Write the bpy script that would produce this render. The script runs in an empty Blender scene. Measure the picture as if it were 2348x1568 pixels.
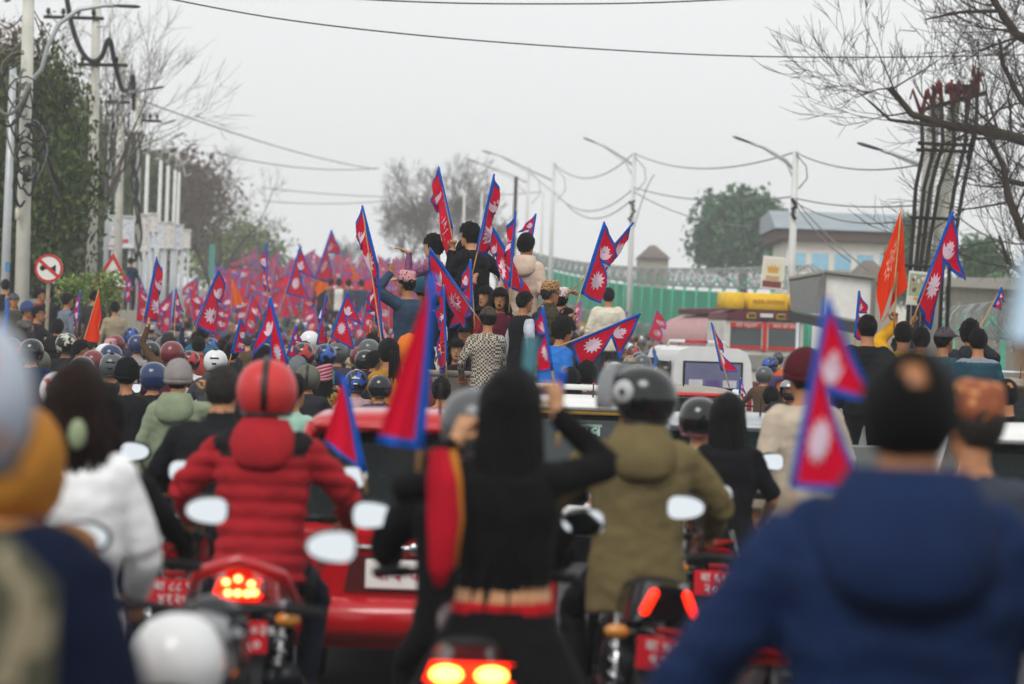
import bpy, math, random
import numpy as np
from mathutils import Vector as V, Matrix, noise, Quaternion
from mathutils.bvhtree import BVHTree
R = math.radians
RND = random.Random(7)
scene = bpy.context.scene
C = scene.collection
# ------------------------------------------------------------------ camera, sky, sun, exposure
CAM = V((0, 0, 1.85)); LENS = 100.0; FPX = 2347 * LENS / 36.0; ROLL = R(2.0)
cd = bpy.data.cameras.new('camera'); cam = bpy.data.objects.new('camera', cd); C.objects.link(cam)
cd.lens = LENS; cd.sensor_width = 36; cd.clip_end = 4000; cd.clip_start = 0.2
cam.location = CAM; cam.rotation_euler = (R(90), -ROLL, 0)
cd.dof.use_dof = True; cd.dof.focus_distance = 30.0; cd.dof.aperture_fstop = 2.25; cd.dof.aperture_blades = 0
scene.camera = cam
w = bpy.data.worlds.new('World'); scene.world = w; w.use_nodes = True
nt = w.node_tree; nt.nodes.clear()
o_ = nt.nodes.new('ShaderNodeOutputWorld'); bg = nt.nodes.new('ShaderNodeBackground')
sk = nt.nodes.new('ShaderNodeTexSky'); sk.sky_type = 'NISHITA'; sk.sun_disc = False
sk.sun_elevation = R(50); sk.sun_rotation = R(200); sk.dust_density = 6; sk.air_density = 1.0
sk.altitude = 1300
# overcast: the clouds hide most of the blue, so the sky is mixed with the even grey of the cloud layer
hs = nt.nodes.new('ShaderNodeHueSaturation'); hs.inputs['Saturation'].default_value = 0.08
mx = nt.nodes.new('ShaderNodeMix'); mx.data_type = 'RGBA'; mx.inputs[0].default_value = 0.9
mx.inputs[7].default_value = (7.45, 7.56, 7.6, 1)
nz = nt.nodes.new('ShaderNodeTexNoise'); nz.inputs['Scale'].default_value = 1.6; nz.inputs['Detail'].default_value = 3
cr = nt.nodes.new('ShaderNodeMapRange'); cr.inputs[3].default_value = 0.94; cr.inputs[4].default_value = 1.06
tc = nt.nodes.new('ShaderNodeTexCoord'); ml = nt.nodes.new('ShaderNodeVectorMath'); ml.operation = 'SCALE'
L = nt.links.new
L(tc.outputs['Generated'], nz.inputs['Vector']); L(nz.outputs['Fac'], cr.inputs[0])
L(sk.outputs[0], hs.inputs['Color']); L(hs.outputs[0], mx.inputs[6])
L(mx.outputs[2], ml.inputs[0]); L(cr.outputs[0], ml.inputs['Scale']); L(ml.outputs[0], bg.inputs[0]); L(bg.outputs[0], o_.inputs[0])
bg.inputs[1].default_value = 0.128
sd = bpy.data.lights.new('sun', 'SUN'); sun = bpy.data.objects.new('sun', sd); C.objects.link(sun)
sd.energy = 1.5; sd.angle = R(25); sd.color = (1, 0.97, 0.93); sun.location = (0, 0, 60)
sun.rotation_euler = (R(40), 0, R(-20))
vs = scene.view_settings; vs.view_transform = 'Standard'; vs.look = 'None'; vs.exposure = 0.06; vs.gamma = 1.0
scene.cycles.use_denoising = True; scene.cycles.max_bounces = 5; scene.cycles.transparent_max_bounces = 6
scene.cycles.diffuse_bounces = 2; scene.cycles.glossy_bounces = 2; scene.cycles.transmission_bounces = 3; scene.cycles.volume_bounces = 0
scene.cycles.caustics_reflective = False; scene.cycles.caustics_refractive = False
scene.cycles.use_adaptive_sampling = True

cr_, sr_ = math.cos(ROLL), math.sin(ROLL)
def at(px, py, D):
    """place on the photo (2347x1568 grid) at distance D -> the point in the street"""
    u = (px - 1173.5) / FPX * D; v = -(py - 784) / FPX * D
    # verticals lean to the right at the top by ROLL
    return V((u * cr_ - v * sr_, D, CAM.z + u * sr_ + v * cr_))
def zg(y):
    """the street is level, then climbs to a crest 190 m away"""
    if y < 40: return 0.0
    if y < 190: return 0.00017 * (y - 40) ** 2
    return 3.825 + 0.051 * 40 * (1 - math.exp(-(y - 190) / 40)) - 0.0
# ------------------------------------------------------------------ materials
MATS = {}
def lin(c): return c if not isinstance(c, str) else tuple(((int(c[i:i+2], 16) / 255) ** 2.2) for i in (0, 2, 4))
def mat(name, col, rough=0.7, var=0.12, scale=6.0, bump=0.0, bscale=60.0, metal=0.0, spec=0.3, emit=None, estr=0, trans=0, coat=0, alpha=1, pattern=None, col2=None, pscale=30.0, sheen=0):
    if name in MATS: return MATS[name]
    m = bpy.data.materials.new(name); m.use_nodes = True; n = m.node_tree; b = n.nodes['Principled BSDF']
    c = lin(col); l = n.links.new
    b.inputs['Roughness'].default_value = rough; b.inputs['Metallic'].default_value = metal
    b.inputs['Specular IOR Level'].default_value = spec
    if coat: b.inputs['Coat Weight'].default_value = coat; b.inputs['Coat Roughness'].default_value = 0.08
    if sheen: b.inputs['Sheen Weight'].default_value = sheen
    if trans: b.inputs['Transmission Weight'].default_value = trans; b.inputs['IOR'].default_value = 1.1
    if alpha < 1: b.inputs['Alpha'].default_value = alpha
    if emit: b.inputs['Emission Color'].default_value = (*lin(emit), 1); b.inputs['Emission Strength'].default_value = estr
    t = n.nodes.new('ShaderNodeTexCoord')
    nz = n.nodes.new('ShaderNodeTexNoise'); nz.inputs['Scale'].default_value = scale; nz.inputs['Detail'].default_value = 4
    l(t.outputs['Object'], nz.inputs['Vector'])
    ra = n.nodes.new('ShaderNodeMapRange'); ra.inputs[1].default_value = 0.25; ra.inputs[2].default_value = 0.75
    ra.inputs[3].default_value = 1 - var; ra.inputs[4].default_value = 1 + var; l(nz.outputs['Fac'], ra.inputs[0])
    sc = n.nodes.new('ShaderNodeVectorMath'); sc.operation = 'SCALE'; l(ra.outputs[0], sc.inputs['Scale'])
    sc.inputs[0].default_value = c
    if pattern:
        c2 = lin(col2)
        mx = n.nodes.new('ShaderNodeMix'); mx.data_type = 'RGBA'; mx.inputs[6].default_value = (*c, 1); mx.inputs[7].default_value = (*c2, 1)
        if pattern == 'check':
            k = n.nodes.new('ShaderNodeTexChecker'); k.inputs['Scale'].default_value = pscale; l(t.outputs['Object'], k.inputs['Vector']); f = k.outputs['Fac']
        elif pattern == 'plaid':
            fs = []
            for ax in 'XZ':
                wv = n.nodes.new('ShaderNodeTexWave'); wv.bands_direction = ax; wv.inputs['Scale'].default_value = pscale; l(t.outputs['Object'], wv.inputs['Vector'])
                th = n.nodes.new('ShaderNodeMath'); th.operation = 'GREATER_THAN'; th.inputs[1].default_value = 0.72; l(wv.outputs['Fac'], th.inputs[0]); fs.append(th)
            ad = n.nodes.new('ShaderNodeMath'); ad.operation = 'MULTIPLY_ADD'; ad.inputs[1].default_value = 0.5
            l(fs[0].outputs[0], ad.inputs[0]); h = n.nodes.new('ShaderNodeMath'); h.operation = 'MULTIPLY'; h.inputs[1].default_value = 0.5; l(fs[1].outputs[0], h.inputs[0]); l(h.outputs[0], ad.inputs[2]); f = ad.outputs[0]
        elif pattern == 'patch':
            k = n.nodes.new('ShaderNodeTexNoise'); k.inputs['Scale'].default_value = pscale; k.inputs['Detail'].default_value = 1.5; k.inputs['Distortion'].default_value = 1.2; l(t.outputs['Object'], k.inputs['Vector'])
            th = n.nodes.new('ShaderNodeMath'); th.operation = 'GREATER_THAN'; th.inputs[1].default_value = 0.54; l(k.outputs['Fac'], th.inputs[0]); f = th.outputs[0]
        else:
            k = n.nodes.new('ShaderNodeTexVoronoi'); k.inputs['Scale'].default_value = pscale; l(t.outputs['Object'], k.inputs['Vector'])
            th = n.nodes.new('ShaderNodeMath'); th.operation = 'LESS_THAN'; th.inputs[1].default_value = 0.36; l(k.outputs['Distance'], th.inputs[0]); f = th.outputs[0]
        l(f, mx.inputs[0]); l(mx.outputs[2], sc.inputs[0])
    l(sc.outputs[0], b.inputs['Base Color'])
    if bump:
        n2 = n.nodes.new('ShaderNodeTexNoise'); n2.inputs['Scale'].default_value = bscale; n2.inputs['Detail'].default_value = 3; l(t.outputs['Object'], n2.inputs['Vector'])
        bp = n.nodes.new('ShaderNodeBump'); bp.inputs['Strength'].default_value = bump; bp.inputs['Distance'].default_value = 0.02
        l(n2.outputs['Fac'], bp.inputs['Height']); l(bp.outputs[0], b.inputs['Normal'])
    MATS[name] = m
    return m
def cloth(hexc, **k): return mat('cloth_' + hexc + '_'.join(str(v) for v in k.values()), hexc, rough=0.85, var=0.14, scale=9, bump=0.35, bscale=14, spec=0.15, sheen=0.0, **k)
SKIN = mat('skin', 'a8734f', rough=0.5, var=0.08, scale=14, spec=0.35)
SKIN2 = mat('skin_light', 'c08d66', rough=0.5, var=0.08, scale=14, spec=0.35)
SKIN3 = mat('skin_dark', '7c4f36', rough=0.5, var=0.08, scale=14, spec=0.35)
HAIR = mat('hair_black', '0d0b0a', rough=0.62, var=0.5, scale=40, bump=0.9, bscale=120, spec=0.18)
HAIRB = mat('hair_brown', '22110d', rough=0.6, var=0.5, scale=40, bump=0.9, bscale=120, spec=0.2)
HAIRG = mat('hair_grey', '35312e', rough=0.65, var=0.5, scale=40, bump=0.9, bscale=120, spec=0.18)
BLACKP = mat('black_plastic', '141516', rough=0.35, spec=0.5)
DARKM = mat('dark_metal', '2b2d30', rough=0.4, metal=0.6)
CHROME = mat('chrome', 'c8cacc', rough=0.15, metal=1.0, var=0.03)
RUBBER = mat('rubber', '17181a', rough=0.8)
MIRROR = mat('mirror_glass', 'e6edf2', rough=0.03, metal=1.0, var=0.0)
GLASSD = mat('dark_glass', '1b2426', rough=0.05, spec=0.8, coat=0.4)
WHITE = mat('white_paint', 'dcdcda', rough=0.4, var=0.05, coat=0.2)
# ------------------------------------------------------------------ mesh helpers
class MB:
    def __init__(s): s.v = []; s.f = []; s.m = []
    def add(s, vs, fs, mi=0):
        o = len(s.v); s.v.extend(tuple(p) for p in vs); s.f.extend(tuple(i + o for i in f) for f in fs); s.m.extend([mi] * len(fs)); return s
    def rings(s, rings, mi=0, cap=True, close=True):
        n = len(rings[0]); vs = [p for r in rings for p in r]; fs = []
        for k in range(len(rings) - 1):
            for i in range(n if close else n - 1):
                j = (i + 1) % n; fs.append((k*n+i, k*n+j, (k+1)*n+j, (k+1)*n+i))
        if cap and close: fs.append(tuple(range(n - 1, -1, -1))); fs.append(tuple((len(rings)-1)*n + i for i in range(n)))
        return s.add(vs, fs, mi)
    def tube(s, pts, rad, n=8, mi=0, cap=True, sq=None):
        pts = [V(p) for p in pts]; rs = []
        if not isinstance(rad, (list, tuple)): rad = [rad] * len(pts)
        t0 = (pts[1] - pts[0]).normalized(); a = V((1, 0, 0)) if abs(t0.x) < 0.8 else V((0, 1, 0))
        a = (a - t0 * a.dot(t0)).normalized()
        for k, p in enumerate(pts):
            t = ((pts[min(k+1, len(pts)-1)] - pts[max(k-1, 0)])).normalized()
            a = (a - t * a.dot(t)); a = a.normalized() if a.length > 1e-6 else t.orthogonal().normalized(); b = t.cross(a)
            r = rad[k]; rb = r * (sq or 1)
            rs.append([p + a * (r * math.cos(2*math.pi*i/n)) + b * (rb * math.sin(2*math.pi*i/n)) for i in range(n)])
        return s.rings(rs, mi, cap)
    def ell(s, c, r, n=12, m=8, mi=0, rot=None, z0=-1.0, z1=1.0):
        c = V(c); rs = []
        for k in range(m + 1):
            ph = math.asin(z0) + (math.asin(z1) - math.asin(z0)) * k / m
            cz, rr = math.sin(ph), max(math.cos(ph), 0.02)
            ring = []
            for i in range(n):
                a = 2*math.pi*i/n; p = V((r[0]*rr*math.cos(a), r[1]*rr*math.sin(a), r[2]*cz))
                if rot: p = rot @ p
                ring.append(c + p)
            rs.append(ring)
        return s.rings(rs, mi)
    def box(s, c, d, mi=0, bev=0.0, rot=None, top=(1, 1), topoff=(0, 0)):
        c = V(c); x, y, z = d[0]/2, d[1]/2, d[2]/2
        def sec(zz, kx, ky, b, ox=0, oy=0):
            X, Y = x*kx - 0, y*ky; b = min(b, X*0.9, Y*0.9)
            if b <= 0: q = [(X,-Y),(X,Y),(-X,Y),(-X,-Y)]
            else: q = [(X,-Y+b),(X,Y-b),(X-b,Y),(-X+b,Y),(-X,Y-b),(-X,-Y+b),(-X+b,-Y),(X-b,-Y)]
            return [V((a+ox, bb+oy, zz)) for a, bb in q]
        if bev: rs = [sec(-z, 1-bev/x, 1-bev/y, bev), sec(-z+bev, 1, 1, bev), sec(z-bev, top[0], top[1], bev, *topoff), sec(z, top[0]-bev/x, top[1]-bev/y, bev, *topoff)]
        else: rs = [sec(-z, 1, 1, 0), sec(z, top[0], top[1], 0, *topoff)]
        if rot: rs = [[rot @ p for p in r] for r in rs]
        return s.rings([[c + p for p in r] for r in rs], mi)
    def prism(s, pts, y0, y1, mi=0):
        """outline in x,z pushed from y0 to y1"""
        return s.rings([[V((p[0], y0, p[1])) for p in pts], [V((p[0], y1, p[1])) for p in pts]], mi)
    def xprism(s, pts, x0, x1, mi=0):
        """outline in y,z pushed from x0 to x1"""
        return s.rings([[V((x0, p[0], p[1])) for p in pts], [V((x1, p[0], p[1])) for p in pts]], mi)
    def mesh(s, name, smooth=True):
        me = bpy.data.meshes.new(name); me.from_pydata(s.v, [], s.f)
        me.polygons.foreach_set('material_index', s.m)
        if smooth: me.polygons.foreach_set('use_smooth', [True] * len(s.f))
        me.update(); return me
    def build(s, name, mats, parent=None, smooth=False, loc=None, auto=None):
        me = s.mesh(name, smooth or auto is not None)
        for m in (mats if isinstance(mats, (list, tuple)) else [mats]): me.materials.append(m)
        o = link(name, me, parent)
        if auto is not None: me.set_sharp_from_angle(angle=R(auto))
        if loc is not None: o.location = loc
        return o
def link(name, me, parent=None):
    o = bpy.data.objects.new(name, me); C.objects.link(o)
    if parent: o.parent = parent
    return o
def tag(o, label=None, cat=None, group=None, kind=None):
    if label: o['label'] = label
    if cat: o['category'] = cat
    if group: o['group'] = group
    if kind: o['kind'] = kind
    return o
def empty(name, loc=(0, 0, 0), rz=0, label=None, cat=None, group=None):
    o = bpy.data.objects.new(name, None); C.objects.link(o); o.location = loc; o.rotation_euler = (0, 0, rz); o.empty_display_size = 0.1
    return tag(o, label, cat, group)
def copy_tree(o, parent=None):
    c = o.copy(); C.objects.link(c); c.parent = parent
    for ch in o.children: copy_tree(ch, c)
    return c
def npmesh(name, v, f, mats, smooth=False):
    v = np.asarray(v, dtype=np.float32); f = np.asarray(f, dtype=np.int32); k = f.shape[1]
    me = bpy.data.meshes.new(name); me.vertices.add(len(v)); me.vertices.foreach_set('co', v.ravel())
    me.loops.add(f.size); me.loops.foreach_set('vertex_index', f.ravel())
    me.polygons.add(len(f)); me.polygons.foreach_set('loop_start', np.arange(0, f.size, k, dtype=np.int32))
    if smooth: me.polygons.foreach_set('use_smooth', np.ones(len(f), dtype=bool))
    me.update(calc_edges=True); me.validate()
    for m in mats: me.materials.append(m)
    return me
TEXTN = [0]
def text_mesh(s, size, m, parent, loc, rot=(R(90), 0, 0), name='lettering', ext=0.002, space=1.0, sx=1.0, bold=0.0):
    cu = bpy.data.curves.new('text', 'FONT'); cu.body = s; cu.size = size; cu.align_x = 'CENTER'; cu.align_y = 'CENTER'; cu.extrude = ext; cu.resolution_u = 2
    cu.space_character = space; cu.offset = bold
    t = bpy.data.objects.new('t', cu); C.objects.link(t)
    dg = bpy.context.evaluated_depsgraph_get(); me = bpy.data.meshes.new_from_object(t.evaluated_get(dg)); bpy.data.objects.remove(t); bpy.data.curves.remove(cu)
    me.materials.clear(); me.materials.append(m)
    o = link(name, me, parent); o.location = loc; o.rotation_euler = rot; o.scale = (sx, 1, 1)
    return o
# ------------------------------------------------------------------ the street
SL = -0.0734                        # the street bears a little to the left
def road_x(y, off): return SL * y + off
def strip(name, o0, o1, dz, ys, m, kind='structure', side=0.0):
    mb = MB(); vs = []; fs = []; nx = 10
    for y in ys:
        for i in range(nx + 1): vs.append((road_x(y, o0 + (o1 - o0)*i/nx), y, zg(y) + dz))
    for k in range(len(ys)-1):
        for i in range(nx): fs.append((k*(nx+1)+i, k*(nx+1)+i+1, (k+1)*(nx+1)+i+1, (k+1)*(nx+1)+i))
    if side:
        n0 = len(vs)
        for ed in (0, nx):
            b = len(vs)
            for k, y in enumerate(ys): x = road_x(y, o0 + (o1-o0)*ed/nx); vs.append((x, y, zg(y) + dz)); vs.append((x, y, zg(y) - 0.05))
            for k in range(len(ys)-1): fs.append((b+2*k, b+2*k+1, b+2*k+3, b+2*k+2))
    mb.add(vs, fs); return tag(mb.build(name, m, None), kind=kind)
YS = [-20 + 10*i for i in range(48)]
mb = MB(); xs = [-320, -250, -200, -150, -80, -40, -20, 0, 20, 40, 80, 150, 200, 250, 320]
mb.add([(x, y, zg(y)) for y in YS for x in xs], [(k*15+i, k*15+i+1, (k+1)*15+i+1, (k+1)*15+i) for k in range(len(YS)-1) for i in range(14)])
tag(mb.build('ground', mat('ground_earth', '6b6250', rough=0.95, var=0.3, scale=0.5, bump=0.5, bscale=3), None, True), kind='structure')
strip('road', -5.0, 13.2, 0.004, YS[:40], mat('asphalt', '46474a', rough=0.85, var=0.18, scale=1.5, bump=0.4, bscale=60))
strip('pavement', -14.0, -5.0, 0.14, YS[:40], mat('pavement_slabs', '8b867c', rough=0.9, var=0.2, scale=2, bump=0.3, bscale=20), side=1)
strip('lane_marking', 3.9, 4.05, 0.008, YS[:40], mat('road_paint', 'c9c7bf', rough=0.8, var=0.2))
# ------------------------------------------------------------------ trees
BARK = mat('bark_grey', '5d564f', rough=0.9, var=0.3, scale=3, bump=0.6, bscale=8)
BARKD = mat('bark_dark', '40372f', rough=0.9, var=0.3, scale=3, bump=0.6, bscale=8)
def bare_tree(base, h, label, seed, spread=0.5, levels=6, r0=0.22, m=BARK, limbs=None, lean=(0, 0), nsub=3, tw=1.0, name='bare_tree', group=None, trunkf=0.28):
    rr = random.Random(seed); tr = MB(); cr_b = MB(); tot = [0]
    def grow(p, d, l, r, lev, mbx):
        n = 3; pts = [p]; q = p; dd = d
        for k in range(n):
            dd = (dd + V((rr.gauss(0, 0.10), rr.gauss(0, 0.10), rr.gauss(0.03, 0.08)))).normalized(); q = q + dd*(l/n); pts.append(q)
        r1 = r*0.62; tot[0] += 1
        mbx.tube(pts, [r + (r1-r)*k/n for k in range(n+1)], 8 if r > 0.08 else (5 if r > 0.02 else 3), 0, False)
        if lev <= 0: return
        for k in range(nsub if lev > 1 else nsub + 1):
            t = rr.uniform(0.35, 1.0) if k else 1.0; i = min(int(t*n), n-1); o = pts[i].lerp(pts[i+1], t*n - i)
            ax = V((rr.gauss(0, 1), rr.gauss(0, 1), rr.gauss(0, 1))); ax = (ax - dd*ax.dot(dd)).normalized()
            a = rr.uniform(0.25, 0.6 + spread) if k else rr.uniform(0.05, 0.35)
            nd = (dd*math.cos(a) + ax*math.sin(a) + V((0, 0, 0.12))).normalized()
            grow(o, nd, l*rr.uniform(0.6, 0.82), max(r1*rr.uniform(0.6, 0.9), 0.006*tw), lev-1, cr_b)
    e = empty(name, base, 0, label, 'tree', group)
    d0 = V((lean[0], lean[1], 1)).normalized(); b0 = V((0, 0, -0.1))
    if limbs is None:
        top = d0*h*trunkf; tr.tube([b0, top*0.5, top], [r0*1.25, r0, r0*0.85], 10, 0, False)
        for k in range(4):
            a = 2*math.pi*(k + rr.random()*0.6)/4; nd = V((math.cos(a)*spread, math.sin(a)*spread, 1)).normalized(); grow(top - d0*0.1, nd, h*0.26, r0*0.62, levels-1, cr_b)
    else:
        for pts, r, kids in limbs:
            pts = [V(p) - V(base) for p in pts]; tr.tube(pts, [r*(1 - 0.6*k/(len(pts)-1)) for k in range(len(pts))], 8, 0, False)
            for k in range(kids):
                t = rr.uniform(0.15, 1.0); s_ = t*(len(pts)-1); i = min(int(s_), len(pts)-2); o = pts[i].lerp(pts[i+1], s_-i); dd = (pts[i+1]-pts[i]).normalized()
                ax = V((rr.gauss(0, 1), rr.gauss(0, 0.8), rr.gauss(0.15, 1))); nd = (dd*0.55 + ax.normalized()*0.8).normalized(); grow(o, nd, h*rr.uniform(0.6, 1.1), r*0.3*(1 - 0.5*t), levels, cr_b)
    tr.build('trunk', m, e, True); cr_b.build('crown', m, e, True); return e
def leaf_mat(n, c1, c2):
    m = bpy.data.materials.new(n); m.use_nodes = True; nn = m.node_tree; b = nn.nodes['Principled BSDF']; b.inputs['Roughness'].default_value = 0.6; b.inputs['Specular IOR Level'].default_value = 0.25
    g = nn.nodes.new('ShaderNodeNewGeometry'); rp = nn.nodes.new('ShaderNodeValToRGB'); rp.color_ramp.elements[0].color = (*lin(c1), 1); rp.color_ramp.elements[1].color = (*lin(c2), 1)
    nn.links.new(g.outputs['Random Per Island'], rp.inputs[0]); nn.links.new(rp.outputs[0], b.inputs['Base Color']); return m
LEAFD = leaf_mat('leaf_dark', '26381c', '57672f'); LEAFG = leaf_mat('leaf_green', '204a31', '43704a'); LEAFB = leaf_mat('leaf_brown', '4e4130', '776648'); LEAFY = leaf_mat('leaf_light', '4d6a2c', '7f9540'); LEAFC = leaf_mat('leaf_conifer', '2e4f33', '527549')
def leafy_tree(base, label, blobs, leaf, lm, seed, trunk_r=0.2, bark=BARKD, droop=0.0, name='leafy_tree', group=None, cl=0.35, nper=60, aspect=0.45):
    """blobs: (centre, radii, number of clumps)"""
    rg = np.random.default_rng(seed); base = V(base); e = empty(name, base, 0, label, 'tree', group); vs = []; cen = []
    tr = MB(); top = None
    for (c, r, n) in blobs:
        c = np.array(V(c) - base); d = rg.normal(size=(n, 3)); d /= np.linalg.norm(d, axis=1)[:, None]; q = c + d*(rg.random((n, 1))**0.45)*np.array(r); cen.append(q)
    cen = np.concatenate(cen); zmin, zmax = cen[:, 2].min(), cen[:, 2].max(); ct = V((cen[:, 0].mean(), cen[:, 1].mean(), zmin + (zmax-zmin)*0.55))
    tr.tube([V((0, 0, -0.2)), V((ct.x*0.4, ct.y*0.4, ct.z*0.5)), ct, V((ct.x, ct.y, zmax*0.93))], [trunk_r*1.2, trunk_r, trunk_r*0.6, trunk_r*0.15], 8, 0, False)
    for i in range(0, len(cen), max(1, len(cen)//26)):
        p = V(cen[i]); s_ = V((ct.x*0.7, ct.y*0.7, min(p.z*0.75, ct.z))); tr.tube([s_, s_.lerp(p, 0.5) + V((0, 0, 0.1)), p], [trunk_r*0.4, trunk_r*0.25, trunk_r*0.06], 5, 0, False)
    tr.build('trunk', bark, e, True)
    n = len(cen)*nper; p = np.repeat(cen, nper, 0) + rg.normal(size=(n, 3))*cl*np.array((1, 1, 0.8 + droop)); p[:, 2] -= droop*np.abs(rg.normal(size=n))*cl
    a = rg.normal(size=(n, 3)); a[:, 2] -= 0.3 + droop*3; a /= np.linalg.norm(a, axis=1)[:, None]; b = np.cross(a, rg.normal(size=(n, 3))); b /= np.linalg.norm(b, axis=1)[:, None]
    l = leaf*(0.6 + 0.8*rg.random((n, 1))); w_ = l*aspect
    v = np.stack([p - a*l*0.5, p + b*w_*0.5, p + a*l*0.5, p - b*w_*0.5], 1).reshape(-1, 3)
    link('crown', npmesh('crown', v, np.arange(n*4).reshape(-1, 4), [lm]), e); return e
def gat(px, py, D): p = at(px, py, D); return V((p.x, p.y, zg(D)))
# roadside trees on the left: big dark ones beside the poles
def lt(px, pyb, D, blobs, label, seed, lm=LEAFD, **k):
    b = gat(px, pyb, D); return leafy_tree(b, label, [(at(x, y, D + dz), (rx*D/FPX, rx*D/FPX*0.9, ry*D/FPX), n) for x, y, rx, ry, n, dz in blobs], 0.17*D/70, lm, seed, cl=0.4*D/70, nper=130, **k)
lt(40, 700, 70, [(60, 380, 130, 190, 90, 0), (110, 250, 60, 90, 26, -1), (30, 560, 90, 110, 34, 1), (130, 470, 50, 110, 30, -2)], 'tall dark green tree with drooping foliage behind the utility pole by the no horn sign', 1, droop=0.5)
lt(-20, 700, 76, [(0, 180, 110, 100, 40, 0)], 'brown leaved tree top above the dark drooping tree', 2, LEAFB)
lt(215, 700, 140, [(200, 420, 75, 170, 60, 0), (170, 560, 90, 90, 40, 1), (240, 560, 60, 90, 34, 2)], 'dark green tree behind the concrete poles with cross arms', 3, droop=0.3)
lt(300, 690, 155, [(300, 470, 45, 130, 40, 0), (330, 560, 50, 60, 30, 0)], 'slim green tree between the concrete poles and the white hoardings', 4)
lt(390, 660, 175, [(400, 470, 60, 100, 34, 0), (440, 440, 40, 70, 18, 0)], 'brownish thin leaved tree behind the white hoardings', 5, LEAFB)
lt(545, 640, 205, [(560, 600, 60, 34, 22, 0), (520, 590, 40, 40, 14, 0)], 'low olive bush beyond the teal board', 6, LEAFY, name='bush')
bare_tree(gat(175, 690, 84), 11.0, 'bare grey branched tree behind the second concrete pole', 11, 0.5, 6, 0.16, BARK, lean=(0.02, 0))
bare_tree(gat(452, 650, 140), 8.5, 'bare spreading tree leaning over the street beyond the hoardings', 13, 0.75, 6, 0.2, BARK, lean=(0.35, 0), tw=1.6)
bare_tree(gat(380, 650, 165), 10.5, 'bare tree behind the line of white lamp posts', 17, 0.6, 6, 0.18, BARK, tw=1.6)
for i, (px, D, h, s, r, lab) in enumerate([(985, 215, 10.6, 21, 0.22, 'tall bare winter tree behind the crowded truck, its crown the highest'), (1065, 228, 9.8, 24, 0.2, 'bare winter tree behind the two tallest flags'), (930, 236, 8.6, 27, 0.17, 'bare winter tree with thin trunk left of the tallest bare tree'), (1140, 205, 6.4, 33, 0.14, 'smaller bare tree beside the dark bare pole'), (800, 240, 5.0, 37, 0.12, 'low bare tree behind the large far flag')]):
    bare_tree(gat(px, 640, D), h, lab, s, 0.55, 7 if i < 3 else 6, r, BARK, tw=2.2)
b = gat(1705, 640, 200)
leafy_tree(b, 'round dense green tree rising behind the green razor wire fence', [(at(1705, 545, 200), (3.9, 3.6, 2.4), 90), (at(1700, 490, 200), (2.7, 2.6, 1.6), 44), (at(1640, 560, 200), (1.8, 1.8, 1.6), 24), (at(1770, 560, 200), (2.2, 2, 1.7), 28)], 0.5, LEAFG, 8, 0.3, cl=0.55, nper=46, aspect=0.6)
for px, py, D, w, h, lab, s in [(2250, 640, 120, 75, 90, 'feathery conifer beside the long beige building', 9), (2095, 600, 140, 46, 110, 'dark conifer behind the twin cable poles', 10)]:
    b = gat(px, 700, D); k = D/FPX
    leafy_tree(b, lab, [(at(px, py + h*0.4, D), (w*k, w*k, h*0.35*k), 40), (at(px, py - h*0.2, D), (w*0.6*k, w*0.6*k, h*0.4*k), 26), (at(px, py - h*0.7, D), (w*0.25*k, w*0.25*k, h*0.3*k), 10)], 0.55, LEAFC, s, 0.2, cl=0.35, nper=50, aspect=0.2, name='conifer')
# the big bare tree on the right: limbs follow the photo, twigs grow from them
D = 52; q = lambda x, y, d=0: at(x, y, D + d)
bare_tree(gat(2440, 900, D), 1.0, 'big bare tree with long limbs reaching over the twin cable poles', 41, 0.35, 3, 0.2, BARKD, limbs=[
    ([gat(2440, 900, D), q(2450, 600), q(2440, 330), q(2390, 60), q(2380, -120)], 0.28, 16),
    ([q(2440, 350), q(2347, 322), q(2270, 300), q(2180, 290), q(2090, 262), q(2040, 200)], 0.12, 15), ([q(2200, 290), q(2120, 285), q(2040, 275), q(1990, 230)], 0.05, 7),
    ([q(2400, 110), q(2330, 80), q(2290, 20), q(2250, -40)], 0.11, 14), ([q(2290, 25), q(2200, 28), q(2120, 45)], 0.04, 7),
    ([q(2450, 620), q(2347, 540), q(2310, 450), q(2300, 380), q(2260, 310)], 0.10, 20), ([q(2440, 330), q(2340, 230), q(2300, 150), q(2290, 90)], 0.07, 15),
    ([q(2450, 700), q(2360, 640), q(2310, 600), q(2290, 540)], 0.07, 10)], name='bare_tree', tw=1.0)
# ------------------------------------------------------------------ poles, lamps, wires
CONC = mat('concrete_pole', 'c6c5ba', rough=0.85, var=0.16, scale=2.2, bump=0.3, bscale=12)
GALV = mat('galvanised', 'b9bec0', rough=0.45, metal=0.3, var=0.1)
WPOST = mat('white_post', 'd2d3cf', rough=0.5, var=0.1, scale=2)
WIRE = mat('wire_black', '1c1e20', rough=0.6); WIREG = mat('wire_grey', '6f6f6b', rough=0.7)
LAMPD = mat('lamp_housing', '4a5056', rough=0.4, metal=0.4)
def pole(px, py, D, r, label, name='utility_pole', m=CONC, pxb=None, rb=None, dz=0.14):
    t = at(px, py, D); b = at(pxb, 690, D) if pxb is not None else t
    base = V((b.x, D, zg(D) + dz)) if pxb is not None else V((t.x, D, zg(D) + dz))
    if pxb is not None: base.x = b.x + (b.x - t.x) * max((b.z - base.z), 0) / max(t.z - b.z, 0.1)
    e = empty(name, base, 0, label, 'street lamp' if 'lamp' in name else 'pole'); mb = MB(); rb = rb or r*1.25
    mb.tube([V((0, 0, -0.2)), (t - base)*0.5, t - base], [rb, (r+rb)/2, r], 12); mb.build('shaft', m, e, True); return e, base, t
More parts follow.
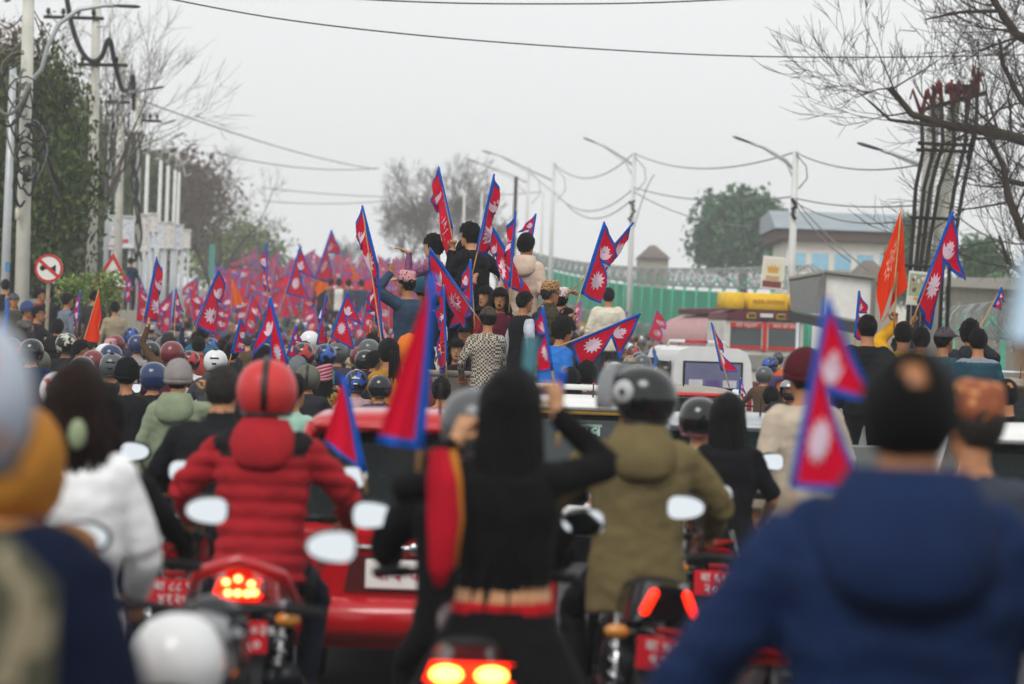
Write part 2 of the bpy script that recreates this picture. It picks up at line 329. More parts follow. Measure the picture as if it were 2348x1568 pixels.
def arm(e, base, pts, r, D, m=GALV, head=True, name='arm'):
    P_ = [at(x, y, D) - base for x, y in pts]; mb = MB(); mb.tube(P_, r, 8); mb.build(name, m, e, True)
    if head:
        d = (P_[-1] - P_[-2]).normalized(); p = P_[-1]; mb = MB(); l = 0.55
        mb.tube([p - d*0.05, p + d*0.12, p + d*l*0.8, p + d*l], [0.04, 0.09, 0.1, 0.05], 8, 0, True, 0.4); mb.build('lamp_head', LAMPD, e, True)
def crossarm(e, base, x0, x1, y, D, tilt=6, ins=3):
    a, b = at(x0, y - tilt/2, D) - base, at(x1, y + tilt/2, D) - base; a.y -= 0.15; b.y -= 0.15
    mb = MB(); mb.tube([a, b], 0.05, 4); c = mb.build('cross_arm', DARKM, e)
    for k in range(ins):
        p = a.lerp(b, (k + 0.3)/ins); mb = MB(); mb.tube([p, p + V((0, 0, 0.1)), p + V((0, 0, 0.12)), p + V((0, 0, 0.25))], [0.03, 0.03, 0.07, 0.05], 8); mb.build('insulator', BLACKP, e, True)
def cable(pts, r, label=None, D=60, sag=0, m=WIRE, name='cable', n=16, parent=None, base=V((0, 0, 0)), group=None):
    P_ = [at(x, y, d) for x, y, d in pts] ; out = []
    if len(P_) == 2: out = [P_[0].lerp(P_[1], t/n) - V((0, 0, 4*sag*(t/n)*(1 - t/n))) for t in range(n+1)]
    else:
        for i in range(len(P_)-1):
            p0, p1, p2, p3 = P_[max(i-1, 0)], P_[i], P_[i+1], P_[min(i+2, len(P_)-1)]
            for t in range(6): u = t/6; out.append(0.5*((2*p1) + (p2-p0)*u + (2*p0 - 5*p1 + 4*p2 - p3)*u*u + (3*p1 - p0 - 3*p2 + p3)*u**3))
        out.append(P_[-1])
    mb = MB(); mb.tube([p - base for p in out], r, 5); o = mb.build(name, m, parent, True)
    if parent is None: tag(o, label, 'cable', group)
    return o
e1, b1, t1 = pole(67, -70, 60, 0.12, 'concrete utility pole wrapped in tangled black cables beside the no horn sign', pxb=50, rb=0.17)
crossarm(e1, b1, 20, 110, -20, 60)
rr = random.Random(9)
for q in range(22):
    y0 = rr.uniform(110, 400); y1 = y0 + rr.uniform(20, 150); w_ = rr.choice((-1, 1, 1))*rr.uniform(14, 60); xc = 60 - (y0 - 150)*0.016
    cable([(xc + rr.uniform(-6, 6), y0, 59.75), (xc + w_*0.6, y0 + (y1-y0)*0.1, 59.6), (xc + w_, y0 + (y1-y0)*0.55, 59.55), (xc + w_*0.5, y1 + 12, 59.6), (xc + rr.uniform(-8, 8), y1, 59.75)], rr.uniform(0.012, 0.03), parent=e1, base=b1, name='cable_loop', m=WIRE if q % 3 else WIREG)
mb = MB(); mb.box(at(62, 398, 59.7) - b1, (0.17, 0.16, 0.36), 0, 0.03); mb.build('junction_box', BLACKP, e1, True)
mb = MB(); mb.box(at(41, 490, 59.7) - b1, (0.1, 0.12, 0.26), 0, 0.02); mb.build('meter_box', mat('meter_cream', 'cfc9b4'), e1, True)
e0, b0, t0_ = pole(30, 155, 61, 0.075, 'slim grey street lamp post with curved arm beside the tangled utility pole', 'street_lamp', GALV, pxb=10, rb=0.11)
arm(e0, b0, [(29, 170), (60, 200), (96, 158), (108, 110), (135, 55), (180, 22), (240, 12), (262, 13)], 0.05, 60.5)
e2, b2, t2 = pole(222, -20, 80, 0.12, 'concrete utility pole with two cross arms and looping black cable', pxb=208, rb=0.17)
crossarm(e2, b2, 102, 240, 42, 80, 4, 4); crossarm(e2, b2, 180, 295, 150, 80, 2, 3)
arm(e2, b2, [(222, 62), (252, 60), (252, 85)], 0.03, 79.8, head=False, name='bracket')
cable([(150, -20, 79), (165, 60, 79), (185, 115, 79), (208, 140, 79), (232, 132, 79), (250, 90, 79), (262, 140, 80), (280, 205, 84), (298, 200, 88), (305, 175, 88), (306, 250, 90)], 0.075, parent=e2, base=b2, name='feeder_cable')
e3, b3, t3 = pole(280, 122, 92, 0.11, 'concrete utility pole with bracket standing behind the triangular warning sign', pxb=268, rb=0.16)
crossarm(e3, b3, 245, 300, 235, 92, 2, 2); arm(e3, b3, [(280, 165), (308, 163), (308, 180)], 0.03, 91.8, head=False, name='bracket')
e4, b4, t4 = pole(318, 218, 102, 0.10, 'dark cable covered utility pole beside the white hoardings', pxb=310, rb=0.14)
crossarm(e4, b4, 325, 372, 278, 102, 2, 3)
for s in range(5):
    rr = random.Random(50 + s); cable([(312 + rr.uniform(-16, 14), 300 + 60*k, 101.6) for k in range(6)], 0.04, parent=e4, base=b4, name='cable_coil')
el, bl, tl = pole(252, 330, 86, 0.06, 'street lamp with curved arm beside the looping black cable', 'street_lamp', GALV, rb=0.09)
arm(el, bl, [(252, 330), (256, 280), (272, 235), (300, 212), (335, 206)], 0.05, 86)
for i, (px, py, D, hx, hy) in enumerate([(339, 355, 108, 372, 285), (369, 368, 116, 395, 318), (386, 380, 123, 412, 350), (402, 390, 130, 428, 372), (411, 395, 136, 440, 398)]):
    e, b, t = pole(px, py, D, 0.07, ['white lamp post nearest the hoardings', 'white lamp post second from the hoardings', 'white lamp post third along the pavement', 'white lamp post fourth along the pavement', 'white lamp post at the far end of the pavement row'][i], 'street_lamp', WPOST, rb=0.1)
    arm(e, b, [(px, py), (px + 4, py - 30), (px + 14, hy + 6), (hx, hy)], 0.04, D)
# right-hand lamps over the street
RL = [(2153, 362, 62, [(2153, 400), (2100, 372), (2040, 350), (2020, 344)], 'white street lamp with arm beside the twin cable poles'), (1824, 345, 80, [(1822, 392), (1800, 366), (1750, 338), (1722, 328)], 'white street lamp carrying the crown banner'),
      (1454, 350, 119, [(1452, 380), (1430, 362), (1385, 335), (1365, 327)], 'white street lamp rising from the green fence'), (1270, 372, 150, [(1269, 415), (1215, 390), (1150, 358), (1128, 352)], 'white street lamp behind the beige hoodie man'), (1212, 380, 165, [(1211, 420), (1170, 400), (1110, 378), (1092, 372)], 'faint white street lamp beside the dark bare pole')]
LEN = {}
for px, py, D, pts, lab in RL:
    e, b, t = pole(px, py, D, 0.085, lab, 'street_lamp', WPOST, rb=0.14); arm(e, b, pts, 0.045, D); LEN[px] = (e, b)
    arm(e, b, [(pts[0][0], pts[0][1] + 28), (pts[1][0] + 4, pts[1][1] + 10), (pts[2][0], pts[2][1] + 2)], 0.022, D, head=False, name='brace')
    arm(e, b, [(px + 2, py + 10), (px + 24, py + 36), (px + 26, py + 64), (px + 6, py + 88)], 0.018, D - 0.1, WIREG, head=False, name='loose_cable')
    if D < 130:
        rr = random.Random(int(D)); arm(e, b, [(px - 6 + rr.uniform(-9, 9), py + 110 + 6*k) for k in range(9)], 0.05, D - 0.15, WIRE, head=False, name='cable_coil')
e, b, t = pole(1183, 405, 140, 0.09, 'dark bare pole behind the crowded truck', m=mat('rust_dark', '3c302c', rough=0.9)); 
for (px, D) in ((1065, 180), (1105, 190), (1245, 178)):
    pole(px, 440, D, 0.07, {1065: 'thin pale pole among the bare trees', 1105: 'thin pale pole behind the tall black jacket man', 1245: 'thin pale pole behind the leaning flag'}[px], m=WPOST)
# twin concrete poles with black power cables
ee = empty('cable_pole', gat(2120, 760, 58), 0, 'twin leaning concrete poles carrying thick black power cables with red ends', 'pole'); eb = ee.location.copy()
for xt, yt, xb in ((2146, 225, 2085), (2190, 215, 2128)):
    t = at(xt, yt, 58); m_ = at(xb + 20, 622, 58); d = (m_ - t).normalized(); bt = t + d*((t.z - zg(58) + 0.2)/-d.z); mb = MB(); mb.tube([bt - eb, t - eb], [0.19, 0.12], 12); mb.build('shaft', CONC, ee, True)
REDT = mat('cable_red', '7e2a2a', rough=0.6)
for i, (x0, y0, x1) in enumerate([(2112, 262, 2086), (2138, 250, 2098), (2158, 238, 2108), (2184, 240, 2120), (2216, 236, 2160), (2240, 210, 2176)]):
    pts = [at(x0, y0, 57.6), at(x0 + 1 - (4 if i > 3 else -2), y0 + 90, 57.6), at((x0 + x1)/2, 430, 57.6), at(x1, 622, 57.6), at(x1 - 8, 800, 57.6)]; mb = MB(); mb.tube([p - eb for p in pts], 0.042, 8); mb.build('power_cable', WIRE, ee, True)
    for k in range(3):
        rr = random.Random(i*5 + k); d = rr.uniform(-26, 18); mb = MB(); mb.tube([at(x0, y0, 57.6) - eb, at(x0 + d*0.4, y0 - 22, 57.5) - eb, at(x0 + d, y0 - 40 - rr.uniform(0, 20), 57.4) - eb, at(x0 + d*1.3, y0 - 34, 57.4) - eb], [0.045, 0.035, 0.028, 0.022], 6); mb.build('cable_end', REDT, ee, True)
for y, x0, x1 in ((330, 2104, 2232), (345, 2100, 2225), (500, 2085, 2195), (610, 2070, 2160)):
    mb = MB(); mb.tube([at(x0, y - 2, 57.5) - eb, at(x1, y + 3, 57.5) - eb], 0.035, 4); mb.build('clamp_bar', DARKM, ee)
mb = MB(); mb.tube([at(2120, 250, 57.8) - eb, at(2262, 212, 57.8) - eb], 0.05, 5); mb.box(at(2205, 205, 57.8) - eb, (0.7, 0.3, 0.2), 0, 0.03); mb.build('cross_arm', DARKM, ee)
# wires across the street
cable([(330, -14, 45), (620, 40, 45), (940, 79, 46), (1300, 108, 48), (1680, 128, 50), (2060, 131, 52), (2420, 124, 54)], 0.012, 'thin black wire sagging right across the street under the sky'); cable([(700, -8, 45), (1000, 6, 45), (1250, 9, 45), (1500, 6, 45), (1800, -8, 45)], 0.012, 'thin black wire highest of all, nearly straight across the sky')
for i, (a, b, s, lab) in enumerate([((318, 228, 102), (860, 388, 180), 0.3, 'grey wire running from the dark cable covered pole to the bare trees'), ((490, 350, 140), (870, 385, 185), 0.4, 'grey wire from the bare leaning tree to the far bare trees'), ((600, 430, 190), (1240, 440, 190), 0.5, 'faint wire in front of the bare trees'), ((600, 460, 190), (1000, 445, 190), 0.4, 'faint lower wire in front of the bare trees'),
        ((1270, 375, 150), (1452, 352, 119), 0.9, 'sagging wire between the beige hoodie lamp and the fence lamp'), ((1454, 352, 119), (1824, 348, 80), 0.55, 'sagging wire between the fence lamp and the crown banner lamp'), ((1824, 350, 80), (2120, 375, 60), 0.28, 'sagging wire between the crown banner lamp and the twin cable poles'),
        ((1454, 430, 119), (1824, 450, 80), 0.3, 'lower wire between the fence lamp and the crown banner lamp'), ((1454, 440, 119), (1720, 520, 95), 0.3, 'wire dropping from the fence lamp towards the round tree'), ((1454, 452, 119), (1300, 470, 150), 0.8, 'wire hanging left of the fence lamp'), ((1270, 440, 150), (1454, 430, 119), 1.0, 'low sagging wire between the pale posts'),
        ((1824, 455, 80), (2110, 470, 60), 0.12, 'nearly straight wire behind the orange flag'), ((1824, 465, 80), (2105, 500, 60), 0.3, 'lower sagging wire behind the orange flag'), ((1824, 460, 80), (1990, 620, 66), 0.1, 'wire slanting down to the white panel'), ((1824, 470, 80), (1950, 600, 70), 0.15, 'second wire slanting down to the white panel'), ((2170, 470, 58), (2347, 560, 52), 0.2, 'wire from the twin poles down to the right'), ((1500, 400, 119), (1454, 520, 118), -0.3, 'short loop of wire on the fence lamp')]):
    cable([a, b], 0.011 + 0.00009*max(a[2], b[2]), lab, sag=s, m=WIREG, name='cable')
CLAB = ['thick grey cable bundle sagging into the tangled utility pole', 'second black bundle just below the thick grey bundle at the tangled pole', 'thin black wire reaching the top of the tangled pole', 'thin grey wire reaching the tangled pole under its cross arm', 'thin black wire reaching the tangled pole above the coils', 'thickest black cable hanging low between the tangled pole and the cross arm pole', 'grey cable looping under the thickest black cable', 'topmost thin wire from the tangled pole to the cross arm pole', 'thin black wire second from the top between those two poles', 'thin grey wire third from the top between those two poles', 'thin black wire steeply slanting to the cross arm pole', 'thick black cable sagging from the cross arm pole to the bracket pole', 'slim grey wire from the cross arm pole to the bracket pole', 'black cable from the bracket pole to the dark cable covered pole', 'deepest sagging thin wire below the thickest black cable', 'short grey wire from the lamp arm to the upper cross arm']
for i, (a, b, s, r) in enumerate([((-10, 240, 59), (70, 190, 59), 0.4, 0.04), ((-10, 260, 58), (70, 200, 59.5), 0.5, 0.03), ((-10, 40, 60), (60, 20, 60), 0.3, 0.015), ((-10, 100, 60), (70, 60, 60), 0.3, 0.015), ((-10, 150, 60), (66, 120, 60), 0.2, 0.015), ((85, 280, 60), (215, 370, 80), 1.2, 0.06), ((90, 300, 60), (212, 380, 80), 1.4, 0.03), ((75, 20, 60), (215, 160, 80), 0.3, 0.014), ((80, 40, 60), (215, 230, 80), 0.5, 0.014), ((70, 60, 60), (215, 280, 80), 0.9, 0.014), ((82, 90, 60), (214, 330, 80), 0.6, 0.014), ((222, 380, 80), (275, 390, 92), 1.0, 0.06), ((222, 300, 80), (276, 330, 92), 0.7, 0.02), ((276, 300, 92), (314, 320, 102), 0.7, 0.03), ((84, 330, 60), (212, 400, 80), 2.0, 0.014), ((110, 20, 60), (150, 42, 80), 0.2, 0.014)]):
    cable([a, b], r, CLAB[i], sag=s, name='cable', m=WIRE if i % 3 else WIREG)
# ------------------------------------------------------------------ signs, boards, cabinet
SREF = mat('sign_red', 'c2302c', rough=0.4); SWH = mat('sign_white', 'e3e1da', rough=0.4, var=0.05); SBL = mat('sign_black', '1d1d1f', rough=0.5)
D = 50; c = at(112, 615, D); r = 0.248; e = empty('traffic_sign', V((c.x - 0.02, D, zg(D) + 0.14)), 0, 'round no horn traffic sign with red ring and slash on a post', 'sign'); eb = e.location.copy()
mb = MB(); mb.tube([V((0, 0.02, -0.1)), c - eb + V((0, 0.03, 0.2))], 0.035, 8); mb.build('post', mat('post_rust', '8a7f6e', rough=0.8, var=0.3), e, True)
cc = c - eb; disc = lambda rr, y, n=40: [cc + V((rr*math.cos(2*math.pi*i/n), y, rr*math.sin(2*math.pi*i/n))) for i in range(n)]
mb = MB(); mb.rings([disc(r, -0.02), disc(r, 0.0)]); mb.build('plate', SWH, e)
mb = MB(); mb.rings([disc(r, -0.026), disc(r*0.83, -0.026)], 0, False); mb.build('ring', SREF, e)
mb = MB(); rt_ = Matrix.Rotation(R(40), 3, 'Y'); mb.box(cc + V((0, -0.029, 0)), (r*1.75, 0.004, 0.055), 0, 0, rt_); mb.build('slash', SREF, e)
mb = MB(); mb.ell(cc + V((-0.11, -0.023, 0.0)), (0.045, 0.004, 0.05), 12, 6); mb.prism([(-0.1, -0.016), (0.05, -0.016), (0.11, -0.06), (0.125, -0.06), (0.125, 0.06), (0.11, 0.06), (0.05, 0.016), (-0.1, 0.016)], -0.026, -0.022); mb.v = [tuple(V(p) + (cc if i >= len(mb.v) - 16 else V())) for i, p in enumerate(mb.v)]; mb.build('horn_symbol', SBL, e)
D = 62; c = at(258, 634, D); e = empty('traffic_sign', V((c.x, D, zg(D) + 0.14)), 0, 'triangular red and white warning sign half hidden by leaves', 'sign'); eb = e.location.copy(); cc = c - eb
mb = MB(); mb.tube([V((0, 0.02, -0.1)), cc + V((0, 0.03, 0.3))], 0.035, 8); mb.build('post', GALV, e, True)
tri = lambda k, y: [cc + V((x*k, y, z*k - 0.02)) for x, z in ((-0.47, -0.27), (0.47, -0.27), (0.0, 0.54))]
mb = MB(); mb.rings([tri(1, -0.02), tri(1, 0)]); mb.build('plate', SWH, e); mb = MB(); mb.rings([tri(1, -0.026), tri(0.72, -0.026)], 0, False); mb.build('border', SREF, e); mb = MB(); mb.tube([cc + V((0.02, -0.024, -0.15)), cc + V((-0.02, -0.024, 0.0)), cc + V((0.03, -0.024, 0.13))], 0.025, 5, 0, True, 0.2); mb.build('symbol', SBL, e)
for px, D, wd, s, lab in ((235, 61, 90, 70, 'leafy roadside shrub in front of the triangular warning sign'), (175, 58, 60, 71, 'leafy green shrub between the no horn sign and the concrete pole'), (255, 60.5, 26, 72, 'thin sprig of leaves across the triangular warning sign')):
    b = gat(px, 700, D) + V((0, 0, 0.13)); k = D/FPX; leafy_tree(b, lab, [(at(px, 660, D), (wd*0.6*k, wd*0.5*k, 36*k), 10 if wd < 50 else 24), (at(px, 690, D), (wd*0.5*k, wd*0.5*k, 30*k), 10)], 0.12, LEAFY, s, 0.03, cl=0.12, nper=22, aspect=0.35, name='shrub')['category'] = 'shrub'
D = 66; c = at(55, 640, D); e = empty('switch_cabinet', V((c.x, D, zg(D) + 0.14)), 0, 'grey electrical cabinet on the pavement behind the tangled utility pole', 'cabinet'); mb = MB(); mb.box((0, 0, 1.0), (0.75, 0.5, 2.4), 0, 0.02); mb.build('body', mat('cabinet_grey', '7f878b', rough=0.5), e); mb = MB(); mb.box((0, -0.255, 1.9), (0.12, 0.01, 0.18), 0, 0.002); mb.build('notice', SWH, e); mb = MB(); mb.box((0, -0.255, 1.0), (0.7, 0.012, 1.4), 0, 0.004); mb.build('door', mat('cabinet_grey2', '78818a', rough=0.5), e)
PR1 = mat('print_white', 'd9dade', rough=0.6, var=0.1, scale=3, pattern='dots', col2='9aa7c8', pscale=9); PR2 = mat('print_cream', 'dcd8d2', rough=0.6, var=0.1, scale=3, pattern='dots', col2='b5a9a0', pscale=11); PRR = mat('print_red', 'c0504c', rough=0.6)
for i, (x0, x1, y0, y1, D, m, lab) in enumerate([(240, 275, 540, 570, 96, PR1, 'small white hoarding with red stripe behind the third pole'), (250, 308, 497, 566, 98, PR1, 'white hoarding with blue print beside the cable covered pole'), (318, 342, 492, 575, 104, PR2, 'tall cream hoarding next to the cable covered pole'), (341, 362, 490, 530, 108, PR2, 'cream hoarding above the row of white boards'), (344, 378, 510, 567, 112, PR1, 'first white board in the row under the lamp posts'), (376, 400, 510, 568, 118, PR2, 'second white board in the row under the lamp posts'), (398, 420, 516, 570, 124, PR1, 'third white board in the row under the lamp posts'), (418, 436, 527, 568, 130, PR2, 'last small board in the row under the lamp posts')]):
    a, b = at(x0, y1, D), at(x1, y0, D); e = empty('hoarding', V(((a.x+b.x)/2, D, zg(D) + 0.14)), 0, lab, 'hoarding'); w_, h_ = b.x - a.x, b.z - a.z; zc = (a.z+b.z)/2 - e.location.z
    mb = MB(); mb.box((0, 0, zc), (w_, 0.08, h_), 0, 0); mb.build('panel', m, e); mb = MB(); k = 0.05
    for q in ((0, zc + h_/2, w_ + 2*k, k), (0, zc - h_/2, w_ + 2*k, k)): mb.box((q[0], -0.02, q[1]), (q[2], 0.14, q[3]))
    for q in (-1, 1): mb.box((q*w_/2, -0.02, zc), (k, 0.14, h_ - k))
    mb.build('frame', WPOST, e)
    for q in (-0.35, 0.35): mb = MB(); mb.tube([V((q*w_, 0.03, -0.1)), V((q*w_, 0.03, zc - h_/2))], 0.05, 6); mb.build('leg', GALV, e, True)
    if i in (0, 1): mb = MB(); mb.box((0, -0.045, zc - h_*0.3), (w_*0.6, 0.01, h_*0.12)); mb.build('print_stripe', PRR, e)
a = gat(485, 620, 125); e = empty('sign_board', a, 0, 'narrow upright teal board beyond the hoardings', 'sign'); top = at(485, 560, 125).z - a.z; mb = MB(); mb.box((0, 0, top - 0.75), (0.26, 0.08, 1.5), 0, 0.01); mb.build('panel', mat('teal_board', '4f8f86', rough=0.6), e); mb = MB(); mb.tube([V((0, 0.06, -0.1)), V((0, 0.06, top - 0.1))], 0.04, 6); mb.build('post', GALV, e, True)
# low wall with hedge behind the left pavement
e = tag(empty('boundary_wall', (0, 0, 0)), 'low brown boundary wall behind the left pavement crowd', 'wall'); mb = MB(); pts = [60, 80, 100, 120, 140, 160]
for y0, y1 in zip(pts, pts[1:]):
    mb.add([(road_x(y, -7.5 + dx), y, zg(y) + z) for y in (y0, y1) for dx, z in ((0, 0), (0, 2.0), (-0.25, 2.0), (-0.25, 0))], [(0, 4, 5, 1), (1, 5, 6, 2), (2, 6, 7, 3)])
mb.build('masonry', mat('wall_brown', '5d5348', rough=0.9, var=0.3, scale=1.2, bump=0.4, bscale=6), e)
# ------------------------------------------------------------------ green fence with razor wire on the right
GREEN = mat('fence_green', '3c9a7a', rough=0.55, var=0.14, scale=1.1); GPOST = mat('fence_post', '4fb595', rough=0.5); YEL = mat('wall_yellow', 'd9a23a', rough=0.8, var=0.14, scale=1.2, bump=0.2); WASH = mat('wall_wash', 'b9b4a6', rough=0.9, var=0.2, scale=1.5); RAZ = mat('razor_wire', '8f9592', rough=0.5, metal=0.5)
fe = tag(empty('fence', (0, 0, 0)), 'green corrugated steel fence with coils of razor wire on a yellow wall', 'fence'); SP = 3.5; y = 84.0; k = 0
panel_me = {}
while y < 192:
    y1 = y + SP; x0, x1 = road_x(y, 15.0), road_x(y1, 15.0); z0, z1 = zg(y), zg(y1); mb = MB(); n = 22; vs = []
    for i in range(n + 1):
        t = i/n; xx = x0 + (x1-x0)*t + (0.035 if i % 2 else -0.035); yy = y + SP*t; zz = z0 + (z1-z0)*t; vs += [(xx, yy, zz + 1.02), (xx, yy, zz + 3.25)]
    mb.add(vs, [(2*i, 2*i+2, 2*i+3, 2*i+1) for i in range(n)]); mb.build('panel', GREEN, fe)
    mb = MB(); b0_ = V((x0 - 0.06, y, z0)); mb.tube([b0_ + V((0, 0, 0.9)), b0_ + V((0, 0, 3.35))], 0.05, 6); mb.tube([b0_ + V((0, 0, 3.3)), b0_ + V((-0.28, 0, 3.72))], 0.03, 5); mb.tube([b0_ + V((0, 0, 3.3)), b0_ + V((0.28, 0, 3.72))], 0.035, 5); mb.build('post', GPOST, fe, True)
    for nm, ox, zc_, rc in (('razor_coil', -0.05, 3.75, 0.36), ('lower_razor_coil', -0.45, 1.38, 0.33)):
        mb = MB(); turns = 6; m_ = turns*14; pts = []
        for i in range(m_ + 1):
            t = i/m_; a = 2*math.pi*turns*t; yy = y + SP*(0.08 + 0.84*t); pts.append(V((road_x(yy, 15.0 + ox) + rc*math.cos(a), yy, zg(yy) + zc_ + rc*math.sin(a))))
        mb.tube(pts, 0.02, 3, 0, False); mb.build(nm, RAZ, fe)
    mb = MB(); mb.add([(road_x(yy, 14.75 + dx), yy, zg(yy) + zz) for yy in (y, y1 - 0.02) for dx, zz in ((-0.2, 0), (-0.2, 1.02), (0.2, 1.02), (0.2, 0))], [(0, 4, 5, 1), (1, 5, 6, 2), (0, 1, 2, 3)]); mb.build('wall_bay', YEL if k % 3 != 1 else WASH, fe)
    y += SP; k += 1
fe2 = tag(empty('fence', (0, 0, 0)), 'green Y shaped fence posts with razor wire in front of the long beige building', 'fence'); prev = None
for i, (px, D) in enumerate(((2120, 78), (2185, 70), (2243, 63), (2300, 57), (2370, 51))):
    b0_ = gat(px, 760, D); t_ = at(px, 768, D); hh = max(t_.z - b0_.z, 1.5); mb = MB(); mb.tube([b0_ - V((0, 0, 0.1)), b0_ + V((0, 0, hh))], 0.05, 6); mb.tube([b0_ + V((0, 0, hh)), b0_ + V((-0.35, 0, hh + 0.42))], 0.04, 5); mb.tube([b0_ + V((0, 0, hh)), b0_ + V((0.35, 0, hh + 0.42))], 0.04, 5); mb.build('post', GPOST, fe2, True)
    cur = b0_ + V((0, 0, hh + 0.3))
    if prev:
        mb = MB(); turns = 12; m_ = turns*12; mb.tube([prev.lerp(cur, j/m_) + V((0.4*math.cos(2*math.pi*turns*j/m_), 0, 0.4*math.sin(2*math.pi*turns*j/m_))) for j in range(m_+1)], 0.012, 3, 0, False); mb.build('razor_coil', RAZ, fe2)
        mb = MB(); a_, c_ = pb, b0_; mb.add([a_, c_, c_ + V((0, 0, 1.2)), a_ + V((0, 0, 1.2))], [(0, 1, 2, 3)]); mb.build('mesh_panel', mat('hedge_panel', '5d6748', rough=0.9, var=0.4, scale=3), fe2)
    prev = cur; pb = b0_.copy()
# ------------------------------------------------------------------ buildings on the right
WALLW = mat('wall_white', 'ebe8e0', rough=0.85, var=0.1, scale=0.6, bump=0.15, bscale=6); WALLB = mat('wall_beige', 'a8a294', rough=0.9, var=0.16, scale=0.5, bump=0.2, bscale=5); ROOFG = mat('roof_metal', '8d9aa0', rough=0.5, var=0.12, scale=0.8); FASC = mat('fascia_brown', '5b4a44', rough=0.8); WINB = mat('window_blue', '8cc9e6', rough=0.15, spec=0.7); WIND = mat('window_dark', '2f3436', rough=0.15, spec=0.7); ROOFB = mat('roof_brown', '6b625a', rough=0.85, var=0.2, scale=1)
D = 150; bl_ = at(1800, 640, D); br_ = at(2110, 640, D); w_ = br_.x - bl_.x; e = empty('building', V((bl_.x + w_/2, D, zg(D))), 0, 'white building with blue windows under a wide grey metal roof', 'building'); z0 = e.location.z
zt = at(1950, 556, D).z - z0; mb = MB(); mb.box((0, 4, zt/2), (w_, 8, zt)); mb.build('wall', WALLW, e)
mb = MB(); mb.box((0, 4.0, zt + 0.3), (w_ + 1.0, 9.0, 0.6), 0, 0.03); mb.build('fascia', FASC, e); mb = MB(); mb.xprism([(-0.7, zt + 0.6), (8.6, zt + 0.6), (8.6, zt + 1.5), (3.2, zt + 1.7)], -w_/2 - 0.7, w_/2 + 0.7); mb.build('roof', ROOFG, e)
zb = at(1950, 620, D).z - z0; zw = at(1950, 584, D).z - z0
for i in range(6):
    x = -w_/2 + w_*(i + 0.5)/6; f = MB(); f.box((x, -0.02, (zb+zw)/2), (w_/6*0.74, 0.1, zw - zb + 0.12)); fo = f.build('window', WPOST, e)
    for q in (-1, 1): f = MB(); f.box((x + q*w_/24*0.74*1.0, -0.08, (zb+zw)/2), (w_/12*0.66, 0.03, zw - zb)); f.build('pane', WINB, fo)
D = 118; a, b = at(1950, 645, D), at(2062, 645, D); ap = at(2005, 594, D); e = empty('shed', V((ap.x, D, zg(D))), 0, 'grey hipped shed roof in front of the white building', 'shed'); z0 = e.location.z; w_ = (b.x - a.x)/2; ze = a.z - z0
mb = MB(); mb.box((0, 2, ze/2), (w_*1.8, 4, ze)); mb.build('wall', WALLB, e); mb = MB(); mb.add([(-w_, -0.3, ze), (w_, -0.3, ze), (w_, 4.3, ze), (-w_, 4.3, ze), (-0.2, 2, ap.z - z0), (0.2, 2, ap.z - z0)], [(0, 1, 5, 4), (1, 2, 5), (2, 3, 4, 5), (3, 0, 4)]); mb.build('roof', ROOFB, e)
D = 185; a, b = at(1465, 590, D), at(1540, 590, D); ap = at(1500, 560, D); e = empty('shed', V((ap.x, D, zg(D))), 0, 'dark roofed shed behind the green fence beside the fence lamp', 'shed'); z0 = e.location.z; w_ = (b.x - a.x)/2; ze = a.z - z0
mb = MB(); mb.box((0, 2, ze/2), (w_*1.8, 4, ze)); mb.build('wall', WALLB, e); mb = MB(); mb.add([(-w_, -0.3, ze), (w_, -0.3, ze), (w_, 4.3, ze), (-w_, 4.3, ze), (-0.2, 2, ap.z - z0), (0.2, 2, ap.z - z0)], [(0, 1, 5, 4), (1, 2, 5), (2, 3, 4, 5), (3, 0, 4)]); mb.build('roof', ROOFB, e)
# long beige building, receding
e = empty('building', V((at(2340, 700, 95).x, 95, zg(95))), 0, 'long beige building with a row of small dark windows behind razor wire', 'building'); z0 = e.location.z; L0, L1 = at(2390, 650, 78) - e.location, at(2165, 640, 122) - e.location
for nm, m, z_a, z_b, dx in (('wall', WALLB, -1, 0, 0),):
    zA, zB = at(2390, 668, 78).z - z0, at(2165, 655, 122).z - z0; mb = MB(); mb.add([(L0.x, L0.y, -1), (L1.x, L1.y, -1), (L1.x, L1.y, zB), (L0.x, L0.y, zA), (L0.x + 6, L0.y + 3, -1), (L1.x + 6, L1.y + 3, -1), (L1.x + 6, L1.y + 3, zB), (L0.x + 6, L0.y + 3, zA)], [(0, 1, 2, 3), (1, 5, 6, 2), (4, 0, 3, 7), (5, 4, 7, 6)]); mb.build('wall', m, e)
    mb = MB(); mb.add([(L0.x - 0.5, L0.y - 0.3, zA), (L1.x - 0.5, L1.y + 0.5, zB), (L1.x + 6.5, L1.y + 3, zB), (L0.x + 6.5, L0.y + 3, zA)] + [(L0.x - 0.5, L0.y - 0.3, zA + 0.35), (L1.x - 0.5, L1.y + 0.5, zB + 0.35), (L1.x + 6.5, L1.y + 3, zB + 0.5), (L0.x + 6.5, L0.y + 3, zA + 0.5)], [(0, 1, 2, 3), (4, 5, 6, 7), (0, 1, 5, 4), (1, 2, 6, 5), (3, 0, 4, 7)]); mb.build('roof', mat('roof_slab', 'b7b2a6', rough=0.85), e)
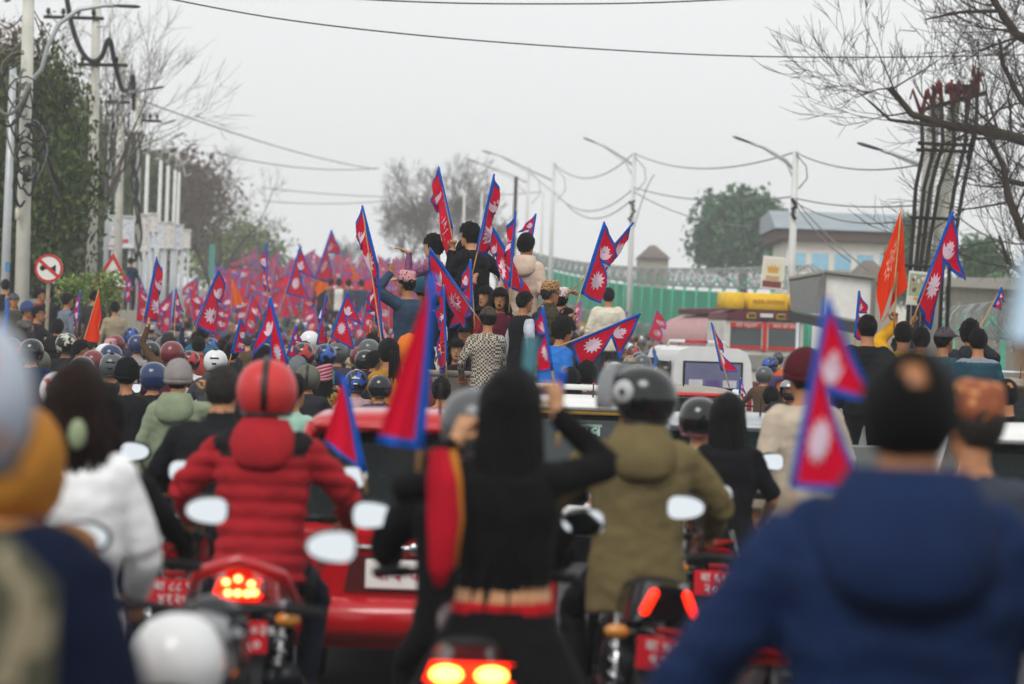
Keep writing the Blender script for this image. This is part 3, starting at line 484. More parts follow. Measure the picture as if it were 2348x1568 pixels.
for i in range(7):
    t = 0.06 + i*0.14; p0 = L0.lerp(L1, t); d = (L1 - L0).normalized(); zc = (zA + (zB - zA)*t) - 1.25; n_ = V((-d.y, d.x, 0)).normalized(); n_ = n_ if n_.x < 0 else -n_
    for nm, s_, o_f, m in (('window', 0.62, 0.03, WPOST), ('pane', 0.5, 0.06, WIND)):
        q = [p0 + d*sx*s_ + n_*o_f for sx in (-1, 1)]; mb = MB(); mb.add([(q[0].x, q[0].y, zc - s_*1.05), (q[1].x, q[1].y, zc - s_*1.05), (q[1].x, q[1].y, zc + s_*1.05), (q[0].x, q[0].y, zc + s_*1.05)], [(0, 1, 2, 3)])
        if nm == 'window': wo = mb.build('window', m, e)
        else: mb.build('pane', m, wo)
# roadside shelter with blank panels
D = 70; e = empty('shelter', gat(1905, 760, D), 0, 'roadside shelter with a grey side and a blank white panel over a painted dark shadow', 'shelter'); b0_ = e.location.copy(); f = lambda x, y, d=0: at(x, y, D + d) - b0_
mb = MB(); mb.add([f(1808, 642, 2.5), f(1884, 628), f(1886, 722), f(1812, 712, 2.5)], [(0, 1, 2, 3)]); mb.build('side_panel', mat('panel_grey', '8f8f8d', rough=0.7), e)
mb = MB(); mb.rings([[f(1890, 626), f(2002, 640), f(1998, 742), f(1886, 724)], [f(1890, 626, 0.3), f(2002, 640, 0.3), f(1998, 742, 0.3), f(1886, 724, 0.3)]]); mb.build('white_panel', mat('panel_white', 'eae8e2', rough=0.7, var=0.08), e)
mb = MB()
for p0, p1 in (((1890, 624), (2004, 638)), ((1886, 726), (2000, 744)), ((1888, 624), (1884, 726)), ((2003, 638), (1999, 744)), ((1808, 640), (1888, 626))): mb.tube([f(*p0, -0.1), f(*p1, -0.1)], 0.06, 4)
mb.build('frame', mat('panel_frame', '77756f', rough=0.6), e)
mb = MB(); mb.rings([[f(1806, 714, 2.5), f(1886, 730, -0.2), f(2004, 748, -0.2), f(1990, 735, 3)], [f(1806, 732, 2.5), f(1886, 752, -0.2), f(2004, 772, -0.2), f(1990, 752, 3)]]); mb.build('shade_slab', mat('shade_slab_dark', '3a3a3c', rough=0.8), e)  # dark slab: the slanted shadow under the white panel, put into shape and colour
for x in (1830, 1895, 1985): mb = MB(); p = f(x, 740, 0.5); mb.tube([V((p.x, p.y, -0.1)), p], 0.06, 6); mb.build('leg', GALV, e, True)
# banners on the lamp posts
CROWN = mat('banner_gold', 'd9a23c', rough=0.6); BCRE = mat('banner_cream', 'd8d6c0', rough=0.6, var=0.1, scale=2); BGRN = mat('banner_green', '9aa982', rough=0.6, var=0.2, scale=3); BMAR = mat('banner_maroon', '7c3c34', rough=0.6)
for i, (x0, x1, y0, y1, D, lab) in enumerate(((1746, 1797, 588, 663, 79.6, 'white framed banner with golden crown on the lamp post'), (2080, 2122, 622, 700, 57.2, 'white framed banner with a group picture and crown on the twin poles'))):
    c = at((x0+x1)/2, (y0+y1)/2, D); k = D/FPX; w_, h_ = (x1-x0)*k, (y1-y0)*k; e = empty('banner', c, 0, lab, 'banner'); e.rotation_euler = (0, R(4), 0)
    mb = MB(); mb.box((0, 0, 0), (w_, 0.03, h_), 0, 0.004); mb.build('board', SWH, e); mb = MB(); mb.box((0, -0.018, h_*0.1), (w_*0.86, 0.008, h_*0.66)); mb.build('upper_print', BGRN if i else BCRE, e); mb = MB(); mb.box((0, -0.018, -h_*0.35), (w_*0.86, 0.008, h_*0.2)); mb.build('lower_print', BMAR if not i else BCRE, e)
    cz = h_*0.12 if not i else -h_*0.3; s_ = 0.55*w_ if not i else 0.3*w_; cwn = [(-0.4, -0.35), (0.4, -0.35), (0.5, 0.25), (0.25, 0.0), (0.14, 0.45), (0, 0.05), (-0.14, 0.45), (-0.25, 0.0), (-0.5, 0.25)]
    mb = MB(); n = len(cwn); mb.add([V((x*s_, -0.026, cz + z*s_)) for x, z in cwn] + [V((0, -0.026, cz - 0.1*s_))], [(j, (j+1) % n, n) for j in range(n)]); mb.build('crown_print', CROWN, e)
    if i:
        for j in range(9): rr = random.Random(j); mb = MB(); mb.ell((w_*rr.uniform(-0.3, 0.3), -0.024, h_*rr.uniform(-0.1, 0.32)), (w_*0.1, 0.004, h_*0.07), 8, 4); mb.build('figure_print', mat('fig%d' % (j % 3), ('b98a76', '7d4a48', 'd8d0cc')[j % 3]), e)
    else:
        for j, zz in enumerate((-0.12, -0.19)): mb = MB(); mb.box((0, -0.026, h_*zz), (w_*0.6, 0.006, h_*0.045)); mb.build('line_print', mat('line_gold', 'b98c30'), e)
# ------------------------------------------------------------------ people
def ik(a, t, l1, l2, hint):
    a, t, hint = V(a), V(t), V(hint); d = t - a; L_ = min(d.length, (l1 + l2) * 0.995); d = d.normalized(); t = a + d * L_
    x = (l1*l1 - l2*l2 + L_*L_) / (2 * L_); h = math.sqrt(max(l1*l1 - x*x, 0))
    p = hint - d * hint.dot(d); p = p.normalized() if p.length > 1e-5 else d.orthogonal()
    return a + d * x + p * h, t
def hand_fingers(mb, w, d, up, pose, sgn, s=1.0, mi=2):
    """five fingers of unequal length rooted in the palm; w wrist, d hand direction, up = back-of-hand normal"""
    d = V(d).normalized(); up = V(up); up = (up - d * up.dot(d)).normalized(); side = d.cross(up).normalized() * sgn
    palm = w + d * 0.075 * s
    ln = [0.072, 0.08, 0.074, 0.058]
    for k in range(4):
        r0 = palm + d * 0.012 + side * ((k - 1.5) * 0.019 * s)
        l = ln[k] * s
        if pose == 'grip' or (pose == 'point' and k > 0): angs = (0.9, 1.7, 1.4)
        elif pose == 'open': angs = (0.05, 0.12, 0.12)
        elif pose == 'point': angs = (0.0, 0.05, 0.05)
        else: angs = (0.35, 0.5, 0.45)
        p = r0; dd = d + side * ((k - 1.5) * (0.16 if pose == 'open' else 0.03)); dd.normalize(); pts = [p]; a = 0
        for q, fr in enumerate((0.45, 0.3, 0.25)):
            a += angs[q]; dv = dd * math.cos(a) - up * math.sin(a); p = p + dv * l * fr; pts.append(p)
        mb.tube(pts, [0.0095*s, 0.0092*s, 0.0085*s, 0.0065*s], 6, mi)
    r0 = w + d * 0.03 * s - side * 0.028 * s
    p1 = r0 + (d * 0.6 - side * 0.8) * 0.035 * s - up * 0.01
    p2 = p1 + (d * 0.85 - side * (0.1 if pose != 'open' else 0.5) - up * (0.5 if pose in ('grip', 'point') else 0.1)).normalized() * 0.032 * s
    mb.tube([r0, p1, p2, p2 + (p2 - p1) * 0.6], [0.013*s, 0.012*s, 0.0105*s, 0.007*s], 6, mi)
def build_body(P):
    """P: pose and build of one person, facing +y, origin on the ground. returns mesh + joints"""
    H = P.get('h', 1.70) / 1.72; fat = P.get('fat', 1.0); puff = P.get('puff', 0.0) * 0.8; fem = P.get('fem', 0)
    hip = V(P.get('hip', (0, 0, 0.92))) * H
    lean = R(P.get('lean', 3)); sl = R(P.get('side', 0)); tw = R(P.get('twist', 0))
    up = V((math.sin(sl), math.sin(lean), math.cos(lean) * math.cos(sl))).normalized()
    rt = V((math.cos(tw), math.sin(tw), -math.sin(sl))).normalized(); fw = up.cross(rt).normalized(); rt = fw.cross(up).normalized()
    TL = 0.53 * H
    mb = MB(); N = 16
    def ring(c, rx, ry, u=None, r_=None):
        r_ = r_ or rt; f_ = fw
        return [c + r_ * rx * math.cos(2*math.pi*i/N) + f_ * ry * math.sin(2*math.pi*i/N) for i in range(N)]
    hem = P.get('hem', 0.12)
    prof = [(-hem/0.53, 0.172 + 0.02*fem, 0.13), (-0.05, 0.172 + 0.012*fem, 0.13), (0.18, 0.158 - 0.012*fem, 0.115), (0.45, 0.168 - 0.006*fem, 0.12), (0.7, 0.180 - 0.012*fem, 0.125), (0.86, 0.176 - 0.012*fem, 0.112), (0.95, 0.135, 0.09), (1.0, 0.085, 0.075)]
    if P.get('flare'): prof[0] = (prof[0][0], prof[0][1] + P['flare'], prof[0][2] + P['flare']*0.7)
    if P.get('bag'): prof[0] = (prof[0][0], prof[0][1] + 0.03, prof[0][2] + 0.03)
    rs = []
    for t, rx, ry in prof:
        e = puff * (1.0 if t < 0.9 else 0.5)
        base = hip + up * (t * TL)
        if t < 0: base = hip + V((0, 0, t * TL))
        rs.append(ring(base + fw * (-0.012 if 0.5 < t < 0.9 else 0), (rx * fat + e) * H, (ry * fat + e) * H))
    mb.rings(rs, 0)
    neck = hip + up * (TL * 1.0)
    S = {}; jo = {}
    for sg in (-1, 1):
        S[sg] = hip + up * (TL * 0.88) + rt * (sg * (0.158 - 0.014*fem) * fat * H)
        mb.ell(S[sg] - rt * sg * 0.02 - up * 0.01, ((0.078 + puff*0.6)*H, (0.078 + puff*0.6)*H, (0.075 + puff*0.6)*H), 10, 6, 0)
    # neck and head
    hy, hp, hr = R(P.get('head', (0, 0, 0))[0]), R(P.get('head', (0, 0, 0))[1]), R(P.get('head', (0, 0, 0))[2])
    hd = neck + (up * 0.115 + V((0, 0, 0.055))) * H + fw * 0.02
    mb.tube([neck - up * 0.03, neck + up * 0.05, hd - V((0, 0, 0.03)) - fw * 0.01], [0.066*H*fat, 0.056*H*fat, 0.056*H], 10, 2)
    if P.get('collar'): mb.tube([neck - up * 0.045, neck + up * 0.05], [0.088*H, 0.078*H], 12, 0)
    bq = Matrix([rt, fw, up]).transposed(); bodyyaw = math.atan2(rt.y, rt.x)
    HR = Matrix.Rotation(bodyyaw + hy, 3, 'Z') @ Matrix.Rotation(hp, 3, 'X') @ Matrix.Rotation(hr, 3, 'Y')
    def hpnt(x, y, z): return hd + HR @ (V((x, y, z)) * H)
    # head rings (x half width, y front, y back) from chin to crown
    hrs = []
    for z, hw, yf, yb in [(-0.125, 0.022, 0.078, 0.03), (-0.105, 0.046, 0.09, -0.005), (-0.07, 0.062, 0.092, -0.055), (-0.03, 0.07, 0.09, -0.085), (0.01, 0.075, 0.088, -0.098), (0.045, 0.077, 0.09, -0.102), (0.08, 0.07, 0.078, -0.092), (0.105, 0.052, 0.052, -0.068), (0.118, 0.025, 0.02, -0.035)]:
        q = []
        for i in range(14):
            a = 2*math.pi*i/14; cx, sy = math.cos(a), math.sin(a); yc, yr = (yf + yb)/2, (yf - yb)/2
            q.append(hpnt(hw * cx, yc + yr * sy, z))
        hrs.append(q)
    mb.rings(hrs, 2)
    mb.rings([[hpnt(x, y, z) for x, y, z in ((-0.012, 0.085, 0.03), (0.012, 0.085, 0.03), (0, 0.098, 0.03))], [hpnt(x, y, z) for x, y, z in ((-0.022, 0.082, -0.028), (0.022, 0.082, -0.028), (0, 0.122, -0.022))], [hpnt(x, y, z) for x, y, z in ((-0.015, 0.08, -0.04), (0.015, 0.08, -0.04), (0, 0.1, -0.038))]], 2)
    for sg in (-1, 1): mb.ell(hpnt(sg*0.081, -0.004, -0.005), (0.012*H, 0.022*H, 0.034*H), 8, 6, 2, HR)
    # arms
    post = []
    for sg in (-1, 1):
        A = P.get('armR' if sg > 0 else 'armL') or {}
        if 'to' in A: wt = V(A['to']) * (1 if A.get('abs') else H)
        else: wt = S[sg] + V((sg*0.1, 0.04, -0.52)) * H
        hint = V(A.get('hint', (sg*0.6, -0.6, -0.4)))
        el, wr = ik(S[sg], wt, 0.29*H, 0.26*H, hint)
        e = puff * 0.75; k = fat * (0.94 if fem else 1)
        bare = A.get('bare', P.get('bare', 0)); sl_ = P.get('sleeve', 0)
        mb.tube([S[sg], S[sg].lerp(el, 0.5), el], [(0.064*k+e)*H, (0.055*k+e)*H, (0.047*k+e)*H], 10, 4 if P.get('sleeve2') else 0)
        fm = 2 if bare else (4 if P.get('sleeve2') else 0)
        mb.tube([el, el.lerp(wr, 0.4), wr], [(0.047*k+(0 if bare else e))*H, (0.043*k+(0 if bare else e))*H, (0.03 if bare else 0.036+e*0.6)*H], 10, fm)
        fd = (wr - el).normalized(); hdv = V(A['hdir']).normalized() if 'hdir' in A else fd
        hup = V(A.get('hup', (0, 0, 1))); hup = (hup - hdv*hup.dot(hdv)); hup = hup.normalized() if hup.length > 0.05 else hdv.orthogonal().normalized(); hs_ = hdv.cross(hup)
        sc = P.get('handscale', 1.0) * H
        pr = []
        for t, a, b in ((-0.01, 0.027, 0.024), (0.03, 0.034, 0.02), (0.075, 0.043, 0.019), (0.095, 0.036, 0.014)):
            pr.append([wr + hdv*t*sc + hs_*(a*sc*math.cos(2*math.pi*i/8)) + hup*(b*sc*math.sin(2*math.pi*i/8)) for i in range(8)])
        if A.get('glove'): mb.rings(pr, 3)
        else: mb.rings(pr, 2)
        pz = A.get('pose', 'relax'); post.append((wr.copy(), hdv.copy(), hup.copy(), pz, sg, sc, 3 if A.get('glove') else 2))
        jo['hand' + ('R' if sg > 0 else 'L')] = wr + hdv * 0.085 * sc - hup * 0.02
    # legs
    for sg in (-1, 1):
        hj = hip + rt * (sg * 0.09 * H) - V((0, 0, 0.02))
        an = V(P.get('footR' if sg > 0 else 'footL', (sg*0.11, 0.02 if sg > 0 else -0.03, 0.08))) * H
        kh = V(P.get('knee', (0, 1, 0))) + V((sg*P.get('kneeout', 0.1), 0, 0))
        kn, an = ik(hj, an, 0.43*H, 0.42*H, kh)
        mb.tube([hj, hj.lerp(kn, 0.5), kn], [0.098*fat*H, 0.08*fat*H, 0.062*H], 10, 1)
        mb.tube([kn, kn.lerp(an, 0.35), an], [0.062*H, 0.06*H, 0.045*H], 10, 1)
        ft = V(P.get('toe', (0, 1, 0)))
        mb.tube([an + V((0, 0, -0.02)) - ft*0.05, an + ft*0.06 - V((0, 0, 0.035)), an + ft*0.17 - V((0, 0, 0.05))], [0.048*H, 0.045*H, 0.03*H], 8, 3)
    # voxel union into one skin
    vs_ = P.get('vox', 0.02)
    raw = mb.mesh('raw', False); ob = bpy.data.objects.new('raw', raw); C.objects.link(ob)
    md = ob.modifiers.new('r', 'REMESH'); md.mode = 'VOXEL'; md.voxel_size = vs_; md.use_smooth_shade = True
    sm = ob.modifiers.new('s', 'SMOOTH'); sm.iterations = 3 if vs_ < 0.02 else 2; sm.factor = 0.5
    dg = bpy.context.evaluated_depsgraph_get(); me = bpy.data.meshes.new_from_object(ob.evaluated_get(dg))
    bpy.data.objects.remove(ob)
    tree = BVHTree.FromPolygons(mb.v, mb.f)
    nv = len(me.vertices); co = np.empty(nv*3, np.float32); me.vertices.foreach_get('co', co); co = co.reshape(-1, 3)
    no = np.empty(nv*3, np.float32); me.vertices.foreach_get('normal', no); no = no.reshape(-1, 3)
    vm = np.zeros(nv, np.int32)
    for i in range(nv):
        r = tree.find_nearest(V(co[i])); vm[i] = mb.m[r[2]] if r[2] is not None else 0
    # folds and quilting of the cloth
    z = co[:, 2]; cl = (vm != 2) & (vm != 3)
    q = P.get('quilt', 0)
    disp = np.zeros(nv, np.float32); sd = P.get('seed', 1) * 7.3
    wamp = P.get('wrinkle', 0.0085)
    for i in np.nonzero(cl)[0]:
        p = co[i]
        disp[i] = wamp * (noise.noise((p[0]*7 + sd, p[1]*7, p[2]*13)) + 0.6*noise.noise((p[0]*16 + sd, p[1]*16, p[2]*26)))
    if q:
        lat = (co - np.array(hip, np.float32)) @ np.array(up, np.float32)
        disp[cl & (vm != 1)] += 0.016 * (np.abs(np.sin(lat[cl & (vm != 1)] * math.pi / q)) ** 0.6 - 0.6)
    band = P.get('yoke')
    if band:
        lat = (co - np.array(hip, np.float32)) @ np.array(up, np.float32)
        vm[(vm == 0) & (lat > band * TL) ] = 5
    if P.get('bands'):
        for (a, b, mi) in P['bands']:
            lat = (co - np.array(hip, np.float32)) @ np.array(up, np.float32) / TL
            vm[(vm == 0) & (lat > a) & (lat < b)] = mi
    co = co + no * disp[:, None]; me.vertices.foreach_set('co', co.ravel())
    pm = np.zeros(len(me.polygons), np.int32)
    ls = np.empty(len(me.polygons), np.int32); me.polygons.foreach_get('loop_start', ls)
    lv = np.empty(len(me.loops), np.int32); me.loops.foreach_get('vertex_index', lv)
    pm = vm[lv[ls]]
    me.polygons.foreach_set('material_index', pm); me.polygons.foreach_set('use_smooth', np.ones(len(pm), bool)); me.update()
    if P.get('fingers', 0) or vs_ <= 0.016:
        fb = MB()
        for a in post: hand_fingers(fb, a[0], a[1], a[2], a[3], a[4], a[5], a[6])
        f2 = fb.mesh('f')
        import bmesh
        bm = bmesh.new(); bm.from_mesh(me); bm.from_mesh(f2); bm.to_mesh(me); bm.free(); bpy.data.meshes.remove(f2); me.update()
    return {'P': P, 'me': me, 'head': hd, 'HR': HR, 'H': H, 'jo': jo, 'neck': neck, 'up': up, 'fw': fw, 'rt': rt, 'hip': hip, 'S': S}
# things worn on the head, built around the head centre, facing +y
HEADMESH = {}
def head_shell(nm, cut, r=(0.087, 0.108, 0.108), c=(0, -0.006, 0.022), amp=0.006, n=26, m=16, thick=0.0, freq=28, sq=2.0):
    """skull shell kept where cut(x,y,z) is true"""
    mb = MB(); P_ = {}; vs = []; fs = []
    for k in range(m + 1):
        ph = -math.pi/2 + math.pi*k/m
        for i in range(n):
            a = 2*math.pi*i/n; d = V((math.cos(ph)*math.cos(a), math.cos(ph)*math.sin(a), math.sin(ph)))
            kq = (abs(d.x)**sq + abs(d.y)**sq + abs(d.z)**sq)**(-1/sq); kq *= (1 - 0.10*max(-d.z, 0)) if sq > 2 else 1; p = V((d.x*r[0]*kq, d.y*r[1]*kq, d.z*r[2]*kq)); e = 1 + amp / 0.1 * (noise.noise(d*freq*0.12 + V((3, 1, 7))) + 0.8*noise.noise(d*freq*0.3))
            vs.append(V(c) + p*e)
    for k in range(m):
        for i in range(n):
            j = (i+1) % n; q = (k*n+i, k*n+j, (k+1)*n+j, (k+1)*n+i)
            ce = sum((vs[t] for t in q), V()) / 4
            if cut(ce.x, ce.y, ce.z): fs.append(q)
    mb.add(vs, fs); return mb
def solidify(me, t):
    import bmesh
    bm = bmesh.new(); bm.from_mesh(me); bmesh.ops.delete(bm, geom=[v for v in bm.verts if not v.link_faces], context='VERTS')
    bmesh.ops.recalc_face_normals(bm, faces=bm.faces[:]); bmesh.ops.solidify(bm, geom=bm.faces[:], thickness=t); bm.to_mesh(me); bm.free(); me.update(); 
    me.polygons.foreach_set('use_smooth', [True]*len(me.polygons)); return me
def hair_short(x, y, z): return z > 0.052 + (0 if y > 0.02 else 0) if y > 0.03 else (z > 0.0 + y*0.9 if y > -0.03 else z > -0.062)
def hair_bald(x, y, z): return hair_short(x, y, z) and not ((x/0.03)**2 + ((z - 0.09)/0.022)**2 < 1 and y < -0.02)
def hair_full(x, y, z): return z > 0.045 if y > 0.035 else (z > -0.03 if y > 0 else z > -0.1)
def tufts(me, n, l, seed):
    """short locks standing proud of the hair, so its outline is uneven"""
    import bmesh
    rr = random.Random(seed); ps = [p for p in me.polygons if p.center.z > 0.0 and p.normal.dot(p.center) > 0]; sb = MB()
    for i in range(n):
        p = rr.choice(ps); c = p.center.copy(); d = (p.normal*0.5 + V((rr.gauss(0, 0.4), rr.gauss(0.1, 0.4), rr.gauss(-0.4, 0.3)))).normalized()
        sb.tube([c - p.normal*0.004, c + d*l*0.6 + p.normal*0.003, c + d*l*1.3], [0.009, 0.007, 0.001], 4, 0)
    m2 = sb.mesh('t'); bm = bmesh.new(); bm.from_mesh(me); bm.from_mesh(m2); bm.to_mesh(me); bm.free(); bpy.data.meshes.remove(m2); return me
def hm(key):
    if key in HEADMESH: return HEADMESH[key]
    if key == 'short': me = solidify(head_shell('hair', hair_short, r=(0.084, 0.106, 0.106), amp=0.008, freq=60, n=34, m=22).mesh('hair'), -0.01); me = tufts(me, 70, 0.014, 3)
    elif key == 'bald': me = solidify(head_shell('hair', hair_bald, amp=0.004).mesh('hair'), -0.008)
    elif key == 'thick': me = solidify(head_shell('hair', hair_full, r=(0.089, 0.111, 0.112), amp=0.013, freq=60, n=34, m=22).mesh('hair'), -0.014); me = tufts(me, 90, 0.022, 4)
    elif key in ('long', 'longer', 'bob', 'vlong'):
        mb = head_shell('hair', hair_full, r=(0.09, 0.112, 0.112), amp=0.007); me0 = solidify(mb.mesh('hair'), -0.02)
        ln = {'long': 0.34, 'longer': 0.46, 'bob': 0.2, 'vlong': 0.62}[key]; sb = MB(); rr = random.Random(3)
        for i in range(90 if key != 'bob' else 110):
            a = R(-90 + rr.uniform(-88, 88)) if key != 'bob' else R(-90 + rr.uniform(-118, 118))
            z0 = rr.uniform(-0.04, 0.05); x0, y0 = 0.09*math.cos(a), 0.108*math.sin(a); l = ln*rr.uniform(0.7, 1.03)
            k = 1.15 if key == 'bob' else 1.0; dx = rr.uniform(-0.03, 0.03); pts = [V((x0*0.9, y0*0.9, z0 + 0.04)), V((x0*1.1*k, y0*1.1 - 0.004, z0 - 0.05))]
            for t in (0.4, 0.7, 1.0): pts.append(V((x0*(1.15*k + (0.1*t if key != 'bob' else 0.08*t)) + dx*t + 0.012*math.sin(9*t + i), y0*(1.1 + 0.15*t) - 0.035*t, z0 - 0.05 - l*t)))
            sb.tube(pts, [0.012, 0.016, 0.016, 0.013, 0.004], 5, 0, True, 0.7)
        sm_ = sb.mesh('s'); import bmesh
        bm = bmesh.new(); bm.from_mesh(me0); bm.from_mesh(sm_); bm.to_mesh(me0); bm.free(); me = me0
    elif key == 'tail':
        me0 = solidify(head_shell('hair', hair_full, r=(0.09, 0.112, 0.11), amp=0.005).mesh('hair'), -0.014); sb = MB(); rr = random.Random(5)
        for i in range(34):
            dx, dy = rr.gauss(0, 0.02), rr.gauss(0, 0.012); l = rr.uniform(0.34, 0.46)
            sb.tube([V((dx*0.5, -0.105, 0.03)), V((dx, -0.145 + dy, 0.0)), V((dx*1.4, -0.15 + dy, -0.12)), V((dx*1.6 + 0.01*math.sin(i), -0.13 + dy, -0.02 - l))], [0.012, 0.013, 0.012, 0.003], 5, 0)
        sm_ = sb.mesh('s'); import bmesh
        bm = bmesh.new(); bm.from_mesh(me0); bm.from_mesh(sm_); bm.to_mesh(me0); bm.free(); me = me0
    elif key == 'helmet':      # open-back dome helmet shell
        f = lambda x, y, z: (z > 0.045 if y > 0.06 else z > (-0.085 if y < 0.02 else -0.085 + (y-0.02)*2.6))
        me = solidify(head_shell('h', f, r=(0.131, 0.151, 0.142), c=(0, -0.008, 0.012), amp=0.0, n=32, m=24, sq=2.2).mesh('helmet'), -0.003)
    elif key == 'fullhelmet':
        f = lambda x, y, z: not (y > 0.055 and -0.055 < z < 0.05) and z > -0.115
        me = solidify(head_shell('h', f, r=(0.133, 0.158, 0.146), c=(0, 0.0, 0.008), amp=0.0, n=32, m=24, sq=2.25).mesh('helmet'), -0.003)
    elif key == 'halfhelmet':
        f = lambda x, y, z: z > 0.0
        me = solidify(head_shell('h', f, r=(0.125, 0.148, 0.14), c=(0, -0.005, 0.015), amp=0.0).mesh('helmet'), -0.02)
    elif key == 'rim':
        mb = MB(); pts = []
        for i in range(25):
            a = R(-90 - 118 + i*236/24); y = 0.15*math.sin(a); z = -0.085 if y < 0.02 else -0.085 + (y - 0.02)*2.0; k = math.sqrt(max(1 - ((z-0.012)/0.150)**2, 0.1)); pts.append(V((0.135*k*math.cos(a), -0.008 + 0.155*k*math.sin(a), z)))
        mb.tube(pts, 0.009, 6); me = mb.mesh('rim')
    elif key == 'visor':
        mb = MB(); rs = []
        for k in range(5):
            z = -0.06 + 0.115*k/4; q = math.sqrt(1 - ((z-0.01)/0.16)**2); rs.append([V((0.134*q*math.cos(a), 0.162*q*math.sin(a), z)) for a in [R(18 + 144*i/12) for i in range(13)]])
        mb.rings(rs, 0, False, False); me = solidify(mb.mesh('visor'), 0.003)
    elif key == 'bubble':      # raised clear visor
        mb = MB(); rs = []
        for k in range(6):
            t = R(20 + 62*k/5); rs.append([V((0.13*math.cos(a)*math.cos(t-R(35)) , 0.05 + 0.15*math.sin(a)*math.cos(t-R(35)) , 0.02 + 0.2*math.sin(t-R(35)))) for a in [R(10 + 160*i/12) for i in range(13)]])
        mb.rings(rs, 0, False, False); me = solidify(mb.mesh('visor'), 0.003)
    elif key == 'vent':
        mb = MB(); mb.box((0, -0.15, 0.062), (0.1, 0.03, 0.018), 0, 0.006); mb.box((0, -0.163, 0.0), (0.05, 0.012, 0.02), 0, 0.004); mb.box((0, -0.03, 0.158), (0.05, 0.09, 0.012), 0, 0.004); me = mb.mesh('vent')
    elif key == 'strap':
        mb = MB(); rs = []
        for k in range(15):
            a = R(20 + 190*k/14); c_, s_ = math.cos(a), math.sin(a); rs.append([V((x, -0.008 + 0.162*c_*ky, 0.012 + 0.155*s_*ky)) for x, ky in ((-0.014, 1.0), (0.014, 1.0), (0.014, 1.02), (-0.014, 1.02))])
        mb.rings(rs); me = mb.mesh('strap')
    elif key == 'topi':
        mb = MB(); rs = []
        for k, (z, kx, ky, t) in enumerate([(0.03, 0.094, 0.115, 0), (0.07, 0.094, 0.114, 0.0), (0.12, 0.086, 0.105, 0.012), (0.15, 0.074, 0.095, 0.022), (0.158, 0.05, 0.08, 0.025), (0.15, 0.01, 0.05, 0.03)]):
            rs.append([V((kx*math.cos(2*math.pi*i/18) + t*0.6, -0.006 + ky*math.sin(2*math.pi*i/18), z + (0.008*math.sin(2*math.pi*i/18)))) for i in range(18)])
        mb.rings(rs); me = mb.mesh('cap')
    elif key == 'beanie':
        me = solidify(head_shell('b', lambda x, y, z: z > (0.02 if y > 0 else -0.015 + 0*y), r=(0.1, 0.12, 0.14), c=(0, -0.006, 0.02), amp=0.004, freq=20).mesh('cap'), -0.014)
        mb = MB(); mb.tube([V((0.1*math.cos(a), -0.006 + 0.119*math.sin(a), 0.0 + 0.012*math.sin(a))) for a in [2*math.pi*i/20 for i in range(21)]], 0.017, 6, 0, False, 1.5); import bmesh
        m2 = mb.mesh('x'); bm = bmesh.new(); bm.from_mesh(me); bm.from_mesh(m2); bm.to_mesh(me); bm.free()
    elif key == 'cap':
        mb = head_shell('b', lambda x, y, z: z > 0.04, r=(0.094, 0.117, 0.125), c=(0, -0.006, 0.01), amp=0.002)
        mb.rings([[V((0.075*math.cos(a), 0.075 + k*0.075*math.sin(a) + 0.015, 0.055 - k*0.01)) for a in [R(180*i/10) for i in range(11)]] for k in (0, 1)], 0, False, False)
        me = solidify(mb.mesh('cap'), -0.006)
    elif key == 'wrap':
        mb = MB()
        for k in range(5):
            mb.tube([V((0.107*math.cos(a)*(1 - 0.02*k), -0.01 + 0.127*math.sin(a)*(1 - 0.03*k), 0.0 + 0.026*k + 0.035*math.sin(a + 0.5*k))) for a in [2*math.pi*i/20 for i in range(21)]], 0.02, 6)
        me = mb.mesh('head_wrap')
    elif key == 'hooded':
        me = solidify(head_shell('b', lambda x, y, z: not (y > 0.05 and abs(x) < 0.07 and z < 0.06), r=(0.115, 0.135, 0.16), c=(0, -0.01, -0.01), amp=0.008).mesh('hood'), -0.012)
    elif key == 'eyes':
        mb = MB()
        for sg in (-1, 1):
            mb.ell((sg*0.032, 0.083, 0.012), (0.015, 0.009, 0.0075), 10, 6, 0); mb.ell((sg*0.032, 0.0895, 0.012), (0.0065, 0.004, 0.0068), 8, 6, 1)
            mb.tube([V((sg*0.016, 0.091, 0.03)), V((sg*0.034, 0.09, 0.036)), V((sg*0.052, 0.078, 0.029))], [0.0035, 0.0045, 0.002], 5, 1)
        me = mb.mesh('eyes')
    elif key == 'mouth':
        mb = MB(); mb.ell((0, 0.092, -0.066), (0.024, 0.008, 0.007), 10, 6, 0); me = mb.mesh('mouth')
    elif key == 'shout':
        mb = MB(); mb.ell((0, 0.091, -0.07), (0.022, 0.008, 0.02), 10, 8, 0); mb.ell((0, 0.096, -0.07), (0.015, 0.005, 0.013), 8, 6, 1); me = mb.mesh('mouth')
    elif key == 'glasses':
        mb = MB()
        for sg in (-1, 1):
            mb.tube([V((sg*0.034 + 0.024*math.cos(a), 0.1, 0.008 + 0.018*math.sin(a))) for a in [2*math.pi*i/12 for i in range(13)]], 0.0025, 4)
            mb.tube([V((sg*0.058, 0.098, 0.012)), V((sg*0.08, 0.06, 0.014)), V((sg*0.083, -0.01, 0.014))], 0.0025, 4)
        me = mb.mesh('glasses')
    elif key == 'mask':
        mb = MB(); rs = []
        for z, k in ((-0.11, 0.8), (-0.06, 1.05), (-0.015, 1.0)): rs.append([V((0.075*k*math.cos(a), 0.02 + 0.098*k*math.sin(a), z)) for a in [R(10 + 160*i/10) for i in range(11)]])
        mb.rings(rs, 0, False, False); me = solidify(mb.mesh('mask'), 0.004)
    HEADMESH[key] = me
    return me
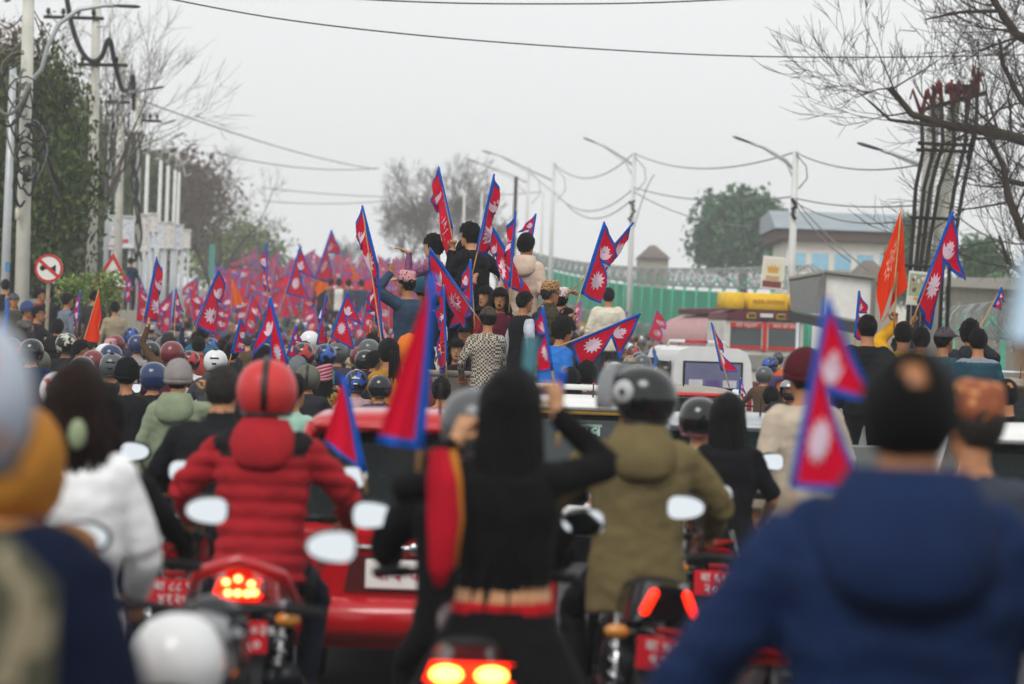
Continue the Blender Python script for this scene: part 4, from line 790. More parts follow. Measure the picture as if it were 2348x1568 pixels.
def wear(person, B, key, mats, name=None):
    o = link(name or key, hm(key), person)
    o.matrix_local = Matrix.Translation(B['head']) @ B['HR'].to_4x4() @ Matrix.Scale(B['H'], 4)
    mats = mats if isinstance(mats, (list, tuple)) else [mats]
    me = o.data
    while len(me.materials) < len(mats): me.materials.append(mats[len(me.materials)])
    for i, m in enumerate(mats):
        o.material_slots[i].link = 'OBJECT'; o.material_slots[i].material = m
    return o
def sub_wear(o, key, m, name=None):
    c = link(name or key, hm(key), o); me = c.data
    if not me.materials: me.materials.append(m)
    c.material_slots[0].link = 'OBJECT'; c.material_slots[0].material = m
    return c
def helmet(person, B, m, kind='helmet', strap=None, visor=None, rim=BLACKP, vent=None):
    o = wear(person, B, kind, m, 'helmet')
    if kind == 'helmet' and rim: sub_wear(o, 'rim', rim)
    if strap: sub_wear(o, 'strap', strap)
    if visor: sub_wear(o, 'visor', visor)
    if vent: sub_wear(o, 'vent', vent)
    return o
def hood_mesh(B):
    """a hood hanging open behind the neck: rolled rim, pouch and a pointed lower edge"""
    k = B['P']['hood']*B['H']; nk, up, fw, rt = B['neck'], B['up'], B['fw'], B['rt']; e = B['P'].get('puff', 0)*0.8; rows = []; n = 22
    for t, r, z in ((0, 0.062, 0.03), (0.15, 0.078, 0.072), (0.3, 0.105, 0.075), (0.5, 0.142, 0.02), (0.7, 0.165, -0.05), (0.88, 0.168, -0.115), (1, 0.14, -0.15)):
        row = []
        for i in range(n + 1):
            th = R(-128 + 256*i/n); c = max(math.cos(th*0.72), 0.0); bk = max(math.cos(th), 0); d = -fw*math.cos(th)*1.0 + rt*math.sin(th)*1.02
            rr_ = (0.075 + (r - 0.075)*(0.45 + 0.55*c) + e*bk*min(t*1.5, 1) + 0.006*math.sin(7*th + 5*t) + 0.014*bk*t)
            row.append(nk + d*rr_*k + up*((z if z > 0 else z*(0.25 + 0.85*c*c))*k - 0.012))
        rows.append(row)
    mb = MB(); mb.rings(rows, 0, False, False); return solidify(mb.mesh('hood'), 0.012)
def put_person(B, mats, loc, rz, label, cat='person', group=None):
    """mats: jacket, trousers, skin, shoes, sleeve, second"""
    o = link('person', B['me'], None); me = B['me']
    while len(me.materials) < 6: me.materials.append(mats[min(len(me.materials), len(mats)-1)])
    for i in range(6):
        o.material_slots[i].link = 'OBJECT'; o.material_slots[i].material = mats[min(i, len(mats)-1)]
    o.location = loc; o.rotation_euler = (0, 0, rz); tag(o, label, cat, group)
    if B['P'].get('hood'):
        if 'hoodme' not in B: B['hoodme'] = hood_mesh(B); B['hoodme'].materials.append(mats[0])
        c = link('hood', B['hoodme'], o); c.material_slots[0].link = 'OBJECT'; c.material_slots[0].material = mats[B['P'].get('hoodmat') or 0]
    return o
def face(person, B, shout=False, glasses=False, mask=False):
    wear(person, B, 'eyes', [mat('eye_white', 'd8d2c8', rough=0.3, var=0), mat('eye_dark', '120c08', rough=0.3)])
    if mask: wear(person, B, 'mask', cloth('22262c'))
    elif shout: wear(person, B, 'shout', [mat('lips', '7a3a35', rough=0.5), mat('mouth_dark', '2a0f0d')], 'mouth')
    else: wear(person, B, 'mouth', mat('lips', '7a3a35', rough=0.5))
    if glasses: wear(person, B, 'glasses', BLACKP)
def mset(j, t='23262e', s='1a1a1b', sl=None, se=None, skin=SKIN, **k):
    J = j if not isinstance(j, str) else cloth(j)
    f = lambda c: c if not isinstance(c, str) else cloth(c)
    return [J, f(t), skin, f(s), f(sl) if sl else J, f(se) if se else J]
# ------------------------------------------------------------------ flags
RED = mat('flag_red', 'e6183c', rough=0.75, var=0.06, scale=5, bump=0.25, bscale=9, spec=0.1)
BLUE = mat('flag_blue', '1b56b4', rough=0.75, var=0.05, spec=0.1)
PINKW = mat('flag_white', 'eccfdf', rough=0.75, var=0.03, spec=0.1)
ORANGE = mat('flag_orange', 'f0431c', rough=0.75, var=0.06, bump=0.25, bscale=9, spec=0.1)
ORANGE2 = mat('flag_orange_pale', 'f2701f', rough=0.75, var=0.06, spec=0.1)
def translucent(m, f):
    n = m.node_tree; b = n.nodes['Principled BSDF']; o = [q for q in n.nodes if q.type == 'OUTPUT_MATERIAL'][0]; t = n.nodes.new('ShaderNodeBsdfTranslucent'); x = n.nodes.new('ShaderNodeMixShader'); x.inputs[0].default_value = f
    src = b.inputs['Base Color'].links[0].from_socket; n.links.new(src, t.inputs[0]); n.links.new(b.outputs[0], x.inputs[1]); n.links.new(t.outputs[0], x.inputs[2]); n.links.new(x.outputs[0], o.inputs[0])
for m_ in (RED, ORANGE, ORANGE2): translucent(m_, 0.4)
BAMBOO = mat('bamboo', 'c39a66', rough=0.6, var=0.2, scale=20)
NV = 0.7071; HV = 1.3333
OUTL = [(0, 0), (1, 0), (0.2929, NV), (1, NV), (0, HV)]
def inset(poly, b):
    n = len(poly); out = []
    for i in range(n):
        p0, p1, p2 = V(poly[i-1]), V(poly[i]), V(poly[(i+1) % n]); d1 = (p1-p0).normalized(); d2 = (p2-p1).normalized()
        n1 = V((-d1.y, d1.x)); n2 = V((-d2.y, d2.x)); m = (n1 + n2); m = m / max(m.length_squared, 0.14) * 2 / 1
        m = (n1+n2).normalized() / max((n1+n2).normalized().dot(n1), 0.3); out.append(p1 + m*b)
    return out
def star(cx, cy, r0, r1, n, rot=0): return [(cx + (r0 if k % 2 == 0 else r1)*math.cos(rot + math.pi*k/n), cy + (r0 if k % 2 == 0 else r1)*math.sin(rot + math.pi*k/n)) for k in range(2*n)]
def thick(mb, pos, uv_faces, h, mi):
    """faces given in cloth coordinates, laid on the cloth with a little thickness on both sides"""
    e = 1e-3
    for s in (1, -1):
        for f in uv_faces:
            q = []
            for u, v in f:
                p = pos(u, v); n = (pos(u+e, v) - p).cross(pos(u, v+e) - p); n = n.normalized() if n.length > 0 else V((0, -1, 0)); q.append(p + n*h*s)
            mb.add(q, [tuple(range(len(q)))], mi)
def cloth_patches(mb, pos, nu, nv, mi=0):
    for (v0, v1, um) in ((0, NV, lambda v: 1 - v), (NV, HV, lambda v: max((HV - v)/(HV - NV), 0.0))):
        g = [[pos(um(v0 + (v1-v0)*k/nv)*i/nu, v0 + (v1-v0)*k/nv) for i in range(nu+1)] for k in range(nv+1)]
        n = nu + 1; mb.add([p for r in g for p in r], [(k*n+i, k*n+i+1, (k+1)*n+i+1, (k+1)*n+i) for k in range(nv) for i in range(nu)], mi)
def border_faces(b, seg):
    ins = inset(OUTL, b); fs = []
    for i in range(5):
        j = (i+1) % 5; o0, o1, i0, i1 = V(OUTL[i]), V(OUTL[j]), ins[i], ins[j]
        for k in range(seg): 
            a, c = k/seg, (k+1)/seg; fs.append([tuple(o0.lerp(o1, a)), tuple(o0.lerp(o1, c)), tuple(i0.lerp(i1, c)), tuple(i0.lerp(i1, a))])
    return fs
def moon_faces(cx=0.26, cy=0.93, r=0.17):
    fs = []; n = 14
    for k in range(n):      # crescent
        a0, a1 = math.pi*(1.0 + k/n), math.pi*(1.0 + (k+1)/n)
        def inn(a): return (cx + r*math.cos(a)*0.97, cy + (r*0.30)*math.sin(a) * 1.0)
        fs.append([(cx + r*math.cos(a0), cy + r*math.sin(a0)), (cx + r*math.cos(a1), cy + r*math.sin(a1)), inn(a1), inn(a0)])
    st = star(cx, cy - r*0.12, r*0.62, r*0.42, 9, 0.1)
    fs += [[(cx, cy - r*0.12), st[k], st[(k+1) % len(st)]] for k in range(len(st)) if st[k][1] > cy - r*0.5]
    return fs
def sun_faces(cx=0.26, cy=0.36, r=0.185):
    st = star(cx, cy, r, r*0.62, 12, 0.13); return [[(cx, cy), st[k], st[(k+1) % len(st)]] for k in range(len(st))]
def cloth_pos(T, B, U, L_, waves=2.0, amp=0.10, ph=0.0, depth=0.5, fold=0.0):
    T, B, U, L_ = V(T), V(B), V(U), V(L_); Lh = (T-B).length; W = Lh/HV
    H0 = B.lerp(T, NV/HV); E0 = L_ - B; E1 = U - H0
    def ext(E, s):
        lack = max(W*W - E.length_squared, 0) ** 0.5
        return E + V((0, lack*depth*s, 0))
    E0, E1 = ext(E0, 1), ext(E1, 0.8); nrm = (T-B).cross(E1 + E0); nrm = nrm.normalized() if nrm.length > 1e-5 else V((0, 1, 0))
    def pos(u, v):
        t = min(max(v/NV, 0), 1); E = E0.lerp(E1, t); h = B.lerp(T, v/HV); u0 = u
        if fold: g = math.sin(math.pi*u) if u < 0.5 else 1 - 0.5*fold*(1 - math.cos(math.pi*(u - 0.5))); back = V((0, -0.10*W*max(u - 0.5, 0)*2, 0)); u = u*(1-fold) + g*fold
        else: back = V((0, 0, 0))
        f = amp*W*u**0.8 * math.sin(2*math.pi*waves*u + ph + 1.3*v) + 0.35*amp*W*min(u*3, 1) * math.sin(9*v + 2.5*u + ph*2)
        sag = V((0, 0, -0.05*W*u*(1-u)))
        return h + E*u + nrm*f + sag + back*fold
    return pos
FLAGN = [0]
def pole_part(parent, a, b, r, org):
    r = r*0.68
    mb = MB(); n = 5; mb.tube([a.lerp(b, k/n) - org for k in range(n+1)], [r*(1 - 0.25*k/n) for k in range(n+1)], 8); return mb.build('pole', BAMBOO, parent, True)
def flag(T, B, U, L_, D, P=None, label='', group=None, r=0.011, amp=0.09, waves=1.6, ph=None, dP=0, depth=0.5, plain=None, fine=True, dT=0.0, fold=0.0):
    FLAGN[0] += 1; ph = FLAGN[0]*1.7 if ph is None else ph
    t, b = at(*T, D + dT), at(*B, D); u, l = at(*U, D), at(*L_, D)
    p = at(*P, D + dP) if P else b + (b - t)*0.35
    e = empty('flag', p, 0, label, 'flag', group); pole_part(e, p + (p-b).normalized()*0.06, t + (t-b).normalized()*0.01, r, p)
    pos0 = cloth_pos(t, b, u, l, waves, amp, ph, depth, fold); pos = lambda a, c: pos0(a, c) - p
    mb = MB(); cloth_patches(mb, pos, 16, 12); c = mb.build('cloth', plain or RED, e, True)
    mb = MB(); mb.tube([b.lerp(t, k/6) - p for k in range(7)], r*1.05, 8); mb.build('sleeve', BLUE, c, True)
    for nm, fs, m in (('border', border_faces(0.047, 10), BLUE), ('moon', moon_faces(), PINKW), ('sun', sun_faces(), PINKW)):
        if plain and nm == 'border': continue
        mb = MB(); thick(mb, pos, fs, 0.006 if nm == 'border' else 0.005, 0); mb.build(nm, m, c, False)
    return e
def quadflag(c4, D, P, label, m=ORANGE, emblem=None, group=None, amp=0.06):
    """plain cloth: hoist bottom, hoist top, fly top, fly bottom"""
    a = [at(*q, D) for q in c4]; p = at(*P, D); e = empty('flag', p, 0, label, 'flag', group); pole_part(e, p - (a[1]-a[0]).normalized()*0.05, a[1], 0.011, p)
    W = (a[2]-a[1]).length + 0.1
    def pos(u, v):
        h = a[0].lerp(a[1], v); f = a[3].lerp(a[2], v); return h.lerp(f, u) + V((0, amp*u*math.sin(7*u + 3*v), 0)) + V((amp*0.3*u*math.sin(8*v), 0, 0)) - p
    mb = MB(); n = 14; mb.add([pos(i/n, k/n) for k in range(n+1) for i in range(n+1)], [(k*(n+1)+i, k*(n+1)+i+1, (k+1)*(n+1)+i+1, (k+1)*(n+1)+i) for k in range(n) for i in range(n)])
    c = mb.build('cloth', m, e, True)
    if emblem:
        mb = MB(); cx, cy, r = emblem; fs = [[(cx + r*1.0*math.cos(k), cy + r*0.6*math.sin(k)), (cx + r*1.5*math.cos(k+0.25), cy + r*0.9*math.sin(k+0.25)), (cx + r*math.cos(k+0.5), cy + r*0.6*math.sin(k+0.5))] for k in [2*math.pi*i/10 for i in range(10)]]
        rg = lambda k, q: (cx + r*q*math.cos(k), cy + r*q*0.6*math.sin(k)); fs += [[rg(k, 0.75), rg(k+0.32, 0.75), rg(k+0.32, 0.55), rg(k, 0.55)] for k in [2*math.pi*i/20 for i in range(20)]]
        fs += [[rg(k, 0.4), rg(k+0.5, 0.4), rg(k+0.5, 0.15), rg(k, 0.15)] for k in [0.3 + 0.5*i for i in range(9)]]
        thick(mb, pos, fs, 0.005, 0); mb.build('emblem', mat('emblem_pale', 'f2a088'), c)
    return e
def triflag(B, T, L_, D, P, label, r=0.011, amp=0.04):
    """a flag whose folds show one long triangle: hoist bottom, hoist top, fly corner"""
    b, t, l, p = at(*B, D), at(*T, D), at(*L_, D), at(*P, D); e = empty('flag', p, 0, label, 'flag'); pole_part(e, p, t, r, p)
    def pos(u, v):
        q = b.lerp(t, v) + (l - b)*u*(1 - v); return q + V((0, amp*u*(1-v)*math.sin(9*u + 2*v) - 0.12*u*(1-v), 0.0)) - p
    def patch(nm, m, u0, u1, v0, v1, par, h):
        mb = MB(); n = 12; mb.add([pos(u0 + (u1-u0)*i/n, v0 + (v1-v0)*k/n) + V((0, h, 0)) for k in range(n+1) for i in range(n+1)], [(k*(n+1)+i, k*(n+1)+i+1, (k+1)*(n+1)+i+1, (k+1)*(n+1)+i) for k in range(n) for i in range(n)]); return mb.build(nm, m, par, True)
    c = patch('cloth', RED, 0, 1, 0, 1, e, 0); patch('border', BLUE, 0, 1, 0, 0.05, c, -0.005); patch('border', BLUE, 0, 0.16, 0.05, 1, c, -0.005)
    mb = MB(); mb.tube([b.lerp(t, k/6) - p for k in range(7)], r*1.2, 8); mb.build('sleeve', BLUE, c, True); return e
SMALLFLAG = []
def small_flag_mesh(i):
    rr = random.Random(i); mb = MB(); Lh = 0.95; k = rr.uniform(0.35, 1.0); sg = 1 if i % 2 else -1; ln = rr.uniform(-0.25, 0.25)
    top = V((ln, 0, 0.55 + Lh)); b = V((ln*0.4, 0, 0.55)); W = Lh/HV
    H0 = b.lerp(top, NV/HV); pos = cloth_pos(top, b, H0 + V((sg*W*k, 0, -0.18)), b + V((sg*W*k*rr.uniform(0.6, 1), 0, -0.12)), rr.uniform(1, 2), 0.1, i*1.3, 0.5, 0.5)
    mb.tube([V((0, 0, 0)), top], [0.009, 0.007], 5, 3); cloth_patches(mb, pos, 6, 5, 0); thick(mb, pos, border_faces(0.05, 4), 0.006, 1); thick(mb, pos, moon_faces(), 0.006, 2); thick(mb, pos, sun_faces(r=0.17), 0.006, 2)
    me = mb.mesh('flag', True); 
    for m in (RED, BLUE, PINKW, BAMBOO): me.materials.append(m)
    return me
# ------------------------------------------------------------------ motorcycles
TAIL = mat('tail_lamp', 'c01008', rough=0.3, emit='ff2a12', estr=3.0)
TAILHOT = mat('tail_bulb', 'ff7040', rough=0.3, emit='ff8a4a', estr=9.0)
TAILY = mat('tail_bulb_warm', 'ffb050', rough=0.3, emit='ffb648', estr=8.0)
TAILOFF = mat('tail_lens', '8e0d10', rough=0.15, spec=0.6)
AMBER = mat('amber_lens', 'c9822a', rough=0.15, spec=0.6, coat=0.5)
PLATE = mat('plate_red', 'c8202c', rough=0.4)
PLATEW = mat('plate_white', 'e4e2de', rough=0.4)
REDP = mat('red_paint', 'b3121c', rough=0.25, coat=0.6, var=0.04)
BLACKPAINT = mat('black_paint', '121316', rough=0.2, coat=0.6)
SEATM = mat('seat_vinyl', '18191b', rough=0.55, bump=0.3, bscale=80)
def wheel(mb_t, mb_r, c, r, wd):
    pts = [V((0, r*math.sin(a), r*math.cos(a))) + V(c) for a in [2*math.pi*i/28 for i in range(29)]]
    mb_t.tube(pts, wd, 8, 0, False); mb_r.tube([V(c) + (p - V(c))*0.82 for p in pts], 0.018, 6, 0, False)
    for i in range(6):
        a = 2*math.pi*i/6; mb_r.tube([V(c), V(c) + V((0, r*0.82*math.sin(a), r*0.82*math.cos(a)))], [0.016, 0.012], 5)
    mb_r.tube([V(c) + V((-0.07, 0, 0)), V(c) + V((0.07, 0, 0))], 0.045, 10)
def make_bike(style='plain', label='', group=None, paint=REDP, lit=0, plate=True, num=('बा ९२ प', '३५६०'), full=True):
    e = empty('motorcycle', (0, 0, 0), 0, label, 'motorcycle', group)
    for yy, wd in ((-0.66, 0.062), (0.68, 0.05)):
        t = MB(); r_ = MB(); wheel(t, r_, (0, yy, 0.3), 0.25, wd); w_ = t.build('wheel', RUBBER, e, True); r_.build('rim', DARKM, w_, True)
    mb = MB(); mb.ell((0, 0.0, 0.45), (0.15, 0.26, 0.17), 12, 8); mb.box((0, 0.02, 0.3), (0.26, 0.4, 0.18), 0, 0.04); mb.tube([V((0, 0.55, 0.85)), V((0, 0.2, 0.62)), V((0, -0.3, 0.55)), V((0, -0.66, 0.3))], 0.035, 8); mb.build('engine', DARKM, e, True)
    mb = MB(); mb.tube([V((0, 0.42, 0.86)), V((0, 0.3, 0.87)), V((0, 0.1, 0.84)), V((0, -0.05, 0.76))], [0.09, 0.15, 0.14, 0.09], 12, 0, True, 0.85); mb.build('tank', paint, e, True)
    mb = MB(); mb.tube([V((0, 0.0, 0.77)), V((0, -0.2, 0.765)), V((0, -0.45, 0.81)), V((0, -0.68, 0.84))], [0.1, 0.135, 0.13, 0.09], 12, 0, True, 0.45); mb.build('seat', SEATM, e, True)
    mb = MB()     # tail fairing
    mb.rings([[V((sx*x, y, z)) for sx, x, z in ((-1, a, z0), (1, a, z0), (1, b, z1), (-1, b, z1))] for y, a, b, z0, z1 in ((-0.2, 0.15, 0.14, 0.62, 0.76), (-0.55, 0.15, 0.13, 0.68, 0.82), (-0.8, 0.125, 0.085, 0.7, 0.87), (-0.88, 0.1, 0.05, 0.72, 0.86))])
    mb.build('tail_fairing', paint, e, auto=40)
    if style == 'wide':
        mb = MB(); mb.tube([V((-0.24, -0.55, 0.66)), V((-0.17, -0.86, 0.84)), V((0, -0.93, 0.9)), V((0.17, -0.86, 0.84)), V((0.24, -0.55, 0.66))], 0.03, 8); mb.build('tail_cowl', paint, e, True)
    if style == 'rail':
        mb = MB(); mb.tube([V((-0.16, -0.35, 0.84)), V((-0.18, -0.75, 0.93)), V((-0.1, -0.9, 0.95)), V((0.1, -0.9, 0.95)), V((0.18, -0.75, 0.93)), V((0.16, -0.35, 0.84))], 0.014, 8); mb.build('grab_rail', CHROME, e, True)
    if style == 'twin':
        for sg in (-1, 1):
            mb = MB(); mb.box((sg*0.085, -0.875, 0.79), (0.036, 0.05, 0.12), 0, 0.012, Matrix.Rotation(sg*R(-24), 3, 'Y')); mb.build('tail_light', TAIL if lit else TAILOFF, e, True)
            mb = MB(); mb.prism([(sg*0.03, 0.73), (sg*0.1, 0.73), (sg*0.07, 0.80)], -0.87, -0.85); mb.build('tail_reflector', TAILOFF, e)
    else:
        mb = MB(); mb.box((0, -0.9, 0.79), (0.21 if style != 'lobes' else 0.29, 0.05, 0.11), 0, 0.025); tl = mb.build('tail_light', TAIL if lit else TAILOFF, e, True)
        if lit:
            mb = MB()
            if style == 'lobes':
                for sg in (-1, 1): mb.ell((sg*0.072, -0.925, 0.785), (0.052, 0.012, 0.028), 12, 6)
                mb.build('bulb', TAILY, tl, True)
            else:
                for q in ((-0.05, 0.81), (0.0, 0.825), (0.055, 0.805), (-0.04, 0.765), (0.0, 0.765), (0.04, 0.765), (0.07, 0.77)): mb.ell((q[0], -0.925, q[1]), (0.017, 0.008, 0.015), 10, 6)
                mb.build('bulb', TAILHOT, tl, True)
    for sg in (-1, 1):
        mb = MB(); mb.tube([V((sg*0.08, -0.82, 0.66)), V((sg*0.16, -0.84, 0.655))], 0.012, 6); ts = mb.build('turn_signal_stem', BLACKP, e, True)
        mb = MB(); mb.ell((sg*0.205, -0.85, 0.655), (0.055, 0.035, 0.033), 10, 8); mb.build('turn_signal', AMBER, e, True)
        mb = MB(); pts = [V((sg*0.15 + 0.028*math.cos(k*0.9), -0.5 - 0.1*k/40 + 0.028*math.sin(k*0.9), 0.66 - 0.34*k/40)) for k in range(41)]; mb.tube(pts, 0.009, 5); mb.tube([V((sg*0.15, -0.48, 0.7)), V((sg*0.15, -0.62, 0.3))], 0.018, 8); mb.build('shock_absorber', CHROME, e, True)
        mb = MB(); mb.tube([V((sg*0.1, 0.68, 0.3)), V((sg*0.1, 0.5, 0.95))], [0.028, 0.026], 8); mb.build('fork', DARKM, e, True)
        mb = MB(); mb.tube([V((sg*0.3, 0.42, 1.0)), V((sg*0.33, 0.42, 1.1)), V((sg*0.36, 0.4, 1.17))], 0.008, 6); st = mb.build('mirror_stem', BLACKP, e, True)
        mb = MB(); mb.ell((sg*0.38, 0.395, 1.2), (0.085, 0.02, 0.055), 14, 8); mr = mb.build('mirror', BLACKP, e, True)
        mb = MB(); rot = Matrix.Rotation(R(-14), 3, 'X'); mb.rings([[V((sg*0.38, 0.362, 1.2)) + rot @ V((0.074*k*math.copysign(abs(math.cos(2*math.pi*i/20))**0.75, math.cos(2*math.pi*i/20)), 0, 0.045*k*math.copysign(abs(math.sin(2*math.pi*i/20))**0.75, math.sin(2*math.pi*i/20))*(1 + sg*0.28*math.cos(2*math.pi*i/20)))) for i in range(20)] for k in (1.0, 0.01)], 0, False); mb.build('mirror_glass', MIRROR, mr)
    mb = MB(); mb.tube([V((-0.37, 0.3, 1.0)), V((-0.2, 0.42, 1.0)), V((0, 0.46, 0.97)), V((0.2, 0.42, 1.0)), V((0.37, 0.3, 1.0))], 0.014, 8); hb = mb.build('handlebar', DARKM, e, True)
    for sg in (-1, 1):
        mb = MB(); mb.tube([V((sg*0.36, 0.31, 1.0)), V((sg*0.25, 0.385, 1.0))], 0.02, 8); mb.build('grip', RUBBER, hb, True)
    mb = MB(); mb.ell((0, 0.6, 0.9), (0.12, 0.1, 0.12), 12, 8); mb.build('headlight', paint, e, True)
    mb = MB(); mb.tube([V((0.2, 0.1, 0.28)), V((0.2, -0.3, 0.3)), V((0.21, -0.85, 0.42))], [0.03, 0.055, 0.06], 10); mb.build('exhaust', CHROME if style == 'twin' else DARKM, e, True)
    mb = MB(); mb.box((0, -0.87, 0.4), (0.19, 0.02, 0.3), 0, 0.005, None, (1.25, 1)); mb.build('mudguard', mat('mudguard', '3a3b3e', rough=0.6), e)
    if plate:
        mb = MB(); mb.box((0, -0.93, 0.585), (0.26, 0.008, 0.135), 0, 0.003); pl = mb.build('number_plate', PLATE, e)
        text_mesh(num[0], 0.062, PLATEW, pl, (0, -0.9375, 0.615)); text_mesh(num[1], 0.07, PLATEW, pl, (0, -0.9375, 0.555))
        mb = MB(); mb.box((0, -0.92, 0.675), (0.11, 0.02, 0.03), 0, 0.006); mb.build('reflector', TAILOFF, e)
    return e
# ------------------------------------------------------------------ cars
GLASSC = mat('car_glass', '2a3a3a', rough=0.04, spec=0.9, trans=0.75, coat=0.3)
def make_car(label, cat, paint, W=1.5, Lc=3.5, Hc=1.48, name='car', glass=GLASSC, belt=0.88, chrome=True, rack=None, plate=PLATEW, num='बा ३ च ७०२', dusty=None, tail=TAILOFF):
    """origin on the ground below the rear bumper, front towards +y"""
    e = empty(name, (0, 0, 0), 0, label, cat); w = W/2
    mb = MB()      # lower body: cross-sections along the length
    def sec(y, zb, zt, k):
        x = w*k; return [V((-x*0.92, y, zb)), V((x*0.92, y, zb)), V((x, y, zb + 0.12)), V((x, y, zb + (zt-zb)*0.55)), V((x*0.985, y, zb + (zt-zb)*0.8)), V((x*0.93, y, zt)), V((-x*0.93, y, zt)), V((-x*0.985, y, zb + (zt-zb)*0.8)), V((-x, y, zb + (zt-zb)*0.55)), V((-x, y, zb + 0.12))]
    mb.rings([sec(0.02, 0.28, belt - 0.06, 0.9), sec(0.07, 0.22, belt - 0.02, 0.96), sec(0.25, 0.2, belt, 1), sec(Lc*0.55, 0.2, belt, 1), sec(Lc*0.72, 0.2, belt - 0.02, 1), sec(Lc*0.93, 0.22, belt - 0.16, 0.96), sec(Lc, 0.28, belt - 0.28, 0.88)])
    mb.build('body', paint, e, auto=35)
    y0, y1, y2, y3 = 0.1, 0.3, Lc*0.55, Lc*0.74   # rear glass foot, roof rear, roof front, windscreen foot
    wb, wr = w*0.93, w*0.76; zr = Hc
    mb = MB(); n = 9
    def rr(y, k, z): return [V((wr*k*math.cos(R(180 - 180*i/n)) if 0 < i < n else (-wr*k if i == 0 else wr*k), y, z + (0.05 if 0 < i < n else 0) * math.sin(R(180*i/n)))) for i in range(n+1)]
    rf = [rr(y1 - 0.1, 0.97, zr - 0.1), rr(y1 + 0.02, 1, zr - 0.055), rr((y1+y2)/2, 1.02, zr - 0.045), rr(y2, 0.98, zr - 0.075)]
    rings = [r_ + [p - V((0, 0, 0.05)) for p in reversed(r_)] for r_ in rf]
    mb.rings(rings); rfo = mb.build('roof', dusty or paint, e, True)
    for sg in (-1, 1):      # pillars
        for nm, a, b in (('rear_pillar', (sg*wb*0.97, y0 + 0.06, belt - 0.03), (sg*wr*0.98, y1, zr - 0.08)), ('middle_pillar', (sg*wb, Lc*0.42, belt - 0.03), (sg*wr, Lc*0.42, zr - 0.07)), ('front_pillar', (sg*wb*0.97, y3, belt - 0.04), (sg*wr*0.97, y2, zr - 0.1))):
            mb = MB(); mb.tube([a, b], [0.05, 0.04], 6); mb.build(nm, paint, e, True)
        mb = MB(); mb.add([V((sg*wb*0.985, y0 + 0.1, belt)), V((sg*wb*0.985, y3 - 0.05, belt - 0.02)), V((sg*wr*0.985, y2, zr - 0.09)), V((sg*wr*0.985, y1 + 0.05, zr - 0.08))], [(0, 1, 2, 3)]); mb.build('side_window', glass, e)
        mb = MB(); mb.box((sg*(w + 0.1), Lc*0.64, belt + 0.07), (0.2, 0.08, 0.13), 0, 0.03); mi = mb.build('mirror', BLACKP, e, True)
        mb = MB(); mb.box((sg*(w + 0.1), Lc*0.64 - 0.043, belt + 0.07), (0.16, 0.006, 0.095), 0, 0.002); mb.build('mirror_glass', MIRROR if sg < 0 else mat('mirror_dim', '39403f', rough=0.05, metal=0.9), mi)
        mb = MB(); mb.box((sg*w*0.86, 0.035, belt - 0.17), (0.15, 0.06, 0.2), 0, 0.02); mb.build('tail_light', tail, e, True)
        mb = MB(); mb.tube([V((sg*w*0.72, 0.55 if True else 0, 0.29)) + V((-0.07, 0, 0)), V((sg*w*0.72, 0.55, 0.29)) + V((0.07, 0, 0))], 0.28, 20); mb.build('wheel', RUBBER, e, True)
        mb = MB(); mb.tube([V((sg*w*0.72, Lc - 0.65, 0.29)) + V((-0.07, 0, 0)), V((sg*w*0.72, Lc - 0.65, 0.29)) + V((0.07, 0, 0))], 0.28, 20); mb.build('wheel', RUBBER, e, True)
        for yy in (0.9, 1.75):
            mb = MB(); mb.box((sg*0.33, yy, belt - 0.12), (0.42, 0.14, 0.6), 0, 0.05); mb.box((sg*0.33, yy, belt + 0.27), (0.24, 0.09, 0.2), 0, 0.04); mb.build('car_seat', mat('seat_cloth', '55595b', rough=0.9), e, True)
    mb = MB(); mb.add([V((-wb*0.9, y0, belt - 0.01)), V((wb*0.9, y0, belt - 0.01)), V((wr*0.92, y1 - 0.08, zr - 0.12)), V((-wr*0.92, y1 - 0.08, zr - 0.12))], [(0, 1, 2, 3)]); mb.build('rear_window', glass, e)
    mb = MB(); mb.add([V((-wb*0.94, y3, belt - 0.03)), V((wb*0.94, y3, belt - 0.03)), V((wr*0.94, y2 + 0.02, zr - 0.1)), V((-wr*0.94, y2 + 0.02, zr - 0.1))], [(0, 1, 2, 3)]); mb.build('windscreen', glass, e)
    mb = MB(); mb.box((0, y1 - 0.14, zr - 0.085), (wr*1.9, 0.2, 0.05), 0, 0.02); mb.build('spoiler', paint, e, True)
    mb = MB(); mb.box((0, -0.02, 0.38), (W*0.94, 0.2, 0.22), 0, 0.06); mb.build('bumper', paint, e, True)
    mb = MB(); mb.prism([(-0.36, belt - 0.36), (0.36, belt - 0.36), (0.33, belt - 0.17), (-0.33, belt - 0.17)], 0.006, 0.02); mb.build('plate_recess', mat('recess', '4a0a0e', rough=0.6) if paint == REDP else DARKM, e)
    if chrome:
        mb = MB(); mb.box((0, 0.012, belt - 0.13), (W*0.5, 0.03, 0.028), 0, 0.008); mb.build('chrome_strip', CHROME, e, True)
        mb = MB(); mb.ell((0, -0.008, belt - 0.13), (0.03, 0.012, 0.03), 12, 6); mb.build('emblem', CHROME, e, True)
    mb = MB(); mb.box((0, -0.002, belt - 0.265), (0.5, 0.012, 0.15), 0, 0.004); pl = mb.build('number_plate', plate, e); text_mesh(num, 0.1, PLATE if plate == PLATEW else PLATEW, pl, (0, -0.0105, belt - 0.265), sx=0.9)
    mb = MB(); mb.tube([V((0.1, y1 + 0.06, zr - 0.01)), V((0.1, y1 - 0.02, zr + 0.16))], [0.008, 0.004], 6); mb.build('antenna', BLACKP, e, True)
